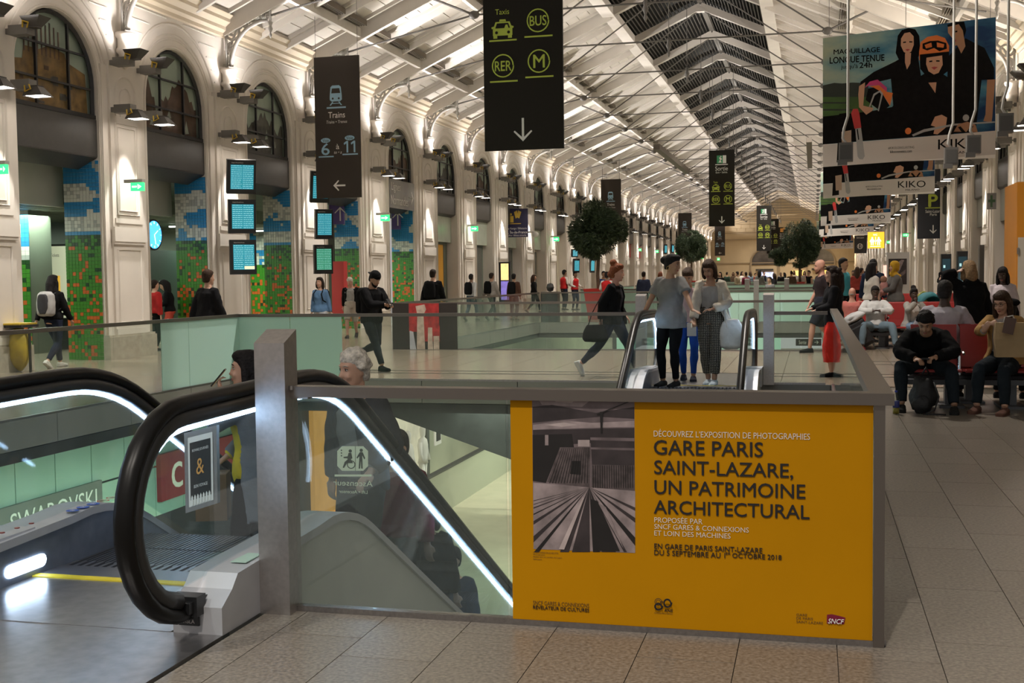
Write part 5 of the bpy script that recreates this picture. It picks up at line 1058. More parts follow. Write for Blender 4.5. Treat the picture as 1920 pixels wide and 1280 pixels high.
# black and white roof photograph on the poster
G = [mat('photo_grey_%s' % n, c, .5, nz=(z_, a_)) for n, c, z_, a_ in (('a', (.035, .026, .028), 9, .4), ('b', (.15, .115, .12), 7, .5), ('c', (.30, .24, .24), 9, .45), ('d', (.010, .008, .008), 9, .3), ('e', (.085, .065, .066), 25, .5), ('f', (.45, .37, .36), 6, .3))]
Gp = lambda *p: [F_(*a) for a in p]
art = [(G[1], Gp((100, 0), (612, 6), (616, 790), (108, 770))), (G[2], Gp((120, 5), (420, 5), (350, 60), (150, 50))), (G[5], Gp((190, 12), (330, 8), (300, 40), (220, 34))), (G[0], Gp((103, 60), (200, 50), (420, 90), (612, 60), (612, 120), (440, 110), (250, 125), (103, 140))), (G[2], Gp((105, 150), (260, 128), (400, 140), (612, 130), (612, 160), (380, 165), (200, 170), (105, 175))), (G[5], Gp((160, 150), (260, 138), (330, 150), (250, 160))), (G[0], Gp((105, 175), (612, 165), (612, 225), (105, 260))), (G[3], Gp((104, 255), (240, 262), (170, 440), (104, 430))),
       (G[3], Gp((104, 200), (300, 195), (310, 262), (104, 262))), (G[2], Gp((165, 200), (182, 200), (182, 252), (165, 252))), (G[5], Gp((330, 225), (388, 225), (388, 258), (330, 258))), (G[4], Gp((240, 262), (392, 262), (388, 462), (175, 436))), (G[0], Gp((392, 212), (612, 216), (612, 352), (400, 348))), (G[1], Gp((392, 212), (612, 216), (612, 232), (392, 226))), (G[1], Gp((392, 262), (612, 266), (612, 278), (392, 272))), (G[4], Gp((400, 350), (614, 352), (614, 480), (400, 462))), (G[3], Gp((300, 330), (345, 330), (345, 400), (290, 395))),
       (G[2], Gp((106, 438), (388, 462), (616, 480), (616, 790), (108, 770)))]
vpx, vpy = 388, 456
for k, (xa, xb) in enumerate(((-900, -840), (-640, -600), (-480, -430), (-280, -250), (-140, -90), (20, 60), (110, 135), (240, 285), (300, 390), (405, 440), (450, 520), (560, 575), (640, 680), (800, 860), (1000, 1090))):
    def cl_(x, t): 
        px_ = vpx + (x - vpx) * t; return px_
    pts = []
    for x in (xa, xb):
        t = 1.0
        if x < 108: t = (vpx - 108) / (vpx - x)
        if x > 616: t = (616 - vpx) / (x - vpx)
        pts.append((vpx + (x - vpx) * t, vpy + (785 - vpy) * t))
    art.append((G[0] if k % 3 else G[3], Gp((vpx - 1, vpy + 4), pts[0], pts[1])))
for k in range(14): art.append((G[3], Gp((250 + 10 * k, 264), (251.5 + 10 * k, 264), (190 + 14.5 * k, 440), (187 + 14.5 * k, 440)))); 
for k in range(18): art.append((G[3], Gp((404 + 11.6 * k, 352), (407 + 11.6 * k, 352), (408 + 11.6 * k, 464), (405 + 11.6 * k, 464))))
art += [(G[3], Gp((424, 95), (596, 27), (596, 31), (426, 101))), (G[3], Gp((440, 85), (456, 82), (452, 190), (444, 190))), (G[5], Gp((235, 770), (355, 510), (362, 515), (262, 772))), (G[3], Gp((395, 520), (430, 530), (540, 780), (418, 778))), (G[2], Gp((432, 540), (470, 560), (560, 770), (520, 700)))]
sh = []; 
yp.shapes(art, 'roof_photograph')
# the photograph sheet needs more layers than its neighbours: keep it thin
ph = [o for o in C.objects if o.parent == yp.o and o.name.startswith('roof_photograph')][0]; ph.scale.y = .06
# ---------------------------------------------------------------- black poster on the second barrier
b = Board((735, 569, 858, 655), 24.86, mat('black_poster', (.02, .016, .014), .4), 'art_poster', 'black poster with red and bone white column shapes on the second barrier', 'poster', None, .01)
AR = mat('poster_deep_red', (.30, .02, .02), .5, nz=(6, .5)); BW = mat('poster_bone', (.42, .33, .27), .5, nz=(8, .3))
b.shapes([(AR, rect(767, 569, 824, 622)), (AR, rect(795, 610, 825, 640)), (BW, [(780, 574), (797, 571), (800, 580), (795, 590), (797, 655), (781, 655), (783, 590)]), (BW, [(803, 614), (811, 614), (812, 655), (802, 655)]), (mat('poster_grey', (.3, .3, .3), .5), [(768, 620), (775, 622), (780, 655), (768, 655)]), (BW, rect(813, 630, 824, 655))], 'printed_picture')
# ================================================================ TREES AND PLANTERS
LEAF = [mat('pine_needle_dark', (.018, .034, .014), .6), mat('pine_needle', (.038, .064, .024), .6), mat('pine_needle_light', (.075, .105, .045), .6)]
BARK = mat('bark_brown', (.10, .065, .04), .8, nz=(12, .3), bump=(20, .4)); REDP = mat('red_planter', (.42, .02, .015), .4)
def crown(seed, rx, rz, lumps, n=2600, leaf=.10):
    rr = random.Random(seed); q = MB(); cs = [Vector((rr.gauss(0, .42) * rx, rr.gauss(0, .42) * rx, rr.gauss(0, .4) * rz)) for _ in range(lumps)]
    for i in range(n):
        c = rr.choice(cs); d = Vector((rr.gauss(0, 1), rr.gauss(0, 1), rr.gauss(0, 1))).normalized(); p = c + Vector((d.x * rx, d.y * rx, d.z * rz)) * rr.uniform(.25, .48)
        k = Vector((p.x / rx, p.y / rx, p.z / rz)).length
        if k > 1: p = p / k * rr.uniform(.9, 1.03)
        out = (p.normalized() + Vector((rr.gauss(0, .5), rr.gauss(0, .5), rr.gauss(0, .5) - .15))).normalized(); s = out.cross(Vector((rr.random(), rr.random(), rr.random())).normalized()).normalized(); mi = 0 if rr.random() < .45 else (1 if rr.random() < .75 else 2)
        for j in range(3):
            o_ = (out + s * (j - 1) * .55 + Vector((rr.gauss(0, .2),) * 3)).normalized(); L = leaf * rr.uniform(.7, 1.5); w_ = L * .12; t = o_.cross(s).normalized()
            q.add([p - t * w_, p + o_ * L * .5 + s * w_, p + o_ * L, p + t * w_], [(0, 1, 2, 3)], mi)
    return q.mesh('crown', LEAF, fix=False), cs
def tree(cx, ctop, cbot, w_px, Y, base_px, lab, seed, extra=None, planter=True):
    a = P(cx, (ctop + cbot) / 2, Y=Y); rx = w_px / 2 * Y / FPX; rz = (cbot - ctop) / 2 * Y / FPX; t = thing('potted_tree', lab, 'tree', (a.x, Y, 0))
    me, cs = crown(seed, rx, rz, 26, 9000, .125 * rx); tag(obj('crown', me, t, (0, 0, a.z)), kind='stuff')
    q = MB(); zb = .9; q.tube([(0.03, 0, zb - .2), (-.02, 0, 1.6), (.03, 0, a.z - rz * .7), (.0, 0, a.z)], [.075, .065, .055, .04], 9)
    for i in range(6): c = cs[i]; q.tube([(0.02, 0, a.z - rz * (.95 - .1 * i)), (c.x * .4, c.y * .4, a.z + c.z * .5 - rz * .3), (c.x, c.y, a.z + c.z)], [.035, .025, .012], 6)
    q.build('trunk', BARK, t, True)
    if extra:
        me, _ = crown(seed + 5, extra[2], extra[3], 8, 1800, .14); tag(obj('crown', me, t, (extra[0], 0, a.z + extra[1])), kind='stuff')
    if planter:
        q = MB(); q.loft([[Vector((x * s, y * s, z)) for x, y in ((-1, -1), (1, -1), (1, 1), (-1, 1))] for s, z in ((.32, 0), (.46, 1.06), (.47, 1.12), (.41, 1.12), (.41, 1.0))]); q.build('planter', REDP, t)
    return t
tree(1121, 376, 484, 106, 42.5, 600, 'nearest round pine-like tree in a red planter, left of the women', 3)
tree(1296, 434, 491, 57, 86, 540, 'second round tree above the heads of the young women', 8)
tree(1500, 410, 498, 68, 65, 540, 'loose leafy tree before the sandstone end wall', 12, extra=(-.95, -.75, .6, .42))
# ================================================================ BENCHES
REDS = mat('red_seat', (.30, .018, .016), .42); CHR = mat('chrome', (.6, .6, .6), .2, 1.0); BEAM = mat('grey_bench_beam', (.11, .115, .125), .45, .5)
def bench(x0, y, n, lab, rz=0, backs=True, pitch=.56):
    t = thing('waiting_bench', lab, 'bench', (x0, y, 0), rz)
    q = MB(); q.tube([(-.08, .1, .33), (n * pitch + .08, .1, .33)], .045, 8); q.box(-.06, n * pitch + .06, -.12, .0, .27, .33); q.build('beam', BEAM, t)
    for k in range(0, n + 1, max(1, n // 2)):
        x = min(max(.45, k * pitch), n * pitch - .3); q = MB(); q.box(x - .06, x + .06, .02, .18, 0, .32); q.box(x - .14, x + .14, -.18, .38, 0, .03); q.build('leg', BEAM, t)
    for k in range(n):
        x = k * pitch + pitch / 2; w_ = pitch / 2 - .02
        q = MB(); q.loft([[Vector((x + i * w_, yy, z)) for i, z in ((-1, z0), (1, z0), (1, z0 + .025), (-1, z0 + .025))] for yy, z0 in ((-.30, .43), (-.27, .44), (0, .42), (.18, .40), (.2, .42))]); q.build('seat', REDS, t)
        q = MB(); q.loft([[Vector((x + i * w_, yy + j, z)) for i, j in ((-1, 0), (1, 0), (1, .03), (-1, .03))] for yy, z in ((.19, .46), (.22, .6), (.27, .94), (.28, .96))]); q.build('backrest', REDS, t)
    for k in range(n + 1):
        x = k * pitch; q = MB(); q.tube([(x, .1, .36), (x, .12, .60), (x, .05, .66), (x, -.26, .655), (x, -.28, .64)], .018, 7); q.ell((x, -.12, .66), (.03, .16, .018), n=10, k=5); q.build('armrest', CHR, t)
    return t
bench(1.12, 14.72, 5, 'nearest red bench, facing, with two people seated on it')
bench(4.1, 15.45, 5, 'red bench back to back with the nearest one, facing away', math.pi)
bench(.95, 25.9, 5, 'second red bench with the man in a white tracksuit')
bench(3.75, 26.7, 5, 'red bench back to back with the second one', math.pi)
bench(1.2, 36.0, 5, 'third red bench farther along, mostly hidden by people')
# ================================================================ THINGS ON THE FLOOR
t = thing('bottle', 'plastic drink bottle with a blue label standing on the floor by the barrier corner', 'bottle', P(1680, 776, Z=0)); PL = glass('clear_plastic', (.85, .88, .85), 1.0)
q = MB(); q.lathe([(.0, 0), (.036, .004), (.036, .17), (.03, .20), (.013, .235), (.013, .25), (0, .25)], n=14); q.build('body', PL, t, True); q = MB(); q.lathe([(.0, .246), (.016, .246), (.016, .268), (0, .268)], n=12); q.build('cap', mat('blue_cap', (.02, .04, .3), .4), t); q = MB(); q.lathe([(.0365, .075), (.0375, .076), (.0375, .15), (.0365, .151)], n=14); q.build('label_band', mat('blue_label', (.03, .04, .20), .4), t, True); q = MB(); q.lathe([(.0, .006), (.034, .006), (.034, .07), (0, .07)], n=12); q.build('drink', mat('yellow_drink', (.35, .28, .04), .2), t, True)
def blob(name, c, r, m, parent=None, seed=0, amp=.15, n=20, k=14, flat=None):
    q = MB(); q.ell((0, 0, 0), (1, 1, 1), n=n, k=k); vs = []
    for v in q.v:
        p = Vector(v); f = 1 + amp * noise.noise(p * 1.7 + Vector((seed, 0, 0))) + amp * .4 * noise.noise(p * 5 + Vector((seed, 3, 0))); z = p.z * r[2] * f
        if flat is not None: z = max(z, flat)
        vs.append((p.x * r[0] * f, p.y * r[1] * f, z))
    q.v = vs; return q.build(name, m, parent, True, c)
BAGK = mat('black_nylon', (.012, .012, .014), .6, nz=(6, .4), bump=(18, .4))
a = P(1733, 776, Z=0); t = thing('backpack', 'black backpack slumped on the floor between the phone man\'s feet', 'bag', (a.x, a.y + .1, 0)); blob('body', (0, .03, .20), (.14, .13, .22), BAGK, t, 2, .35, flat=-.195); blob('front_pocket', (-.03, -.08, .11), (.10, .06, .10), BAGK, t, 5, .25)
q = MB(); q.tube([(-.02, -.02, .44), (.02, -.04, .52), (.06, 0, .44)], .012, 6); q.tube([(.1, -.08, .36), (.15, -.14, .2), (.1, -.18, .05), (-.02, -.2, .012), (.22, -.22, .012)], .009, 5); q.build('strap', BAGK, t, True)
a = P(1632, 655, Z=0); t = thing('suitcase', 'black wheeled suitcase with a grey and white neck pillow strapped on top', 'bag', (a.x - .05, a.y, 0)); t.rotation_euler = (0, R(-28), R(10))
q = MB(); q.box(-.2, .2, -.15, .15, .08, .66); o = q.build('shell', BAGK, t); bv = o.modifiers.new('b', 'BEVEL'); bv.width = .05; bv.segments = 3
q = MB(); q.box(-.16, .16, -.19, -.14, .14, .55); o = q.build('front_pocket', BAGK, t); bv = o.modifiers.new('b', 'BEVEL'); bv.width = .03; bv.segments = 2
for x in (-.16, .16): q = MB(); q.tube([(x - .02, 0, .05), (x + .02, 0, .05)], .05, 14); q.build('wheel', mat('grey_wheel', (.3, .3, .3), .4), t)
blob('neck_pillow', (0.02, -.02, .72), (.24, .16, .1), mat('grey_white_fleece', (.42, .42, .43), .9, nz=(5, .25)), t, 7, .3)
# pushchair
TEAL = mat('teal_canvas', (.01, .16, .20), .7); a = P(1740, 560, Y=29.5); t = thing('pushchair', 'teal hooded pushchair behind the woman in a grey cardigan', 'pushchair', (a.x, 29.5, 0)); t.rotation_euler = (0, 0, R(20))
q = MB()
for i in range(9): pass
q.loft([[Vector((.28 * math.cos(b_), y_ + .0, .78 + r_ * math.sin(b_))) for b_ in [math.pi * j / 12 for j in range(13)]] + [Vector((.26 * math.cos(b_), y_, .77 + (r_ - .02) * math.sin(b_))) for b_ in [math.pi * j / 12 for j in range(12, -1, -1)]] for y_, r_ in ((-.28, .25), (-.1, .34), (.1, .32), (.25, .12))]); q.build('hood', TEAL, t, True)
q = MB(); q.loft([[Vector((x, y_, z)) for x, z in ((-.24, z0), (.24, z0), (.24, z0 + .04), (-.24, z0 + .04))] for y_, z0 in ((-.4, .38), (-.35, .48), (.05, .45), (.22, .75), (.24, .95))]); q.build('seat', BAGK, t)
for x in (-.26, .26):
    q = MB(); q.tube([(x, -.45, .12), (x, .0, .55), (x, .35, 1.02), (x, .42, 1.04)], .014, 6); q.tube([(x, .38, .1), (x, -.05, .6)], .014, 6); q.build('frame', IRONG, t)
    for y_ in (-.45, .38): q = MB(); q.tube([(x - .02, y_, .11), (x + .02, y_, .11)], .11, 16); q.build('wheel', BAGK, t)
q = MB(); q.tube([(-.26, .42, 1.04), (.26, .42, 1.04)], .018, 7); q.build('handle', BAGK, t)
blob('hanging_bag', (.0, .3, .92), (.16, .1, .2), mat('green_yellow_bag', (.30, .30, .03), .6, nz=(8, .5)), t, 3, .2)
# orange and white kiosk at the right edge
KO = mat('orange_kiosk', (.55, .21, .01), .45, nz=(1, .05)); KWm = mat('white_kiosk_door', (.50, .46, .40), .5); KX = P(1907, 400, Y=24).x; KZ = P(1907, 341, Y=24).z
t = thing('kiosk', 'orange and white kiosk cut by the right edge of the picture', 'kiosk', (KX, 24, 0)); q = MB(); q.box(0, XR - .3 - KX, 0, 1.5, 0, KZ); q.build('body', KO, t); q = MB(); q.box(.02, .8, -.03, 0, 0, P(1909, 445, Y=24).z); q.build('door', KWm, t); d_ = [o for o in C.objects if o.parent == t][-1]
for z in (.9, 1.9): q = MB(); q.box(.0, .04, -.05, -.03, z, z + .12); q.build('hinge', STEEL, d_)
# free-standing panels, totems and fittings along the right side
b = Board((1663, 473, 1705, 552), 47, mat('white_display', (.62, .62, .62), .4), 'display_panel', 'white display panel with a dark photograph behind the woman in the yellow headscarf', 'panel', None, .2); b.shapes([(G[0], rect(1666, 485, 1700, 533)), (G[2], [(1672, 500), (1690, 487), (1695, 488), (1676, 533)]), (G[1], [(1684, 515), (1698, 505), (1698, 512), (1688, 520)])], 'photograph')
for k, (px, y, lb) in enumerate((((1765, 476, 1784, 556), 38, 'black information totem, left one of the two near the right wall'), ((1795, 471, 1815, 556), 36, 'black information totem, right one of the two near the right wall'))):
    a = P(px[0], px[1], Y=y); c = P(px[2], px[1], Y=y); t = thing('totem', lb, 'totem', ((a.x + c.x) / 2, y, 0)); q = MB(); w_ = (c.x - a.x) / 2; q.box(-w_, w_, 0, .25, 0, a.z); q.build('body', FRAMEB, t); q = MB(); q.box(-w_ * .8, w_ * .8, -.01, 0, a.z * .45, a.z * .93); q.build('screen', SCD, t); q = MB(); q.box(-w_ * .6, -w_ * .2, -.014, -.01, a.z * .8, a.z * .84); q.box(-w_ * .1, w_ * .1, -.014, -.01, a.z * .6, a.z * .64); q.build('screen_icon', SCT, t)
for k, (x, y) in enumerate(((3.9, 60), (4.4, 34.5))): q = MB(); q.box(x, x + .12, y, y + .3, 1.2, 2.3); tag(q.build('call_box', mat('dark_grey_box', (.06, .055, .05), .5)), ('dark wall panel beyond the display panel', 'dark narrow wall box by the totems')[k], 'panel')
b = Board((1656, 497, 1664, 531), 85, mat('lit_red_advert', (.8, .2, .12), .4, nz=(2, .8), emit=.9, ecol=(1, .5, .4)), 'lit_poster', 'small glowing red and white poster far down the right side', 'poster')
b = Board((1851, 362, 1868, 392), 33, mat('grey_cross_board', (.22, .21, .20), .5), 'pharmacy_sign', 'square grey sign box with an unlit green cross on the right wall', 'sign'); GC = mat('unlit_green_cross', (.03, .09, .03), .5); b.shapes([(GC, rect(1857, 366, 1861, 388)), (GC, rect(1853, 374, 1866, 379))], 'cross')
# left side: ticket machine, purple panel, red panel, advert, clear-sack bin, small sign
t = thing('ticket_machine', 'pale ticket machine with a lit screen behind the woman with a rucksack', 'machine', (P(95, 540, Y=24.6).x, 24.6, 0)); q = MB(); q.box(-.75, .75, 0, .6, 0, 2.5); q.build('body', mat('black_machine', (.015, .015, .015), .4), t); q = MB(); q.box(-.42, .55, -.05, 0, .75, 2.45); q.build('front_panel', mat('pale_lit_panel', (.45, .47, .35), .4, emit=.3, ecol=(.6, .62, .42)), t); q = MB(); q.box(-.3, .3, -.07, -.05, 1.2, 1.75); q.build('screen', mat('machine_screen', (.1, .06, .01), .3, nz=(3, .9), emit=.5, ecol=(.8, .45, .05)), t); text('Billets / Tickets', (-.2, .3, 2.2, 2.28), -.06, BLK, t)
b = Board((117, 490, 131, 568), 28, mat('purple_panel', (.22, .02, .20), .5), 'purple_panel', 'purple panel inside the leftmost whole arch', 'panel')
b = Board((621, 490, 646, 590), 33.4, PINK, 'red_panel', 'tall plain red panel beside the man with white hair', 'panel', None, .3)
b = Board((935, 491, 957, 566), 51, FRAMEB, 'advertising_totem', 'narrow black totem with a glowing gold and purple advert below the navy sign', 'totem', None, .2); b.shapes([(mat('lit_gold_advert', (.8, .6, .2), .4, nz=(4, .6), emit=.8, ecol=(.9, .62, .25)), rect(939, 494, 954, 525)), (mat('lit_purple_advert', (.2, .15, .5), .4, nz=(4, .5), emit=.5, ecol=(.25, .2, .6)), rect(939, 527, 954, 562))], 'lit_advert')
a = P(25, 697, Z=0); t = thing('rubbish_stand', 'yellow and clear double sack rubbish stand with a small round-topped black sign', 'bin', (a.x, a.y, 0)); YB = mat('yellow_sack', (.50, .36, .03), .5, nz=(4, .3)); CS = mat('clear_sack', (.40, .38, .33), .4, nz=(5, .3)); blob('clear_sack', (-.32, 0, .42), (.2, .2, .36), CS, t, 1, .15); blob('yellow_sack', (.14, 0, .42), (.2, .2, .38), YB, t, 4, .15)
q = MB(); q.box(-.58, .38, -.24, .24, .80, .85); q.build('lid_frame', BAGK, t); q = MB(); q.box(.02, .36, -.26, .22, .85, .88); q.build('yellow_lid', YB, t)
q = MB()
for x in (-.56, -.1, .36): q.box(x - .015, x + .015, -.02, .02, 0, .8)
q.build('frame', FRAMEB, t); q = MB(); q.prism([(-.24, .85), (-.08, .85), (-.08, 1.1)] + [(-.16 + .08 * math.cos(R(x)), 1.1 + .08 * math.sin(R(x))) for x in range(20, 161, 20)] + [(-.24, 1.1)], lambda u, v, s: Vector((u, s, v)), -.06, -.03); q.build('notice', FRAMEB, t)
# small desk / bollard and kiosk counters seen beyond the second opening
a = P(1003, 545, Z=1.0); q = MB(); q.box(-.3, .3, -.2, .2, 0, 1.05); q.lathe([(.0, 1.05), (.1, 1.08), (.14, 1.2), (.1, 1.32), (0, 1.36)], n=10); tag(q.build('bollard_lamp', FRAMEB, None, loc=(P(1003, 600, Y=38).x, 40.4, 0)), 'small dark bollard with a rounded head by the second opening', 'bollard')
# hanging sign seen downstairs through the glass
b = Board((1492, 635, 1540, 648), 34.5, BLACKS, 'direction_sign', 'black exit sign hanging downstairs, seen through the second opening', 'sign'); b.text('Sortie', (1498, 638, 1512, 645), WHT); b.shapes(arrow(1535, 641.5, 8, 1.2, WHT, 0), 'arrow')
# white lift symbol printed on the near glass panel
L_ = mat('glass_print_pale', (.55, .60, .50), .5); lf = thing('lift_notice', 'pale lift symbol and word printed on the near glass, reading backwards', 'sign', (P(662, 870, Y=FY + .02).x, FY + .016, 0))
def lq(px, py): a = P(px, py, Y=FY + .016); return (a.x - lf.location.x, 0, a.z)
S_ = lambda x, y: (480 + x / 2.9083, 740 + y / 2.9083)
q = MB(); 
def rr_(x0, y0, x1, y1, r): return [(x0 + r, y0), (x1 - r, y0), (x1, y0 + r), (x1, y1 - r), (x1 - r, y1), (x0 + r, y1), (x0, y1 - r), (x0, y0 + r)]
q.poly([lq(*S_(*p)) for p in rr_(443, 280, 611, 414, 26)], 0)
def lay(pts, k, mi): q.poly([Vector(lq(*S_(*p))) - Vector((0, .0005 * k, 0)) for p in pts], mi)
lay(circ(574, 302, 9), 1, 1); lay([(566, 312), (582, 312), (596, 345), (590, 352), (580, 330), (582, 402), (574, 402), (572, 360), (568, 402), (560, 402), (564, 335), (552, 348), (548, 342)], 1, 1); lay(circ(514, 306, 9), 1, 1)
for p in ringp(519, 380, 23, 5): lay(p, 1, 1)
lay([(505, 316), (520, 316), (526, 345), (518, 350), (530, 372), (505, 372), (498, 345), (478, 344), (478, 338), (500, 335)], 2, 1); lay([(484, 365), (500, 352), (506, 358), (480, 398), (473, 396)], 2, 1); lay(rect(541, 280, 543, 414), 2, 1)
for k in range(3): lay(circ(466, 302 + 15 * k, 4, n=8), 1, 1)
lay(rect(429, 434, 631, 445), 1, 0); q.build('symbol', [L_, mat('glass_print_dark', (.05, .055, .05), .5)], lf, fix=False)
def mirror_text(s, x0, y0, x1, y1):
    A_, B_ = Vector(lq(*S_(x1, y1))), Vector(lq(*S_(x0, y0))); text(s, (0, 1, 0, 1), 0, L_, lf, face=boxm(A_, Vector((B_.x - A_.x, 0, 0)), Vector((0, 0, B_.z - A_.z))))
mirror_text('Ascenseur', 422, 462, 636, 500); mirror_text('Lift • Ascensor', 452, 516, 608, 540)
# ================================================================ PEOPLE
SKINS = {'light': (.50, .29, .20), 'tan': (.38, .21, .13), 'pink': (.52, .27, .20), 'brown': (.16, .08, .045), 'dark': (.045, .022, .014)}
HAIRS = {'black': (.010, .008, .008), 'brown': (.045, .024, .014), 'auburn': (.17, .05, .02), 'blond': (.26, .16, .08), 'white': (.55, .50, .43), 'grey': (.28, .26, .24), 'dbrown': (.022, .013, .009)}
def cm(col, kind='cloth'):
    k = 'cloth_%02d_%02d_%02d' % tuple(round(c * 99) for c in col) if kind == 'cloth' else kind + '_%02d_%02d_%02d' % tuple(round(c * 99) for c in col)
    if kind == 'skin': return mat(k, col, .5, nz=(14, .06))
    if kind == 'hair': return mat(k, col, .7, nz=(40, .35), bump=(60, .6), spec=.2)
    return mat(k, col, .9, nz=(7, .13), bump=(26, .25), spec=.12)
POOL = []
def ring(c, ux, uy, rx, ry, n=18, p=2.3):
    out = []
    for j in range(n):
        a = 2 * math.pi * j / n; ca, sa = math.cos(a), math.sin(a); k = (abs(ca) ** p + abs(sa) ** p) ** (-1 / p); out.append(c + ux * (rx * ca * k) + uy * (ry * sa * k))
    return out
def ik(a, t, l1, l2, pole):
    d = t - a; L = d.length
    if L > (l1 + l2) * .999: t = a + d * ((l1 + l2) * .999 / L); d = t - a; L = d.length
    x = (l1 * l1 - l2 * l2 + L * L) / (2 * L); h = math.sqrt(max(0, l1 * l1 - x * x)); u = d / L; pv = Vector(pole); pv = pv - u * pv.dot(u)
    if pv.length < 1e-4: pv = Vector((0, -1, 0)) - u * (-u.y)
    return a + u * x + pv.normalized() * h, t
TOR = {'m': [(-.10, .12, .095), (-.04, .165, .118), (.04, .165, .115), (.13, .148, .105), (.23, .158, .112), (.33, .178, .118), (.41, .188, .110), (.46, .150, .088), (.50, .075, .066), (.56, .056, .060)],
       'f': [(-.10, .12, .098), (-.04, .172, .122), (.04, .165, .115), (.13, .122, .092), (.23, .135, .105), (.31, .150, .122), (.40, .152, .100), (.45, .128, .080), (.49, .062, .058), (.56, .047, .050)]}
class Fig:
    def __init__(s, sex, pose):
        s.sex = sex; g = pose.get; s.P0 = Vector(g('pel', (0, 0, .95))); ln = R(g('lean', 2)); sd = R(g('side', 0)); tw = R(g('twist', 0)); bend = R(g('bend', 0))
        s.pu = Vector((math.sin(sd), -math.sin(ln) * .6, math.cos(ln))).normalized(); s.u = Vector((math.sin(sd), -math.sin(ln + bend), math.cos(ln + bend))).normalized()
        s.px = Vector((1, 0, 0)); s.rx = Matrix.Rotation(tw, 3, 'Z') @ Vector((1, 0, 0)); s.rx = (s.rx - s.u * s.rx.dot(s.u)).normalized()
        s.mid = s.P0 + s.pu * .20
        s.N = s.mid + s.u * .32
        sw = .178 if sex == 'm' else .152
        hp, hy = R(g('head', (0, 0))[0]), R(g('head', (0, 0))[1]); s.MH = Matrix.Rotation(hy, 3, 'Z') @ Matrix.Rotation(hp, 3, 'X')
        nk = (s.u * .6 + (s.MH @ Vector((0, 0, 1))) * .4).normalized()
        s.H = s.N + nk * .085 + s.MH @ Vector((0, -.012, .075))
        s.S = {}; s.E = {}; s.Wr = {}; s.HD = {}
        for k, i in (('l', 1), ('r', -1)):
            sh = s.N - s.u * .065 + s.rx * sw * i; t = Vector(g('h' + k, (i * .27, -.02, .80))); e, w_ = ik(sh, t, .285, .25, g('e' + k, (i * .5, 1, -.3))); s.S[k], s.E[k], s.Wr[k] = sh, e, w_
            hd = g('d' + k); s.HD[k] = Vector(hd).normalized() if hd else (w_ - e).normalized()
        s.Hp = {}; s.K = {}; s.A = {}
        for k, i in (('l', 1), ('r', -1)):
            hp_ = s.P0 + Vector((.09 * i, 0, -.03)); t = Vector(g('f' + k, (i * .10, 0, .085))); kn, an = ik(hp_, t, .435, .415, g('k' + k, (i * .1, -1, 0))); s.Hp[k], s.K[k], s.A[k] = hp_, kn, an
        s.toe = {k: Matrix.Rotation(R(g('t' + k, 0)), 3, 'Z') @ Vector((0, -1, 0)) for k in 'lr'}; s.fp = {k: g('p' + k, 0) for k in 'lr'}
    def at(s, t):
        """point and axes at height t along the spine"""
        if t < .20: f = max(0, t / .2); return s.P0 + s.pu * t, s.px.lerp(s.rx, f * .5).normalized(), s.pu
        f = min(1, (t - .2) / .25); return s.mid + s.u * (t - .20), s.px.lerp(s.rx, .5 + f * .5).normalized(), s.u
    def torso(s, q, t0, t1, inf, flare=0, n=18):
        tb = TOR[s.sex]; ts = [t0] + [t for t, _, _ in tb if t0 < t < t1] + [t1]; rings = []
        for t in ts:
            tt = min(max(t, tb[0][0]), tb[-1][0])
            for (a, ax, ay), (b_, bx, by) in zip(tb[:-1], tb[1:]):
                if a <= tt <= b_: f = (tt - a) / (b_ - a); rx, ry = ax + (bx - ax) * f, ay + (by - ay) * f; break
            c, ux, uu = s.at(t); uy = uu.cross(ux).normalized(); fl = flare * max(0, (.25 - t)) ; k = inf if t < .46 else inf * .45
            if t < .0 and s.sex: rx, ry = max(rx, .15), max(ry, .11)
            rings.append(ring(c, ux, uy, rx + k + fl, ry + k + fl, n))
        q.loft(rings); return q
    def arm(s, q, k, f0, f1, inf, r_end=0):
        sh, e, w_ = s.S[k], s.E[k], s.Wr[k]; a = sh.lerp(s.N - s.u * .05, .35); pts = [a, sh]; rr = [.048 + inf * .6, .053 + inf * .75]; F = 1 if s.sex == 'm' else .86
        seq = [(.25, .052), (.5, .044), (.53, .043), (.75, .039), (1, .027)]
        def pt(t): return sh.lerp(e, t / .5) if t <= .5 else e.lerp(w_, (t - .5) / .5)
        last = (0, .056)
        for t, r in seq:
            if t < f1: pts.append(pt(t)); rr.append(r * F + inf + r_end * t); last = (t, r)
            else:
                r2 = last[1] + (r - last[1]) * (f1 - last[0]) / (t - last[0]); pts.append(pt(f1)); rr.append(r2 * F + inf + r_end * f1); break
        q.tube(pts, rr, 12)
    def leg(s, q, k, f1, inf, wide=0, f0=0):
        hp_, kn, an = s.Hp[k], s.K[k], s.A[k]; F = 1 if s.sex == 'm' else 1.02; seq = [(0, .088), (.25, .082), (.5, .056), (.56, .054), (.68, .057), (.85, .042), (1, .036)]
        def pt(t): return hp_.lerp(kn, t / .5) if t <= .5 else kn.lerp(an, (t - .5) / .5)
        pts, rr = [], []; last = seq[0]
        for t, r in seq:
            if t <= f1 + 1e-6: pts.append(pt(t)); rr.append(r * F + inf + wide * t); last = (t, r)
            else: r2 = last[1] + (r - last[1]) * (f1 - last[0]) / (t - last[0]); pts.append(pt(f1)); rr.append(r2 * F + inf + wide * f1); break
        q.tube(pts, rr, 14)
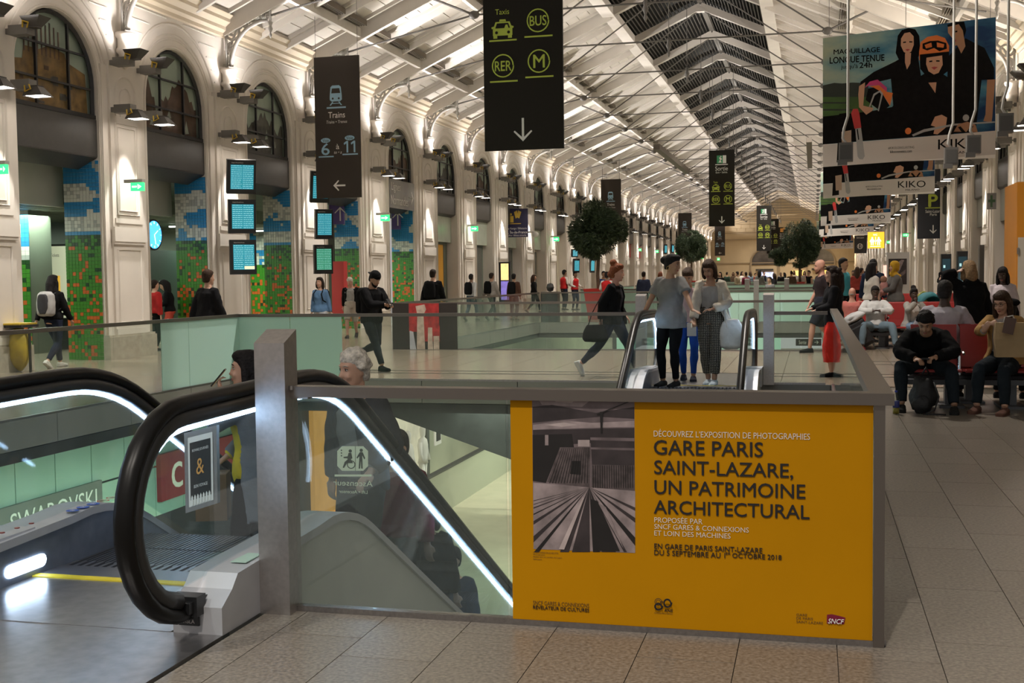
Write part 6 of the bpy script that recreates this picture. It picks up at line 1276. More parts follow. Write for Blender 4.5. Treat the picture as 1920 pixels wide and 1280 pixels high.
    def foot(s, q, k, inf=0, sole=False):
        a = s.A[k]; f = s.toe[k]; pit = R(s.fp[k]); x = Vector((-f.y, f.x, 0)); fd = (f * math.cos(pit) - Vector((0, 0, math.sin(pit)))).normalized(); up = x.cross(fd) * -1
        if up.z < 0: up = -up
        base = a - up * .055; rings = []
        for d, w_, h in ((-.065, .022, .03), (-.05, .034, .055), (.0, .036, .06), (.06, .040, .042), (.12, .046, .028), (.16, .044, .022), (.185, .026, .016)):
            c = base + fd * d + up * (h * .5 + inf * .2 - .02)
            rings.append(ring(c, x, up, w_ + inf, h * .62 + inf * .8, 12))
        q.loft(rings)
        if sole: 
            q.loft([ring(base + fd * d - up * (.022 + inf), x, up, w_ + inf, .012, 10) for d, w_ in ((-.075, .03), (-.03, .04), (.06, .043), (.13, .05), (.19, .03))])
    def hand(s, q, k, curl=.5, big=1.0):
        w_ = s.Wr[k]; d = s.HD[k]; i = 1 if k == 'l' else -1; ref = Vector((0, 0, 1)) if abs(d.z) < .7 else Vector((0, -1, 0)); 
        side = d.cross(ref).normalized(); nrm = side.cross(d).normalized()
        q.loft([ring(w_ + d * (a * big), side, nrm, b_ * big, c * big, 10) for a, b_, c in ((-.02, .024, .020), (.02, .033, .018), (.06, .040, .016), (.09, .039, .014))])
        for j, (o_, L) in enumerate(((-.029, .066), (-.010, .076), (.010, .072), (.028, .056))):
            b0 = w_ + (d * .075 + side * o_) * big; a1 = curl * .9; d1 = (d * math.cos(a1) - nrm * math.sin(a1)); a2 = curl * 1.9; d2 = (d * math.cos(a2) - nrm * math.sin(a2))
            q.tube([b0, b0 + d * .02 * big, b0 + d * .02 * big + d1 * L * .5 * big, b0 + d * .02 * big + (d1 * .5 + d2 * .5) * L * big], [.0095 * big, .0092 * big, .0085 * big, .007 * big], 7)
        th = -side if (d.z < 0) == (i > 0) else side
        b0 = w_ + (d * .02 + th * .022) * big; q.tube([b0, b0 + (d * .02 + th * .028 - nrm * .01) * big, b0 + (d * .055 + th * .032 - nrm * .02) * big], [.014 * big, .011 * big, .008 * big], 7)
    def head(s, q):
        M = s.MH; H = s.H; T = lambda x, y, z: H + M @ Vector((x, y, z)); X = M @ Vector((1, 0, 0)); Y = M @ Vector((0, 1, 0)); k = 1 if s.sex == 'm' else .95
        rings = []
        for z, rx, ry, oy in ((-.125, .018, .02, -.062), (-.118, .036, .036, -.050), (-.10, .050, .058, -.030), (-.07, .061, .075, -.014), (-.03, .069, .088, -.003), (.01, .074, .095, .004), (.05, .074, .096, .008), (.085, .064, .084, .010), (.11, .044, .058, .012), (.125, .015, .02, .012)):
            rings.append(ring(T(0, oy, z), X, Y, rx * k, ry, 18, 2.15))
        q.loft(rings)
        q.tube([T(0, -.088, .025), T(0, -.101, -.005), T(0, -.112, -.030), T(0, -.094, -.040)], [.008, .010, .014, .008], 8)
        for i in (-1, 1): q.ell(T(.072 * i * k, .012, -.008), (.010, .022, .032), n=8, k=6, M=M); q.ell(T(.032 * i, -.078, -.035), (.026, .02, .026), n=8, k=6, M=M)
        q.tube([T(-.05, -.074, .032), T(-.02, -.090, .036), T(.02, -.090, .036), T(.05, -.074, .032)], [.008, .010, .010, .008], 6)
        q.tube([T(-.02, -.090, -.066), T(0, -.096, -.064), T(.02, -.090, -.066)], [.006, .009, .006], 6); q.ell(T(0, -.078, -.104), (.022, .018, .018), n=8, k=6, M=M)
        q.tube([s.N - s.u * .03, H + M @ Vector((0, .02, -.07))], [.056 if s.sex == 'm' else .047, .052 if s.sex == 'm' else .045], 12)
    def face(s, root, hair):
        M = s.MH; T = lambda x, y, z: s.H + M @ Vector((x, y, z))
        for i in (-1, 1):
            q = MB(); q.ell(T(.029 * i, -.0795, .010), (.0125, .009, .0075), n=10, k=6, M=M); q.ell(T(.029 * i, -.0865, .010), (.0055, .004, .0055), 1, n=8, k=5, M=M); q.tube([T(.015 * i, -.086, .016), T(.029 * i, -.090, .0195), T(.044 * i, -.081, .014)], .0022, 5, 1); q.build('eye', [mat('eye_white', (.55, .5, .45), .3), mat('eye_dark', (.012, .008, .006), .25)], root, True)
            q = MB(); q.tube([T(.013 * i, -.094, .034), T(.03 * i, -.093, .040), T(.048 * i, -.080, .034)], [.003, .004, .002], 5); q.build('eyebrow', cm(hair, 'hair'), root, True)
        q = MB(); q.tube([T(-.024, -.087, -.067), T(-.01, -.099, -.063), T(0, -.100, -.065), T(.01, -.099, -.063), T(.024, -.087, -.067)], [.002, .005, .0055, .005, .002], 6); q.tube([T(-.018, -.090, -.072), T(0, -.099, -.075), T(.018, -.090, -.072)], [.002, .0055, .002], 6); q.build('lips', mat('lips', (.33, .09, .08), .45), root, True)
    def hairs(s, q, st, vox=.012):
        M = s.MH; T = lambda x, y, z: s.H + M @ Vector((x, y, z)); X = M @ Vector((1, 0, 0)); Y = M @ Vector((0, 1, 0)); dn = Vector((0, 0, -1))
        if st == 'bald': q.tube([T(-.076, .02, -.02), T(-.06, .085, -.02), T(0, .108, -.02), T(.06, .085, -.02), T(.076, .02, -.02)], [.008, .016, .018, .016, .008], 8); return
        cap = lambda e=0.0: q.loft([ring(T(0, oy, z), X, Y, rx + e, ry + e, 16, 2.1) for z, rx, ry, oy in ((-.085, .050, .04, .055), (-.05, .068, .055, .048), (-.01, .079, .070, .038), (.035, .083, .090, .024), (.07, .081, .100, .014), (.10, .070, .090, .012), (.125, .048, .062, .012), (.142, .015, .02, .012))])
        cap(.004)
        if st in ('short', 'cap'): 
            if st == 'short': q.ell(T(0, -.05, .085), (.062, .045, .035), n=12, k=6, M=M)
            if st == 'cap': pass
        if st == 'curlyshort':
            rr = random.Random(5)
            for i in range(46):
                a = rr.uniform(0, 6.28); z = rr.uniform(-.02, 1); r_ = math.sqrt(1 - max(0, z) ** 2); y_ = math.sin(a)
                if y_ < -.3 and z < .5: continue
                q.ell(T(.088 * r_ * math.cos(a), .012 + .105 * r_ * y_, .02 + .118 * z), (.025, .025, .022), n=7, k=5)
        if st == 'bun':
            q.ell(T(0, -.03, .10), (.072, .07, .04), n=12, k=6, M=M); q.ell(T(0, .13, .03), (.058, .052, .058), n=12, k=8, M=M)
        if st == 'topbun':
            q.ell(T(0, -.03, .10), (.074, .07, .045), n=12, k=6, M=M); q.ell(T(0, .07, .15), (.062, .058, .052), n=12, k=8, M=M); q.ell(T(0, .1, -.03), (.05, .05, .06), n=10, k=6, M=M)
        if st in ('long', 'bob', 'curly'):
            q.ell(T(0, -.035, .095), (.076, .065, .042), n=12, k=6, M=M); e = .018 if st == 'curly' else 0
            L = {'long': .34, 'bob': .15, 'curly': .36}[st]
            for i in (-1, 1): q.tube([T(.072 * i, -.01, .05), T(.088 * i + e * i, .0, -.03), T(.09 * i + e * i, .01, -.07) + dn * L * .3, T(.075 * i + e * i, .03, -.05) + dn * L * .75], [.022, .030 + e, .032 + e, .018 + e], 8)
            q.tube([T(0, .06, .06), T(0, .095, -.03), T(0, .10, -.05) + dn * L * .4, T(0, .09, -.05) + dn * L * .9], [.07, .078 + e, .082 + e, .05 + e], 12)
            if st == 'curly':
                rr = random.Random(3)
                for i in range(70): a = rr.uniform(-.5, 3.64); zz = rr.uniform(0, 1); q.ell(T((.095 + .03 * zz) * math.cos(a), .02 + .11 * math.sin(a), .08) + dn * zz * .44, (.032, .032, .036), n=6, k=5)
        if st == 'hijab':
            q.ell(T(0, .0, .05), (.09, .10, .098), n=14, k=8, M=M); 
            for i in (-1, 1): q.tube([T(.075 * i, -.04, .06), T(.085 * i, -.03, -.03), T(.05 * i, -.06, -.12)], [.026, .032, .04], 9)
            q.ell(T(0, -.01, -.15), (.10, .10, .06), n=14, k=8); q.ell(T(.02, .03, -.19), (.14, .12, .05), n=14, k=8)
def person(label, loc, rot, h, sex='m', pose=None, skin='light', hair=('short', 'black'), top=None, bottom=None, shoes=(.02, .02, .02), jacket=None, vox=None, face=None, extras=None, group=None, curl=.5, foot_skin=False):
    x, y, z = loc; D = math.hypot(x, y); vox = vox or (.0125 if D < 22 else .017 if D < 34 else .026 if D < 55 else .04); f = Fig(sex, pose or {}); root = thing('person', label, 'person', loc, R(rot), group); s_ = h / 1.755; root.scale = (s_, s_, s_)
    def pool(q, name, m, vx=vox, amp=0, smooth=2, lb=None):
        o = q.build(name, m, root, True, fix=False); POOL.append((o, vx, amp, smooth)); 
        if lb: o['label'] = lb
        return o
    q = MB(); f.torso(q, -.10, .56, 0)
    for k in 'lr': f.arm(q, k, 0, 1, 0); f.leg(q, k, 1, 0); f.foot(q, k); f.hand(q, k, (pose or {}).get('curl', curl), 1.0 if sex == 'm' else .92)
    f.head(q); pool(q, 'body', cm(SKINS[skin], 'skin'), min(vox, .0105) if D < 22 else vox)
    if face or (face is None and D < 30 and abs(rot) < 95): f.face(root, HAIRS[hair[1]] if isinstance(hair[1], str) else hair[1])
    hc = HAIRS[hair[1]] if isinstance(hair[1], str) else hair[1]
    q = MB(); f.hairs(q, hair[0]); pool(q, 'hair' if hair[0] != 'hijab' else 'headscarf', cm(hc, 'hair') if hair[0] != 'hijab' else cm(hc), vox, .006 if hair[0] in ('curly', 'curlyshort') else .002, 1 if 'curly' in hair[0] else 3)
    b_ = bottom or {}; kind = b_.get('k', 'trousers'); col = b_.get('c', (.02, .02, .03)); inf = b_.get('inf', .012)
    q = MB(); f.torso(q, -.085, b_.get('top', .12), inf); 
    if kind == 'skirt':
        c, ux, uu = f.at(-.02); q.loft([ring(f.at(.1)[0], ux, Vector((0, 1, 0)), .15, .11), ring(c, ux, Vector((0, 1, 0)), .19, .14), ring(c - Vector((0, 0, .3)), ux, Vector((0, 1, 0)), .24, .19), ring(c - Vector((0, 0, b_.get('len', .5))), ux, Vector((0, 1, 0)), .27, .22)])
    else:
        for k in 'lr': f.leg(q, k, b_.get('f', .97), inf, b_.get('wide', 0))
    pool(q, {'trousers': 'trousers', 'shorts': 'shorts', 'skirt': 'skirt'}[kind], cm(col) if not isinstance(col, bpy.types.Material) else col, vox, .004 if D < 35 else 0)
    t_ = top or {}; q = MB(); ti = t_.get('inf', .014); f.torso(q, t_.get('hem', -.02), t_.get('neck', .49), ti, t_.get('flare', 0))
    if t_.get('sl', 1) > 0:
        for k in 'lr': f.arm(q, k, 0, t_.get('sl', .97), t_.get('sinf', ti * .8), t_.get('swide', 0))
    pool(q, t_.get('name', 'top'), cm(t_.get('c', (.1, .1, .1))) if not isinstance(t_.get('c'), bpy.types.Material) else t_['c'], vox, .005 if D < 35 else 0)
    if jacket:
        q = MB(); ji = jacket.get('inf', .03); tb = []; t0, t1 = jacket.get('hem', -.08), .475
        gap = jacket.get('gap', 0)
        if gap:
            rings = []
            for i in range(9):
                t = t0 + (t1 - t0) * i / 8; c, ux, uu = f.at(t); uy = uu.cross(ux).normalized(); tt = min(max(t, -.10), .56); tbb = TOR[sex]
                for (a, ax, ay), (b2, bx, by) in zip(tbb[:-1], tbb[1:]):
                    if a <= tt <= b2: fq = (tt - a) / (b2 - a); rx, ry = ax + (bx - ax) * fq, ay + (by - ay) * fq; break
                if t < 0: rx, ry = max(rx, .155), max(ry, .115)
                fl = jacket.get('flare', 0) * max(0, .25 - t); g_ = R(gap * (1 - .35 * i / 8)); n = 14; out = []; 
                for j in range(n + 1): a = -math.pi / 2 + g_ + (2 * math.pi - 2 * g_) * j / n; out.append(c + ux * ((rx + ji + fl) * math.cos(a)) + uy * ((ry + ji + fl) * math.sin(a)))
                for j in range(n, -1, -1): a = -math.pi / 2 + g_ + (2 * math.pi - 2 * g_) * j / n; out.append(c + ux * ((rx + ji + fl - .03) * math.cos(a)) + uy * ((ry + ji + fl - .03) * math.sin(a)))
                rings.append(out)
            q.loft(rings)
        else: f.torso(q, t0, .50, ji, jacket.get('flare', 0))
        if jacket.get('sl', 1) > 0:
            for k in 'lr': f.arm(q, k, 0, jacket.get('sl', .95), ji * .75, jacket.get('swide', 0))
        if jacket.get('hood'): c = f.N + Vector((0, .09, -.02)); q.ell(c, (.12, .06, .08), n=12, k=6)
        pool(q, jacket.get('name', 'jacket'), cm(jacket['c']), vox, .006 if D < 35 else 0)
    if shoes is not None:
        for k in 'lr': q = MB(); f.foot(q, k, .010, True); pool(q, 'shoe', cm(shoes), max(vox * .8, .009))
    for e in (extras or []): e(f, root, pool)
    return root, f
def backpack(col, col2=None, big=1.0):
    def fn(f, root, pool):
        c, ux, uu = f.at(.28); back = uu.cross(ux).normalized(); q = MB(); q.loft([ring(c + back * (.20 * 1) + uu * t, ux, back, a * big, b_ * big, 16, 3) for t, a, b_ in ((-.24, .11, .05), (-.2, .15, .09), (0, .155, .10), (.16, .14, .085), (.22, .09, .05))]); b = q.build('backpack', cm(col), None, True, fix=False); POOL.append((b, .016, .003, 2)); b.parent = root
        if col2: q = MB(); q.loft([ring(c + back * (.275) + uu * t, ux, back, a * big, .045 * big, 14, 3) for t, a in ((-.2, .06), (-.1, .10), (.05, .11), (.14, .09), (.17, .06))]); o = q.build('front_panel', cm(col2), root, True, fix=False); POOL.append((o, .014, 0, 2))
        q = MB()
        for i in (-1, 1): q.tube([f.at(.46)[0] + ux * .10 * i + back * .11, f.at(.50)[0] + ux * .10 * i - back * .02, f.at(.40)[0] + ux * .115 * i - back * .155, f.at(.24)[0] + ux * .14 * i - back * .13, f.at(.16)[0] + ux * .17 * i + back * .05], .016, 6, flat=.5)
        q.build('strap', cm(col2 or col), root, True)
    return fn
def cap_(col):
    def fn(f, root, pool):
        M = f.MH; T = lambda x, y, z: f.H + M @ Vector((x, y, z)); X = M @ Vector((1, 0, 0)); Y = M @ Vector((0, 1, 0)); q = MB()
        q.loft([ring(T(0, .008, z), X, Y, rx, ry, 18, 2.1) for z, rx, ry in ((.045, .086, .106), (.08, .086, .104), (.12, .068, .082), (.142, .035, .045), (.15, .01, .01))])
        q.loft([ring(T(0, -.10 - d, .048 - d * .15), X, M @ Vector((0, 0, 1)), w_, .006, 12, 2) for d, w_ in ((-.03, .07), (.02, .068), (.05, .055), (.075, .025))]); pool(q, 'cap', cm(col))
    return fn
def capback(col):
    def fn(f, root, pool):
        M = f.MH @ Matrix.Rotation(math.pi, 3, 'Z'); T = lambda x, y, z: f.H + M @ Vector((x, y, z)); X = M @ Vector((1, 0, 0)); Y = M @ Vector((0, 1, 0)); q = MB()
        q.loft([ring(T(0, -.008, z), X, Y, rx, ry, 18, 2.1) for z, rx, ry in ((.03, .086, .106), (.08, .086, .104), (.12, .068, .082), (.142, .035, .045), (.15, .01, .01))])
        q.loft([ring(T(0, -.10 - d, .035 - d * .15), X, M @ Vector((0, 0, 1)), w_, .007, 12, 2) for d, w_ in ((-.03, .07), (.02, .068), (.06, .06), (.09, .03))]); pool(q, 'cap', cm(col))
    return fn
def phone(side, col=(.01, .01, .012)):
    def fn(f, root, pool):
        w_ = f.Wr[side] + f.HD[side] * .09; q = MB(); M = Matrix.Translation(w_ + Vector((0, 0, .02))) @ Matrix.Rotation(R(50), 4, 'X'); q.box(-.036, .036, -.075, .075, -.005, .005, M=M); q.build('phone', mat('phone_black', col, .2), root)
    return fn
def prop(q_fn, name, m, smooth=True):
    def fn(f, root, pool): q = MB(); q_fn(q, f); q.build(name, m, root, smooth)
    return fn
def pool_prop(q_fn, name, col, vx=.014, amp=.004):
    def fn(f, root, pool): q = MB(); q_fn(q, f); pool(q, name, cm(col), vx, amp)
    return fn
def beard(col):
    return pool_prop(lambda q, f: (q.tube([f.H + f.MH @ Vector(p) for p in ((-.062, -.02, -.05), (-.045, -.062, -.09), (0, -.088, -.112), (.045, -.062, -.09), (.062, -.02, -.05))], [.012, .020, .022, .020, .012], 8), q.tube([f.H + f.MH @ Vector(p) for p in ((-.026, -.088, -.056), (0, -.102, -.050), (.026, -.088, -.056))], .006, 6), q.ell(f.H + f.MH @ Vector((0, -.066, -.092)), (.048, .032, .030), n=12, k=8, M=f.MH)), 'beard', col, .009, 0)
def glasses(f, root, pool):
    T = lambda x, y, z: f.H + f.MH @ Vector((x, y, z)); q = MB()
    for i in (-1, 1): q.tube([T(.031 * i + .024 * math.cos(a), -.098 + .004 * abs(math.cos(a)), .010 + .017 * math.sin(a)) for a in [2 * math.pi * j / 14 for j in range(14)]], .0028, 5, closed=True); q.tube([T(.055 * i, -.092, .014), T(.076 * i, -.03, .012), T(.078 * i, .01, .008)], .0028, 5)
    q.tube([T(-.008, -.1, .014), T(.008, -.1, .014)], .0028, 5); q.build('glasses', mat('brown_glasses', (.05, .02, .012), .3), root, True)
def F0(px, py): p = P(px, py, Z=0); return (p.x, p.y, 0)
def FH(px, Y): p = P(px, 560, Y=Y); return (p.x, Y, 0)
def HT(px, py, Y): return P(px, py, Y=Y).z
WALK = dict(fl=(.08, -.26, .095), fr=(-.08, .30, .15), pr=35, pel=(0, 0, .92), hl=(.25, .16, .86), hr=(-.25, -.18, .88))
WALK2 = dict(fr=(-.08, -.26, .095), fl=(.08, .30, .15), pl=35, pel=(0, 0, .92), hr=(-.25, .16, .86), hl=(.25, -.18, .88))
STAND = dict(fl=(.11, -.02, .085), fr=(-.11, .03, .085))
NAVYC = (.014, .018, .035); BLKC = (.006, .006, .0066); JEAN = (.02, .035, .075); WHC = (.55, .52, .48)
# ---- left concourse
L = F0(103, 689); person('woman walking away in dark clothes with a pale grey rucksack and long black hair', L, 178, HT(103, 513, L[1]), 'f', WALK, 'light', ('long', 'black'), dict(c=BLKC, inf=.03), dict(c=NAVYC), WHC, extras=[backpack((.38, .37, .36), (.05, .05, .055), 1.15)])
person('person in a red hooded coat beyond the rucksack woman', FH(127, 26.6), -60, 1.66, 'f', STAND, 'light', ('bob', (.40, .03, .02)), dict(c=(.45, .03, .02), inf=.03), dict(c=BLKC), vox=.025)
person('person in a red quilted jacket seen from behind in the second arch', FH(289, 24.2), 150, 1.62, 'm', STAND, 'light', ('short', 'dbrown'), dict(c=(.34, .02, .02), inf=.045), dict(c=BLKC), vox=.02)
person('woman in a black jacket and red trousers looking down in the second arch', FH(318, 25.2), -65, 1.64, 'f', dict(STAND, head=(30, 0), lean=8, hl=(.1, -.3, 1.08), hr=(-.1, -.3, 1.08), el=(.6, .5, -.6), er=(-.6, .5, -.6)), 'light', ('long', 'black'), dict(c=BLKC, inf=.03), dict(c=(.40, .06, .04)), vox=.02)
person('man in a black suit walking away past the mosaic column', FH(389, 18.6), 155, HT(389, 503, 18.6), 'm', WALK, 'light', ('short', 'brown'), dict(c=WHC, inf=.006), dict(c=BLKC), jacket=dict(c=(.014, .014, .016), inf=.032, hem=-.14, flare=.12))
person('woman in a blue denim shirt walking towards the camera under the screens', FH(601, 26), -5, 1.66, 'f', dict(WALK, hl=(.26, .06, .80), hr=(-.26, 0, .80)), 'light', ('bob', 'dbrown'), dict(c=(.10, .19, .33), inf=.022, hem=-.06), dict(c=(.35, .36, .38)), extras=[backpack(BLKC)])
L = F0(660, 633); person('white-haired man in a black jacket, grey shirt and beige shorts by the red panel', L, 12, HT(648, 517, L[1]), 'm', dict(WALK2, head=(28, -15), hl=(.28, -.05, .84)), 'pink', ('short', 'white'), dict(c=(.32, .31, .30), inf=.02), dict(c=(.38, .33, .28), k='shorts', f=.5, inf=.03), (.04, .03, .03), jacket=dict(c=BLKC, gap=42, inf=.035, hem=-.06))
L = F0(712, 694); person('bearded man in black with a backwards cap looking at his phone, mid-stride', (L[0] - .12, L[1], 0), 62, HT(703, 503, L[1]) + .02, 'm', dict(fr=(-.10, -.34, .10), fl=(.10, .42, .30), pl=55, tr=0, pel=(0, .02, .90), lean=4, head=(32, 0), hr=(-.02, -.36, 1.12), hl=(.06, -.34, 1.10), er=(-.6, .2, -.8), el=(.6, .2, -.8), dr=(.2, -1, .2), dl=(-.2, -1, .2), curl=.9), 'tan', ('short', 'black'), dict(c=BLKC, inf=.04, hem=-.10), dict(c=(.014, .018, .022), inf=.014), (.01, .01, .01), extras=[capback(BLKC), beard((.012, .008, .006)), phone('r'), backpack(BLKC)], face=True)
person('man in a dark coat with a black rucksack walking away left of the orange doors', FH(812, 31), 172, HT(812, 503, 31), 'm', WALK, 'light', ('short', 'dbrown'), dict(c=BLKC, inf=.035, hem=-.12), dict(c=BLKC), extras=[backpack(BLKC)])
L = F0(884, 601); person('man in a white shirt with a black rucksack and jeans walking away', L, 165, HT(880, 512, L[1]), 'm', WALK2, 'brown', ('short', 'black'), dict(c=(.5, .5, .5), inf=.02), dict(c=JEAN), extras=[backpack(BLKC)])
L = F0(922, 600); person('man in a pale grey hooded top walking right of the white shirted man', L, 150, HT(917, 510, L[1]), 'm', WALK, 'tan', ('short', 'dbrown'), dict(c=(.30, .28, .26), inf=.03), dict(c=BLKC), extras=[backpack(BLKC)])
L = F0(964, 600); person('man with a black rucksack and orange sleeve below the navy sign', L, 170, HT(965, 513, L[1]), 'm', STAND, 'tan', ('short', 'black'), dict(c=(.09, .045, .03), inf=.03), dict(c=(.06, .06, .06)), extras=[backpack(BLKC)])
def staff(px, py, hy, rot, lb, Y=None):
    L = F0(px, py) if Y is None else FH(px, Y); person(lb, L, rot, HT(px, hy, L[1]), 'm', dict(STAND, hl=(.2, -.25, 1.05), hr=(-.2, -.25, 1.05)), 'brown', ('short', 'black'), dict(c=WHC, inf=.012), dict(c=NAVYC), jacket=dict(c=(.42, .02, .02), sl=0, inf=.03, hem=-.02, name='vest'), extras=[cap_(BLKC)], vox=.024)
staff(1058, 581, 506, 140, 'station worker in a red vest and dark cap, left one of the standing pair'); staff(1078, 581, 509, 60, 'station worker in a red vest and dark cap, right one of the standing pair')
staff(1138, 0, 510, 170, 'station worker in a red vest bending behind the red planter', 41.5); staff(1147, 0, 508, -20, 'station worker in a dark cap facing the bending one behind the planter', 43)
person('person in a blue jacket behind the two workers at the planter', FH(1132, 47), 30, HT(1132, 508, 47), 'm', STAND, 'tan', ('short', 'black'), dict(c=(.03, .08, .25), inf=.02), dict(c=BLKC), vox=.035)
person('man in a navy jacket seen from behind left of the grey t-shirt woman', FH(1207, 45), 175, HT(1207, 509, 45), 'm', STAND, 'tan', ('short', 'dbrown'), dict(c=(.035, .045, .085), inf=.03), dict(c=BLKC), vox=.03)
person('far person with auburn hair just left of the grey t-shirt woman', FH(1238, 46.3), 160, HT(1238, 509, 46.3), 'f', STAND, 'light', ('bob', 'auburn'), dict(c=(.10, .05, .04)), dict(c=BLKC), vox=.04)
# ---- women at the far escalator
L = FH(1152, 18.45); person('auburn-haired woman in a black jacket striding right with a large black handbag', L, 78, HT(1160, 489, 18.45), 'f', dict(fl=(.07, -.34, .10), fr=(-.07, .52, .20), pr=60, pel=(0, .02, .90), lean=5, hl=(.2, -.1, .92), hr=(-.24, .12, .86), head=(5, 8)), 'pink', ('topbun', 'auburn'), dict(c=(.03, .03, .035), inf=.01), dict(c=(.014, .02, .032), inf=.01), (.62, .60, .58), jacket=dict(c=(.011, .011, .012), gap=28, inf=.04, hem=-.10, flare=.15),
    extras=[pool_prop(lambda q, f: q.loft([ring(f.Wr['r'] + Vector((-.05, .08, -.32 + z)), Vector((0, 1, 0)), Vector((1, 0, 0)), a, b_, 14, 3.5) for z, a, b_ in ((0, .17, .05), (.05, .21, .07), (.15, .19, .06), (.26, .13, .03))]), 'handbag', BLKC), prop(lambda q, f: q.tube([f.Wr['r'] + Vector(p) for p in ((-.05, -.02, -.1), (-.04, .0, .12), (.02, -.02, .42), (-.04, .14, .1), (-.05, .2, -.1))], .008, 6), 'bag_strap', cm(BLKC))], face=True)
YW1 = 16.9; L = FH(1258, YW1)
person('young woman in a loose grey t-shirt, dark hair in a bun, hand on the rail', L, -22, HT(1255, 477, YW1), 'f', dict(pel=(0, 0, .95), fl=(.08, -.02, .085), fr=(-.10, -.05, .085), head=(12, 92), hl=(.52, -.30, .93), hr=(-.34, -.18, .92), el=(.3, .6, -1), er=(-.8, .3, -.6), dl=(.9, -.35, -.15), dr=(-.5, -.6, -.6), curl=.35, side=0), 'tan', ('bun', 'black'), dict(c=(.21, .205, .20), inf=.034, hem=-.17, sl=.36, sinf=.022, swide=.045, flare=.06, name='tshirt'), dict(c=(.009, .009, .012), inf=.006), (.02, .02, .025),
    extras=[prop(lambda q, f: q.tube([f.H + f.MH @ Vector((-.080, .012 + .024 * math.cos(a), -.055 + .026 * math.sin(a))) for a in [2 * math.pi * j / 16 for j in range(16)]], .0022, 5, closed=True), 'earring', mat('gold', (.7, .45, .15), .3, 1.0)), prop(lambda q, f: q.tube([f.H + f.MH @ Vector((.080, .012 + .024 * math.cos(a), -.055 + .026 * math.sin(a))) for a in [2 * math.pi * j / 16 for j in range(16)]], .0022, 5, closed=True), 'earring', mat('gold', (.7, .45, .15), .3, 1.0)), prop(lambda q, f: (q.tube([f.Wr['r'].lerp(f.E['r'], t) for t in (.06, .16)], .034, 12), q.ell(f.Wr['r'].lerp(f.E['r'], .11) + Vector((-.02, -.028, .01)), (.018, .012, .018), n=10, k=6)), 'watch', BAGK)], face=True)
L = FH(1291, 17.9); person('girl in a pale pink top and bright blue jeans between the other two women', L, 5, HT(1290, 499, 17.9), 'f', dict(pel=(0, 0, .94), fl=(.07, -.16, .09), fr=(-.08, .12, .09), head=(34, -8), hl=(.12, -.27, .98), hr=(-.22, -.1, .84)), 'tan', ('bun', 'brown'), dict(c=(.42, .31, .32), inf=.016, sl=.35, hem=-.05), dict(c=(.02, .07, .33), inf=.006), (.03, .03, .04),
    extras=[prop(lambda q, f: q.box(-.02, .12, -.36, -.34, .70, .90), 'papers', mat('white_paper', (.62, .62, .62), .5), False)], face=True)
DOTS = mat('dotted_trousers', (.03, .028, .022), .8); _n = DOTS.node_tree; _v = _n.nodes.new('ShaderNodeTexVoronoi'); _v.inputs['Scale'].default_value = 42; _v.inputs['Randomness'].default_value = .15; _t = _n.nodes.new('ShaderNodeTexCoord'); _v.voronoi_dimensions = '2D'; _mp = _n.nodes.new('ShaderNodeMapping'); _mp.inputs['Rotation'].default_value = (R(90), 0, 0); _n.links.new(_t.outputs['Object'], _mp.inputs[0]); _n.links.new(_mp.outputs[0], _v.inputs['Vector']); _c = _n.nodes.new('ShaderNodeValToRGB'); _c.color_ramp.elements[0].position = .20; _c.color_ramp.elements[1].position = .28; _c.color_ramp.elements[0].color = (.42, .38, .30, 1); _c.color_ramp.elements[1].color = (.028, .026, .020, 1); _n.links.new(_v.outputs['Distance'], _c.inputs[0]); _n.links.new(_c.outputs[0], _n.nodes['Principled BSDF'].inputs['Base Color'])
YW2 = 17.2; L = FH(1333, YW2); CRM = (.56, .50, .41)
person('smiling young woman in a cream cardigan and dotted dark trousers with a white tote bag', L, -6, HT(1328, 485, YW2), 'f', dict(pel=(0, 0, .95), fl=(.06, -.08, .085), fr=(-.05, .06, .085), head=(30, -10), hl=(.06, -.20, 1.06), hr=(-.20, -.22, .90), el=(1, .3, -.5), er=(-1, .3, -.4), dl=(-.9, -.4, -.1), dr=(.2, -.8, -.4), curl=.4), 'tan', ('bob', 'brown'), dict(c=(.33, .31, .29), inf=.012, sl=0, neck=.43, hem=.06), dict(c=DOTS, inf=.016, f=.90, wide=.012, top=.15), (.50, .56, .60), jacket=dict(c=CRM, gap=60, inf=.028, hem=-.15, flare=.26, name='cardigan', swide=.018),
    extras=[pool_prop(lambda q, f: q.loft([ring(Vector((.29, -.03, z)), Vector((.85, .5, 0)), Vector((-.5, .85, 0)), a, b_, 16, 3) for z, a, b_ in ((.50, .08, .04), (.54, .17, .07), (.68, .19, .08), (.85, .15, .05), (.92, .10, .03))]), 'tote_bag', (.56, .53, .47)), prop(lambda q, f: (q.tube([(.22, -.10, .90), (.20, -.12, 1.2), (.16, -.06, 1.43), (.18, .08, 1.2), (.26, .06, .9)], .014, 6)), 'tote_strap', cm((.56, .53, .47))), prop(lambda q, f: q.tube([f.N + Vector((.052 * math.cos(a), -.012 + .05 * math.sin(a), .035)) for a in [2 * math.pi * j / 18 for j in range(18)]], .004, 5, closed=True), 'choker', BAGK)], face=True)
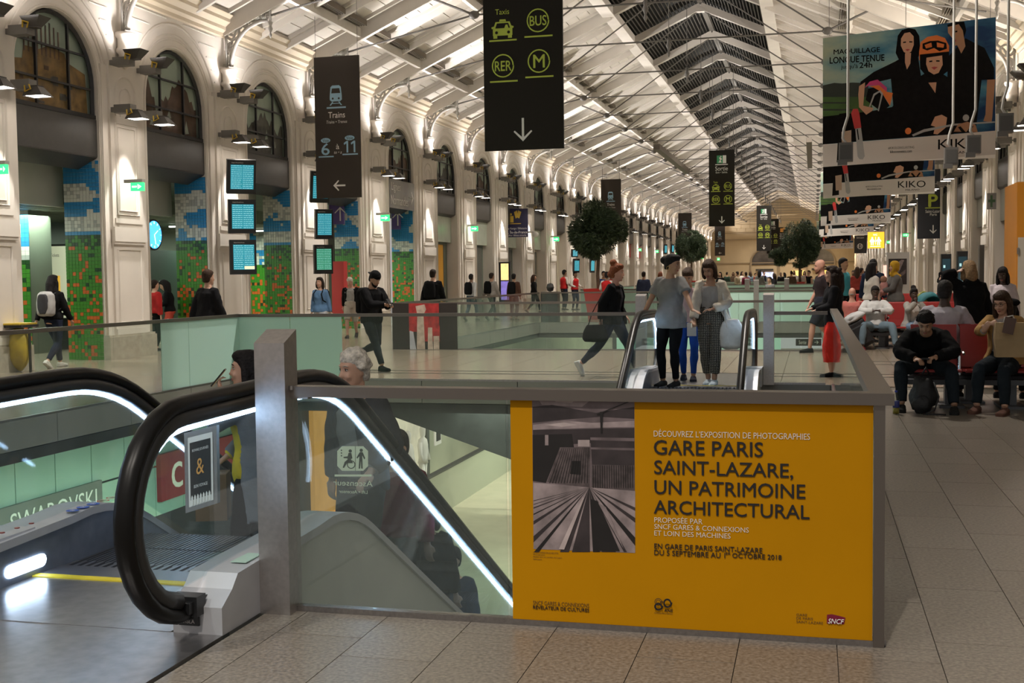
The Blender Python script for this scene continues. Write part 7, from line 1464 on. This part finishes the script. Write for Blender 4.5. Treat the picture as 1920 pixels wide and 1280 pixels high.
# ---- people riding the near escalator
def step_z(y): return -max(0.0, (y - 6.35)) * .577
def ride(px, Y, rot, h, lb, **k):
    p = P(px, 700, Y=Y); return person(lb, (p.x, Y, k.pop('z', step_z(Y))), rot, h, vox=.0125, **k)
ride(676, 7.6, -22, 1.83, 'old man with curly white hair, grey shirt and dark jacket riding the near escalator', sex='m', pose=dict(STAND, head=(4, -8), lean=5, hl=(.28, -.22, 1.0)), skin='light', hair=('curlyshort', 'white'), top=dict(c=(.20, .19, .18), inf=.02), bottom=dict(c=(.03, .03, .03)), jacket=dict(c=(.035, .028, .03), gap=35, inf=.04, hem=-.12), face=True)
ride(470, 7.45, -70, 1.74, 'dark-haired woman in a yellow sweater and grey coat holding a phone to her mouth', sex='f', pose=dict(STAND, head=(0, 0), hl=(.02, -.20, 1.47), hr=(-.14, -.2, 1.0), el=(.5, -.4, -1), er=(-.6, .5, -.6), dl=(0, -.2, 1), curl=1.0), skin='light', hair=('long', 'black'), top=dict(c=(.55, .42, .03), inf=.022, hem=-.1), bottom=dict(c=BLKC), jacket=dict(c=(.16, .165, .18), gap=85, inf=.045, hem=-.35, flare=.15, name='coat'), extras=[phone('l', (.1, .25, .8)), prop(lambda q, f: q.box(-.32, -.10, -.42, -.2, .55, .88), 'paper_bag', mat('brown_paper', (.24, .15, .08), .8, nz=(6, .15)), False)], face=True)
ride(745, 8.6, -12, 1.72, 'person in a burgundy jacket just below the old man on the escalator', sex='m', pose=STAND, skin='light', hair=('short', 'dbrown'), top=dict(c=(.12, .012, .025), inf=.04), bottom=dict(c=BLKC))
ride(800, 9.9, 0, 1.68, 'dark-haired person in black lower down the near escalator', sex='f', pose=STAND, skin='light', hair=('bob', 'black'), top=dict(c=BLKC, inf=.035), bottom=dict(c=BLKC))
ride(845, 11.2, -10, 1.70, 'lowest visible escalator rider with a white carrier bag', sex='m', pose=STAND, skin='light', hair=('short', 'black'), top=dict(c=(.05, .06, .09), inf=.03), bottom=dict(c=BLKC), extras=[prop(lambda q, f: q.box(-.42, -.18, -.2, .0, .35, .75), 'carrier_bag', mat('white_carrier', (.5, .52, .52), .5, nz=(4, .1)), False)])
# ---- right side
L = F0(1542, 660); person('balding bearded man in a dark t-shirt and shorts walking left behind the curly-haired woman', (L[0], L[1], 0), -75, HT(1545, 483, L[1]), 'm', dict(WALK, head=(10, 0)), 'pink', ('bald', 'brown'), dict(c=(.03, .022, .025), inf=.022, sl=.4, sinf=.03), dict(c=(.025, .028, .04), k='shorts', f=.48, inf=.03), (.02, .02, .02), extras=[beard((.12, .05, .03))], face=True)
L = F0(1563, 706); person('woman with very long curly dark hair, black sweater and wide red trousers in profile', (L[0], L[1], 0), -80, HT(1568, 499, L[1]), 'f', dict(fl=(.05, -.04, .085), fr=(-.06, .05, .085), hl=(.1, -.3, 1.06), hr=(-.12, -.33, 1.08), el=(.5, .4, -1), er=(-.5, .4, -1), curl=1.0), 'light', ('curly', 'dbrown'), dict(c=(.010, .012, .022), inf=.035, hem=-.12), dict(c=(.62, .035, .025), inf=.02, f=.80, wide=.05), (.01, .01, .01), face=True)
person('dark-haired man in a teal shirt behind the curly-haired woman', FH(1579, 30), 60, HT(1579, 484, 30), 'm', STAND, 'tan', ('short', 'black'), dict(c=(.06, .30, .36), inf=.025), dict(c=BLKC))
SIT = dict(pel=(0, .05, .50), lean=-4, fl=(.16, -.48, .085), fr=(-.16, -.48, .085), hl=(.10, -.22, .74), hr=(-.10, -.22, .74), el=(1, .4, -.3), er=(-1, .4, -.3))
def sit(px, Y, rot, h, lb, **k):
    p = P(px, 620, Y=Y); return person(lb, (p.x, Y, 0), rot, h, **k)
sit(1598, 26.6, 175, 1.7, 'elderly man in a salmon pink shirt sitting with his back turned', sex='m', pose=SIT, skin='pink', hair=('bald', 'grey'), top=dict(c=(.50, .16, .14), inf=.025), bottom=dict(c=BLKC))
person('woman in a white blouse with long black hair standing behind the second bench', FH(1634, 28.2), 120, HT(1636, 492, 28.2), 'f', STAND, 'light', ('long', 'black'), dict(c=WHC, inf=.03, sl=.6, flare=.1), dict(c=BLKC))
person('person in a dark blue top behind the white bloused woman', FH(1637, 30), -170, HT(1636, 486, 30), 'm', STAND, 'tan', ('short', 'black'), dict(c=(.02, .03, .06), inf=.03), dict(c=BLKC))
person('woman in a mustard headscarf and grey cardigan carrying a baby', FH(1679, 28.6), -75, HT(1679, 490, 28.6), 'f', dict(STAND, hl=(-.02, -.30, 1.12), hr=(-.14, -.30, 1.05), el=(.8, .4, -.6), er=(-.8, .4, -.6)), 'light', ('hijab', (.50, .30, .03)), dict(c=(.13, .125, .12), inf=.035, hem=-.2, flare=.1), dict(c=(.35, .3, .28), k='skirt', len=.8),
    extras=[pool_prop(lambda q, f: (q.ell((-.02, -.26, 1.36), (.07, .08, .085), n=12, k=8)), 'baby_head', (.30, .17, .12), .014, 0), pool_prop(lambda q, f: (q.ell((-.03, -.25, 1.17), (.10, .10, .17), n=12, k=8), q.tube([(-.05, -.3, 1.08), (-.1, -.38, .98)], .045, 8), q.tube([(.04, -.3, 1.1), (.06, -.38, .98)], .045, 8)), 'baby_clothes', (.48, .24, .22))], face=True)
sit(1641, 25.75, 3, 1.80, 'young man in a white tracksuit top and ripped jeans slumped on the second bench', sex='m', pose=dict(SIT, pel=(0, -.05, .48), lean=-14, fl=(.34, -.55, .085), fr=(-.30, -.52, .085), kl=(.5, -1, .4), kr=(-.5, -1, .4), hl=(.05, -.22, .78), hr=(-.05, -.22, .78), el=(1, .2, -.1), er=(-1, .2, -.1), head=(12, 0)), skin='dark', hair=('short', 'black'), top=dict(c=(.52, .52, .52), inf=.035), bottom=dict(c=(.13, .18, .22), inf=.02), shoes=(.22, .02, .03), face=True)
sit(1713, 25.75, 18, 1.68, 'woman in a pale grey cardigan on the second bench with a hand at her chin', sex='f', pose=dict(SIT, lean=6, head=(4, -10), hr=(-.04, -.22, 1.02), hl=(.14, -.26, .66), dr=(.1, 0, 1), er=(-1, 0, -1)), skin='dark', hair=('topbun', 'black'), top=dict(c=(.50, .47, .45), inf=.012), bottom=dict(c=(.14, .20, .28), k='shorts', f=.42, inf=.02), jacket=dict(c=(.28, .27, .25), gap=40, inf=.04, hem=-.1, flare=.2, name='cardigan'), shoes=(.5, .5, .5), face=True)
sit(1770, 15.25, 172, 1.86, 'man with cropped grey-black hair and a pale striped shirt seen from behind', sex='m', pose=dict(SIT, pel=(0, .02, .60), lean=12, head=(8, -12)), skin='dark', hair=('short', (.02, .018, .017)), top=dict(c=(.42, .39, .43), inf=.035, sinf=.03), bottom=dict(c=NAVYC))
L = FH(1818, 17.2); person('woman with blond-brown hair and a black coat raising her left arm, seen from behind', L, 192, HT(1818, 489, 17.2), 'f', dict(STAND, hl=(.17, -.02, 1.60), el=(1, .1, .15), dl=(-.8, 0, .5), hr=(-.3, -.1, .9)), 'light', ('bob', 'blond'), dict(c=BLKC, inf=.03), dict(c=BLKC), jacket=dict(c=(.009, .0095, .010), inf=.06, hem=-.2, hood=True, flare=.12, name='coat'))
person('woman with black hair in a white blouse half behind the orange kiosk', FH(1881, 21), -20, HT(1880, 500, 21), 'f', dict(STAND, head=(20, 0)), 'dark', ('long', 'black'), dict(c=(.48, .42, .45), inf=.03), dict(c=BLKC))
sit(1893, 15.4, 170, 1.66, 'person in a dark beret behind the woman with glasses', sex='f', pose=SIT, skin='light', hair=('bob', 'black'), top=dict(c=(.03, .03, .035), inf=.03), bottom=dict(c=BLKC), extras=[pool_prop(lambda q, f: q.ell(f.H + Vector((0, .02, .10)), (.13, .14, .06), n=14, k=8), 'beret', BLKC)])
sit(1737, 14.45, -6, 1.80, 'dark-haired man in a black jacket bent over his phone on the nearest bench', sex='m', pose=dict(pel=(0, .20, .52), lean=36, bend=22, head=(34, -5), fl=(.30, -.38, .085), fr=(-.25, -.30, .085), kl=(.5, -1, .3), kr=(-.5, -1, .3), hl=(.10, -.42, .62), hr=(-.10, -.44, .60), el=(1, .1, -.2), er=(-1, .1, -.2), dl=(-.5, -.8, -.1), dr=(.5, -.8, -.1), curl=.8), skin='tan', hair=('curlyshort', 'black'), top=dict(c=(.007, .007, .0075), inf=.04, neck=.53), bottom=dict(c=(.016, .022, .028), inf=.02), shoes=(.02, .018, .016), extras=[prop(lambda q, f: q.box(-.04, .04, -.56, -.46, .60, .615), 'phone', mat('phone_black', (.01, .01, .012), .2), False)], face=True)
CAM = (.34, .20, .075)
sit(1874, 14.42, -26, 1.76, 'woman in glasses and a camel jacket reading a pocket book beside her paper bag', sex='f', pose=dict(pel=(0, .16, .56), lean=2, head=(22, -8), fl=(.20, -.42, .085), fr=(-.12, -.38, .085), hl=(.10, -.32, .94), hr=(-.06, -.34, .92), el=(1, .1, -.6), er=(-1, .1, -.6), dl=(-.5, -.3, .8), dr=(.5, -.3, .8), curl=.9), skin='light', hair=('long', 'brown'), top=dict(c=(.30, .27, .25), inf=.014), bottom=dict(c=(.016, .018, .028), inf=.016), shoes=(.12, .06, .045), jacket=dict(c=CAM, gap=45, inf=.038, hem=-.04, flare=.1),
    extras=[glasses, prop(lambda q, f: q.box(-.02, .10, -.46, -.455, .93, 1.11, M=Matrix.Rotation(R(12), 4, 'Y')), 'book', mat('book_cover', (.10, .05, .035), .5), False), prop(lambda q, f: q.box(-.014, .094, -.453, -.435, .935, 1.105, M=Matrix.Rotation(R(12), 4, 'Y')), 'book_pages', mat('book_pages', (.6, .57, .5), .6), False)], face=True)
a = P(1893, 640, Y=14.05); t = thing('paper_bag', 'brown paper carrier bag with pale handles on the lap of the woman with glasses', 'bag', (a.x, 14.05, .64)); q = MB(); q.loft([[Vector((x * w_, y * d_, z)) for x, y in ((-1, -1), (1, -1), (1, 1), (-1, 1))] for z, w_, d_ in ((0, .15, .08), (.2, .16, .085), (.38, .155, .05))]); q.build('body', mat('brown_kraft_paper', (.36, .25, .13), .8, nz=(6, .12), bump=(9, .4)), t); q = MB(); q.tube([(-.07, -.03, .36), (-.06, -.05, .44), (.02, -.06, .46), (.07, -.03, .36)], .008, 6); q.build('handle', mat('white_cord', (.55, .52, .48), .6), t, True)
# ---- far crowd
person('bearded man in a grey sweatshirt rising on a far escalator, seen chest up', (FH(1444, 52)[0], 52, -.36), -40, 1.80, 'm', STAND, 'light', ('short', 'dbrown'), dict(c=(.16, .16, .16), inf=.03), dict(c=BLKC), vox=.03)
person('woman in a sleeveless black top left of the balding man, far down the hall', FH(1517, 64), -30, 1.72, 'f', STAND, 'light', ('bun', 'dbrown'), dict(c=BLKC, inf=.01, sl=.1), dict(c=BLKC), vox=.035)
rr = random.Random(11); CR = [('black', BLKC), ('white', WHC), ('grey', (.16, .16, .15)), ('dark green', (.03, .05, .035)), ('burgundy', (.14, .02, .04)), ('navy', NAVYC), ('brown', (.09, .06, .04)), ('pale blue', (.2, .26, .33)), ('charcoal', (.03, .03, .03)), ('beige', (.35, .29, .2)), ('dull red', (.25, .04, .03))]
def zone(x): return 'by the left wall below the navy sign' if x < 1100 else 'left of the far arched window' if x < 1400 else 'below the small exit signs' if x < 1445 else 'by the far tree trunk' if x < 1512 else 'beyond the benches'
xs_ = [1351, 1363, 1375, 1383, 1391, 1399, 1407, 1416, 1424, 1432, 1452, 1464, 1471, 1484, 1489, 1502, 1508, 1600, 1607, 1614, 1621, 1645, 1001]
for i, x in enumerate(xs_):
    nm, c = CR[(i * 3) % 11]; Y = (66, 84, 90, 64.5, 86)[i % 5] if x > 1100 else 50; Y = 44 + 3 * (i % 3) if 1590 < x < 1700 else Y
    person('distant %s in a %s top %s' % ('man' if i % 2 else 'woman', nm, zone(x)), FH(x, Y), rr.uniform(-180, 180), rr.uniform(1.62, 1.82), 'm' if i % 2 else 'f', STAND if i % 2 else WALK, ('light', 'tan', 'brown')[i % 3], (('short', 'dbrown') if i % 2 else ('long', ('black', 'brown')[i % 4 // 2])), dict(c=c, inf=.03), dict(c=(BLKC, JEAN)[i % 2]), vox=.045, face=False, group='distant crowd')
# ---- fuse every body and garment into one surface each
for o, vx, amp, sm in POOL:
    md = o.modifiers.new('r', 'REMESH'); md.mode = 'VOXEL'; md.voxel_size = vx; md.use_smooth_shade = True
    if sm: m2 = o.modifiers.new('s', 'SMOOTH'); m2.factor = .5; m2.iterations = sm
dg = bpy.context.evaluated_depsgraph_get(); dg.update()
for o, vx, amp, sm in POOL:
    me = bpy.data.meshes.new_from_object(o.evaluated_get(dg)); 
    if not me.materials: me.materials.append(o.data.materials[0])
    if amp and len(me.vertices) < 60000:
        n = len(me.vertices); co = np.empty(n * 3); me.vertices.foreach_get('co', co); co = co.reshape(-1, 3); no = np.empty(n * 3); me.vertices.foreach_get('normal', no); no = no.reshape(-1, 3)
        x, y, z = co.T; ph = (hash(o.name) % 97) * .37
        w_ = np.sin(z * 23 + 6 * np.sin(x * 9 + ph) + 4 * np.sin(y * 11 + ph)) * .6 + np.sin(x * 41 + z * 17 + 5 * np.sin(y * 13 + z * 7 + ph)) * .4
        co = co + no * (w_ * amp)[:, None]; me.vertices.foreach_set('co', co.ravel())
    me.polygons.foreach_set('use_smooth', [True] * len(me.polygons)); me.polygons.foreach_set('material_index', [0] * len(me.polygons)); old = o.data; o.modifiers.clear(); o.data = me; bpy.data.meshes.remove(old)
# one label may serve things the photograph cannot tell apart
seen = {}
for o in C.objects:
    if o.parent is None and o.get('label'): seen.setdefault(o['label'], []).append(o)
for k, v in seen.items():
    if len(v) > 1:
        for o in v:
            if not o.get('group'): o['group'] = k
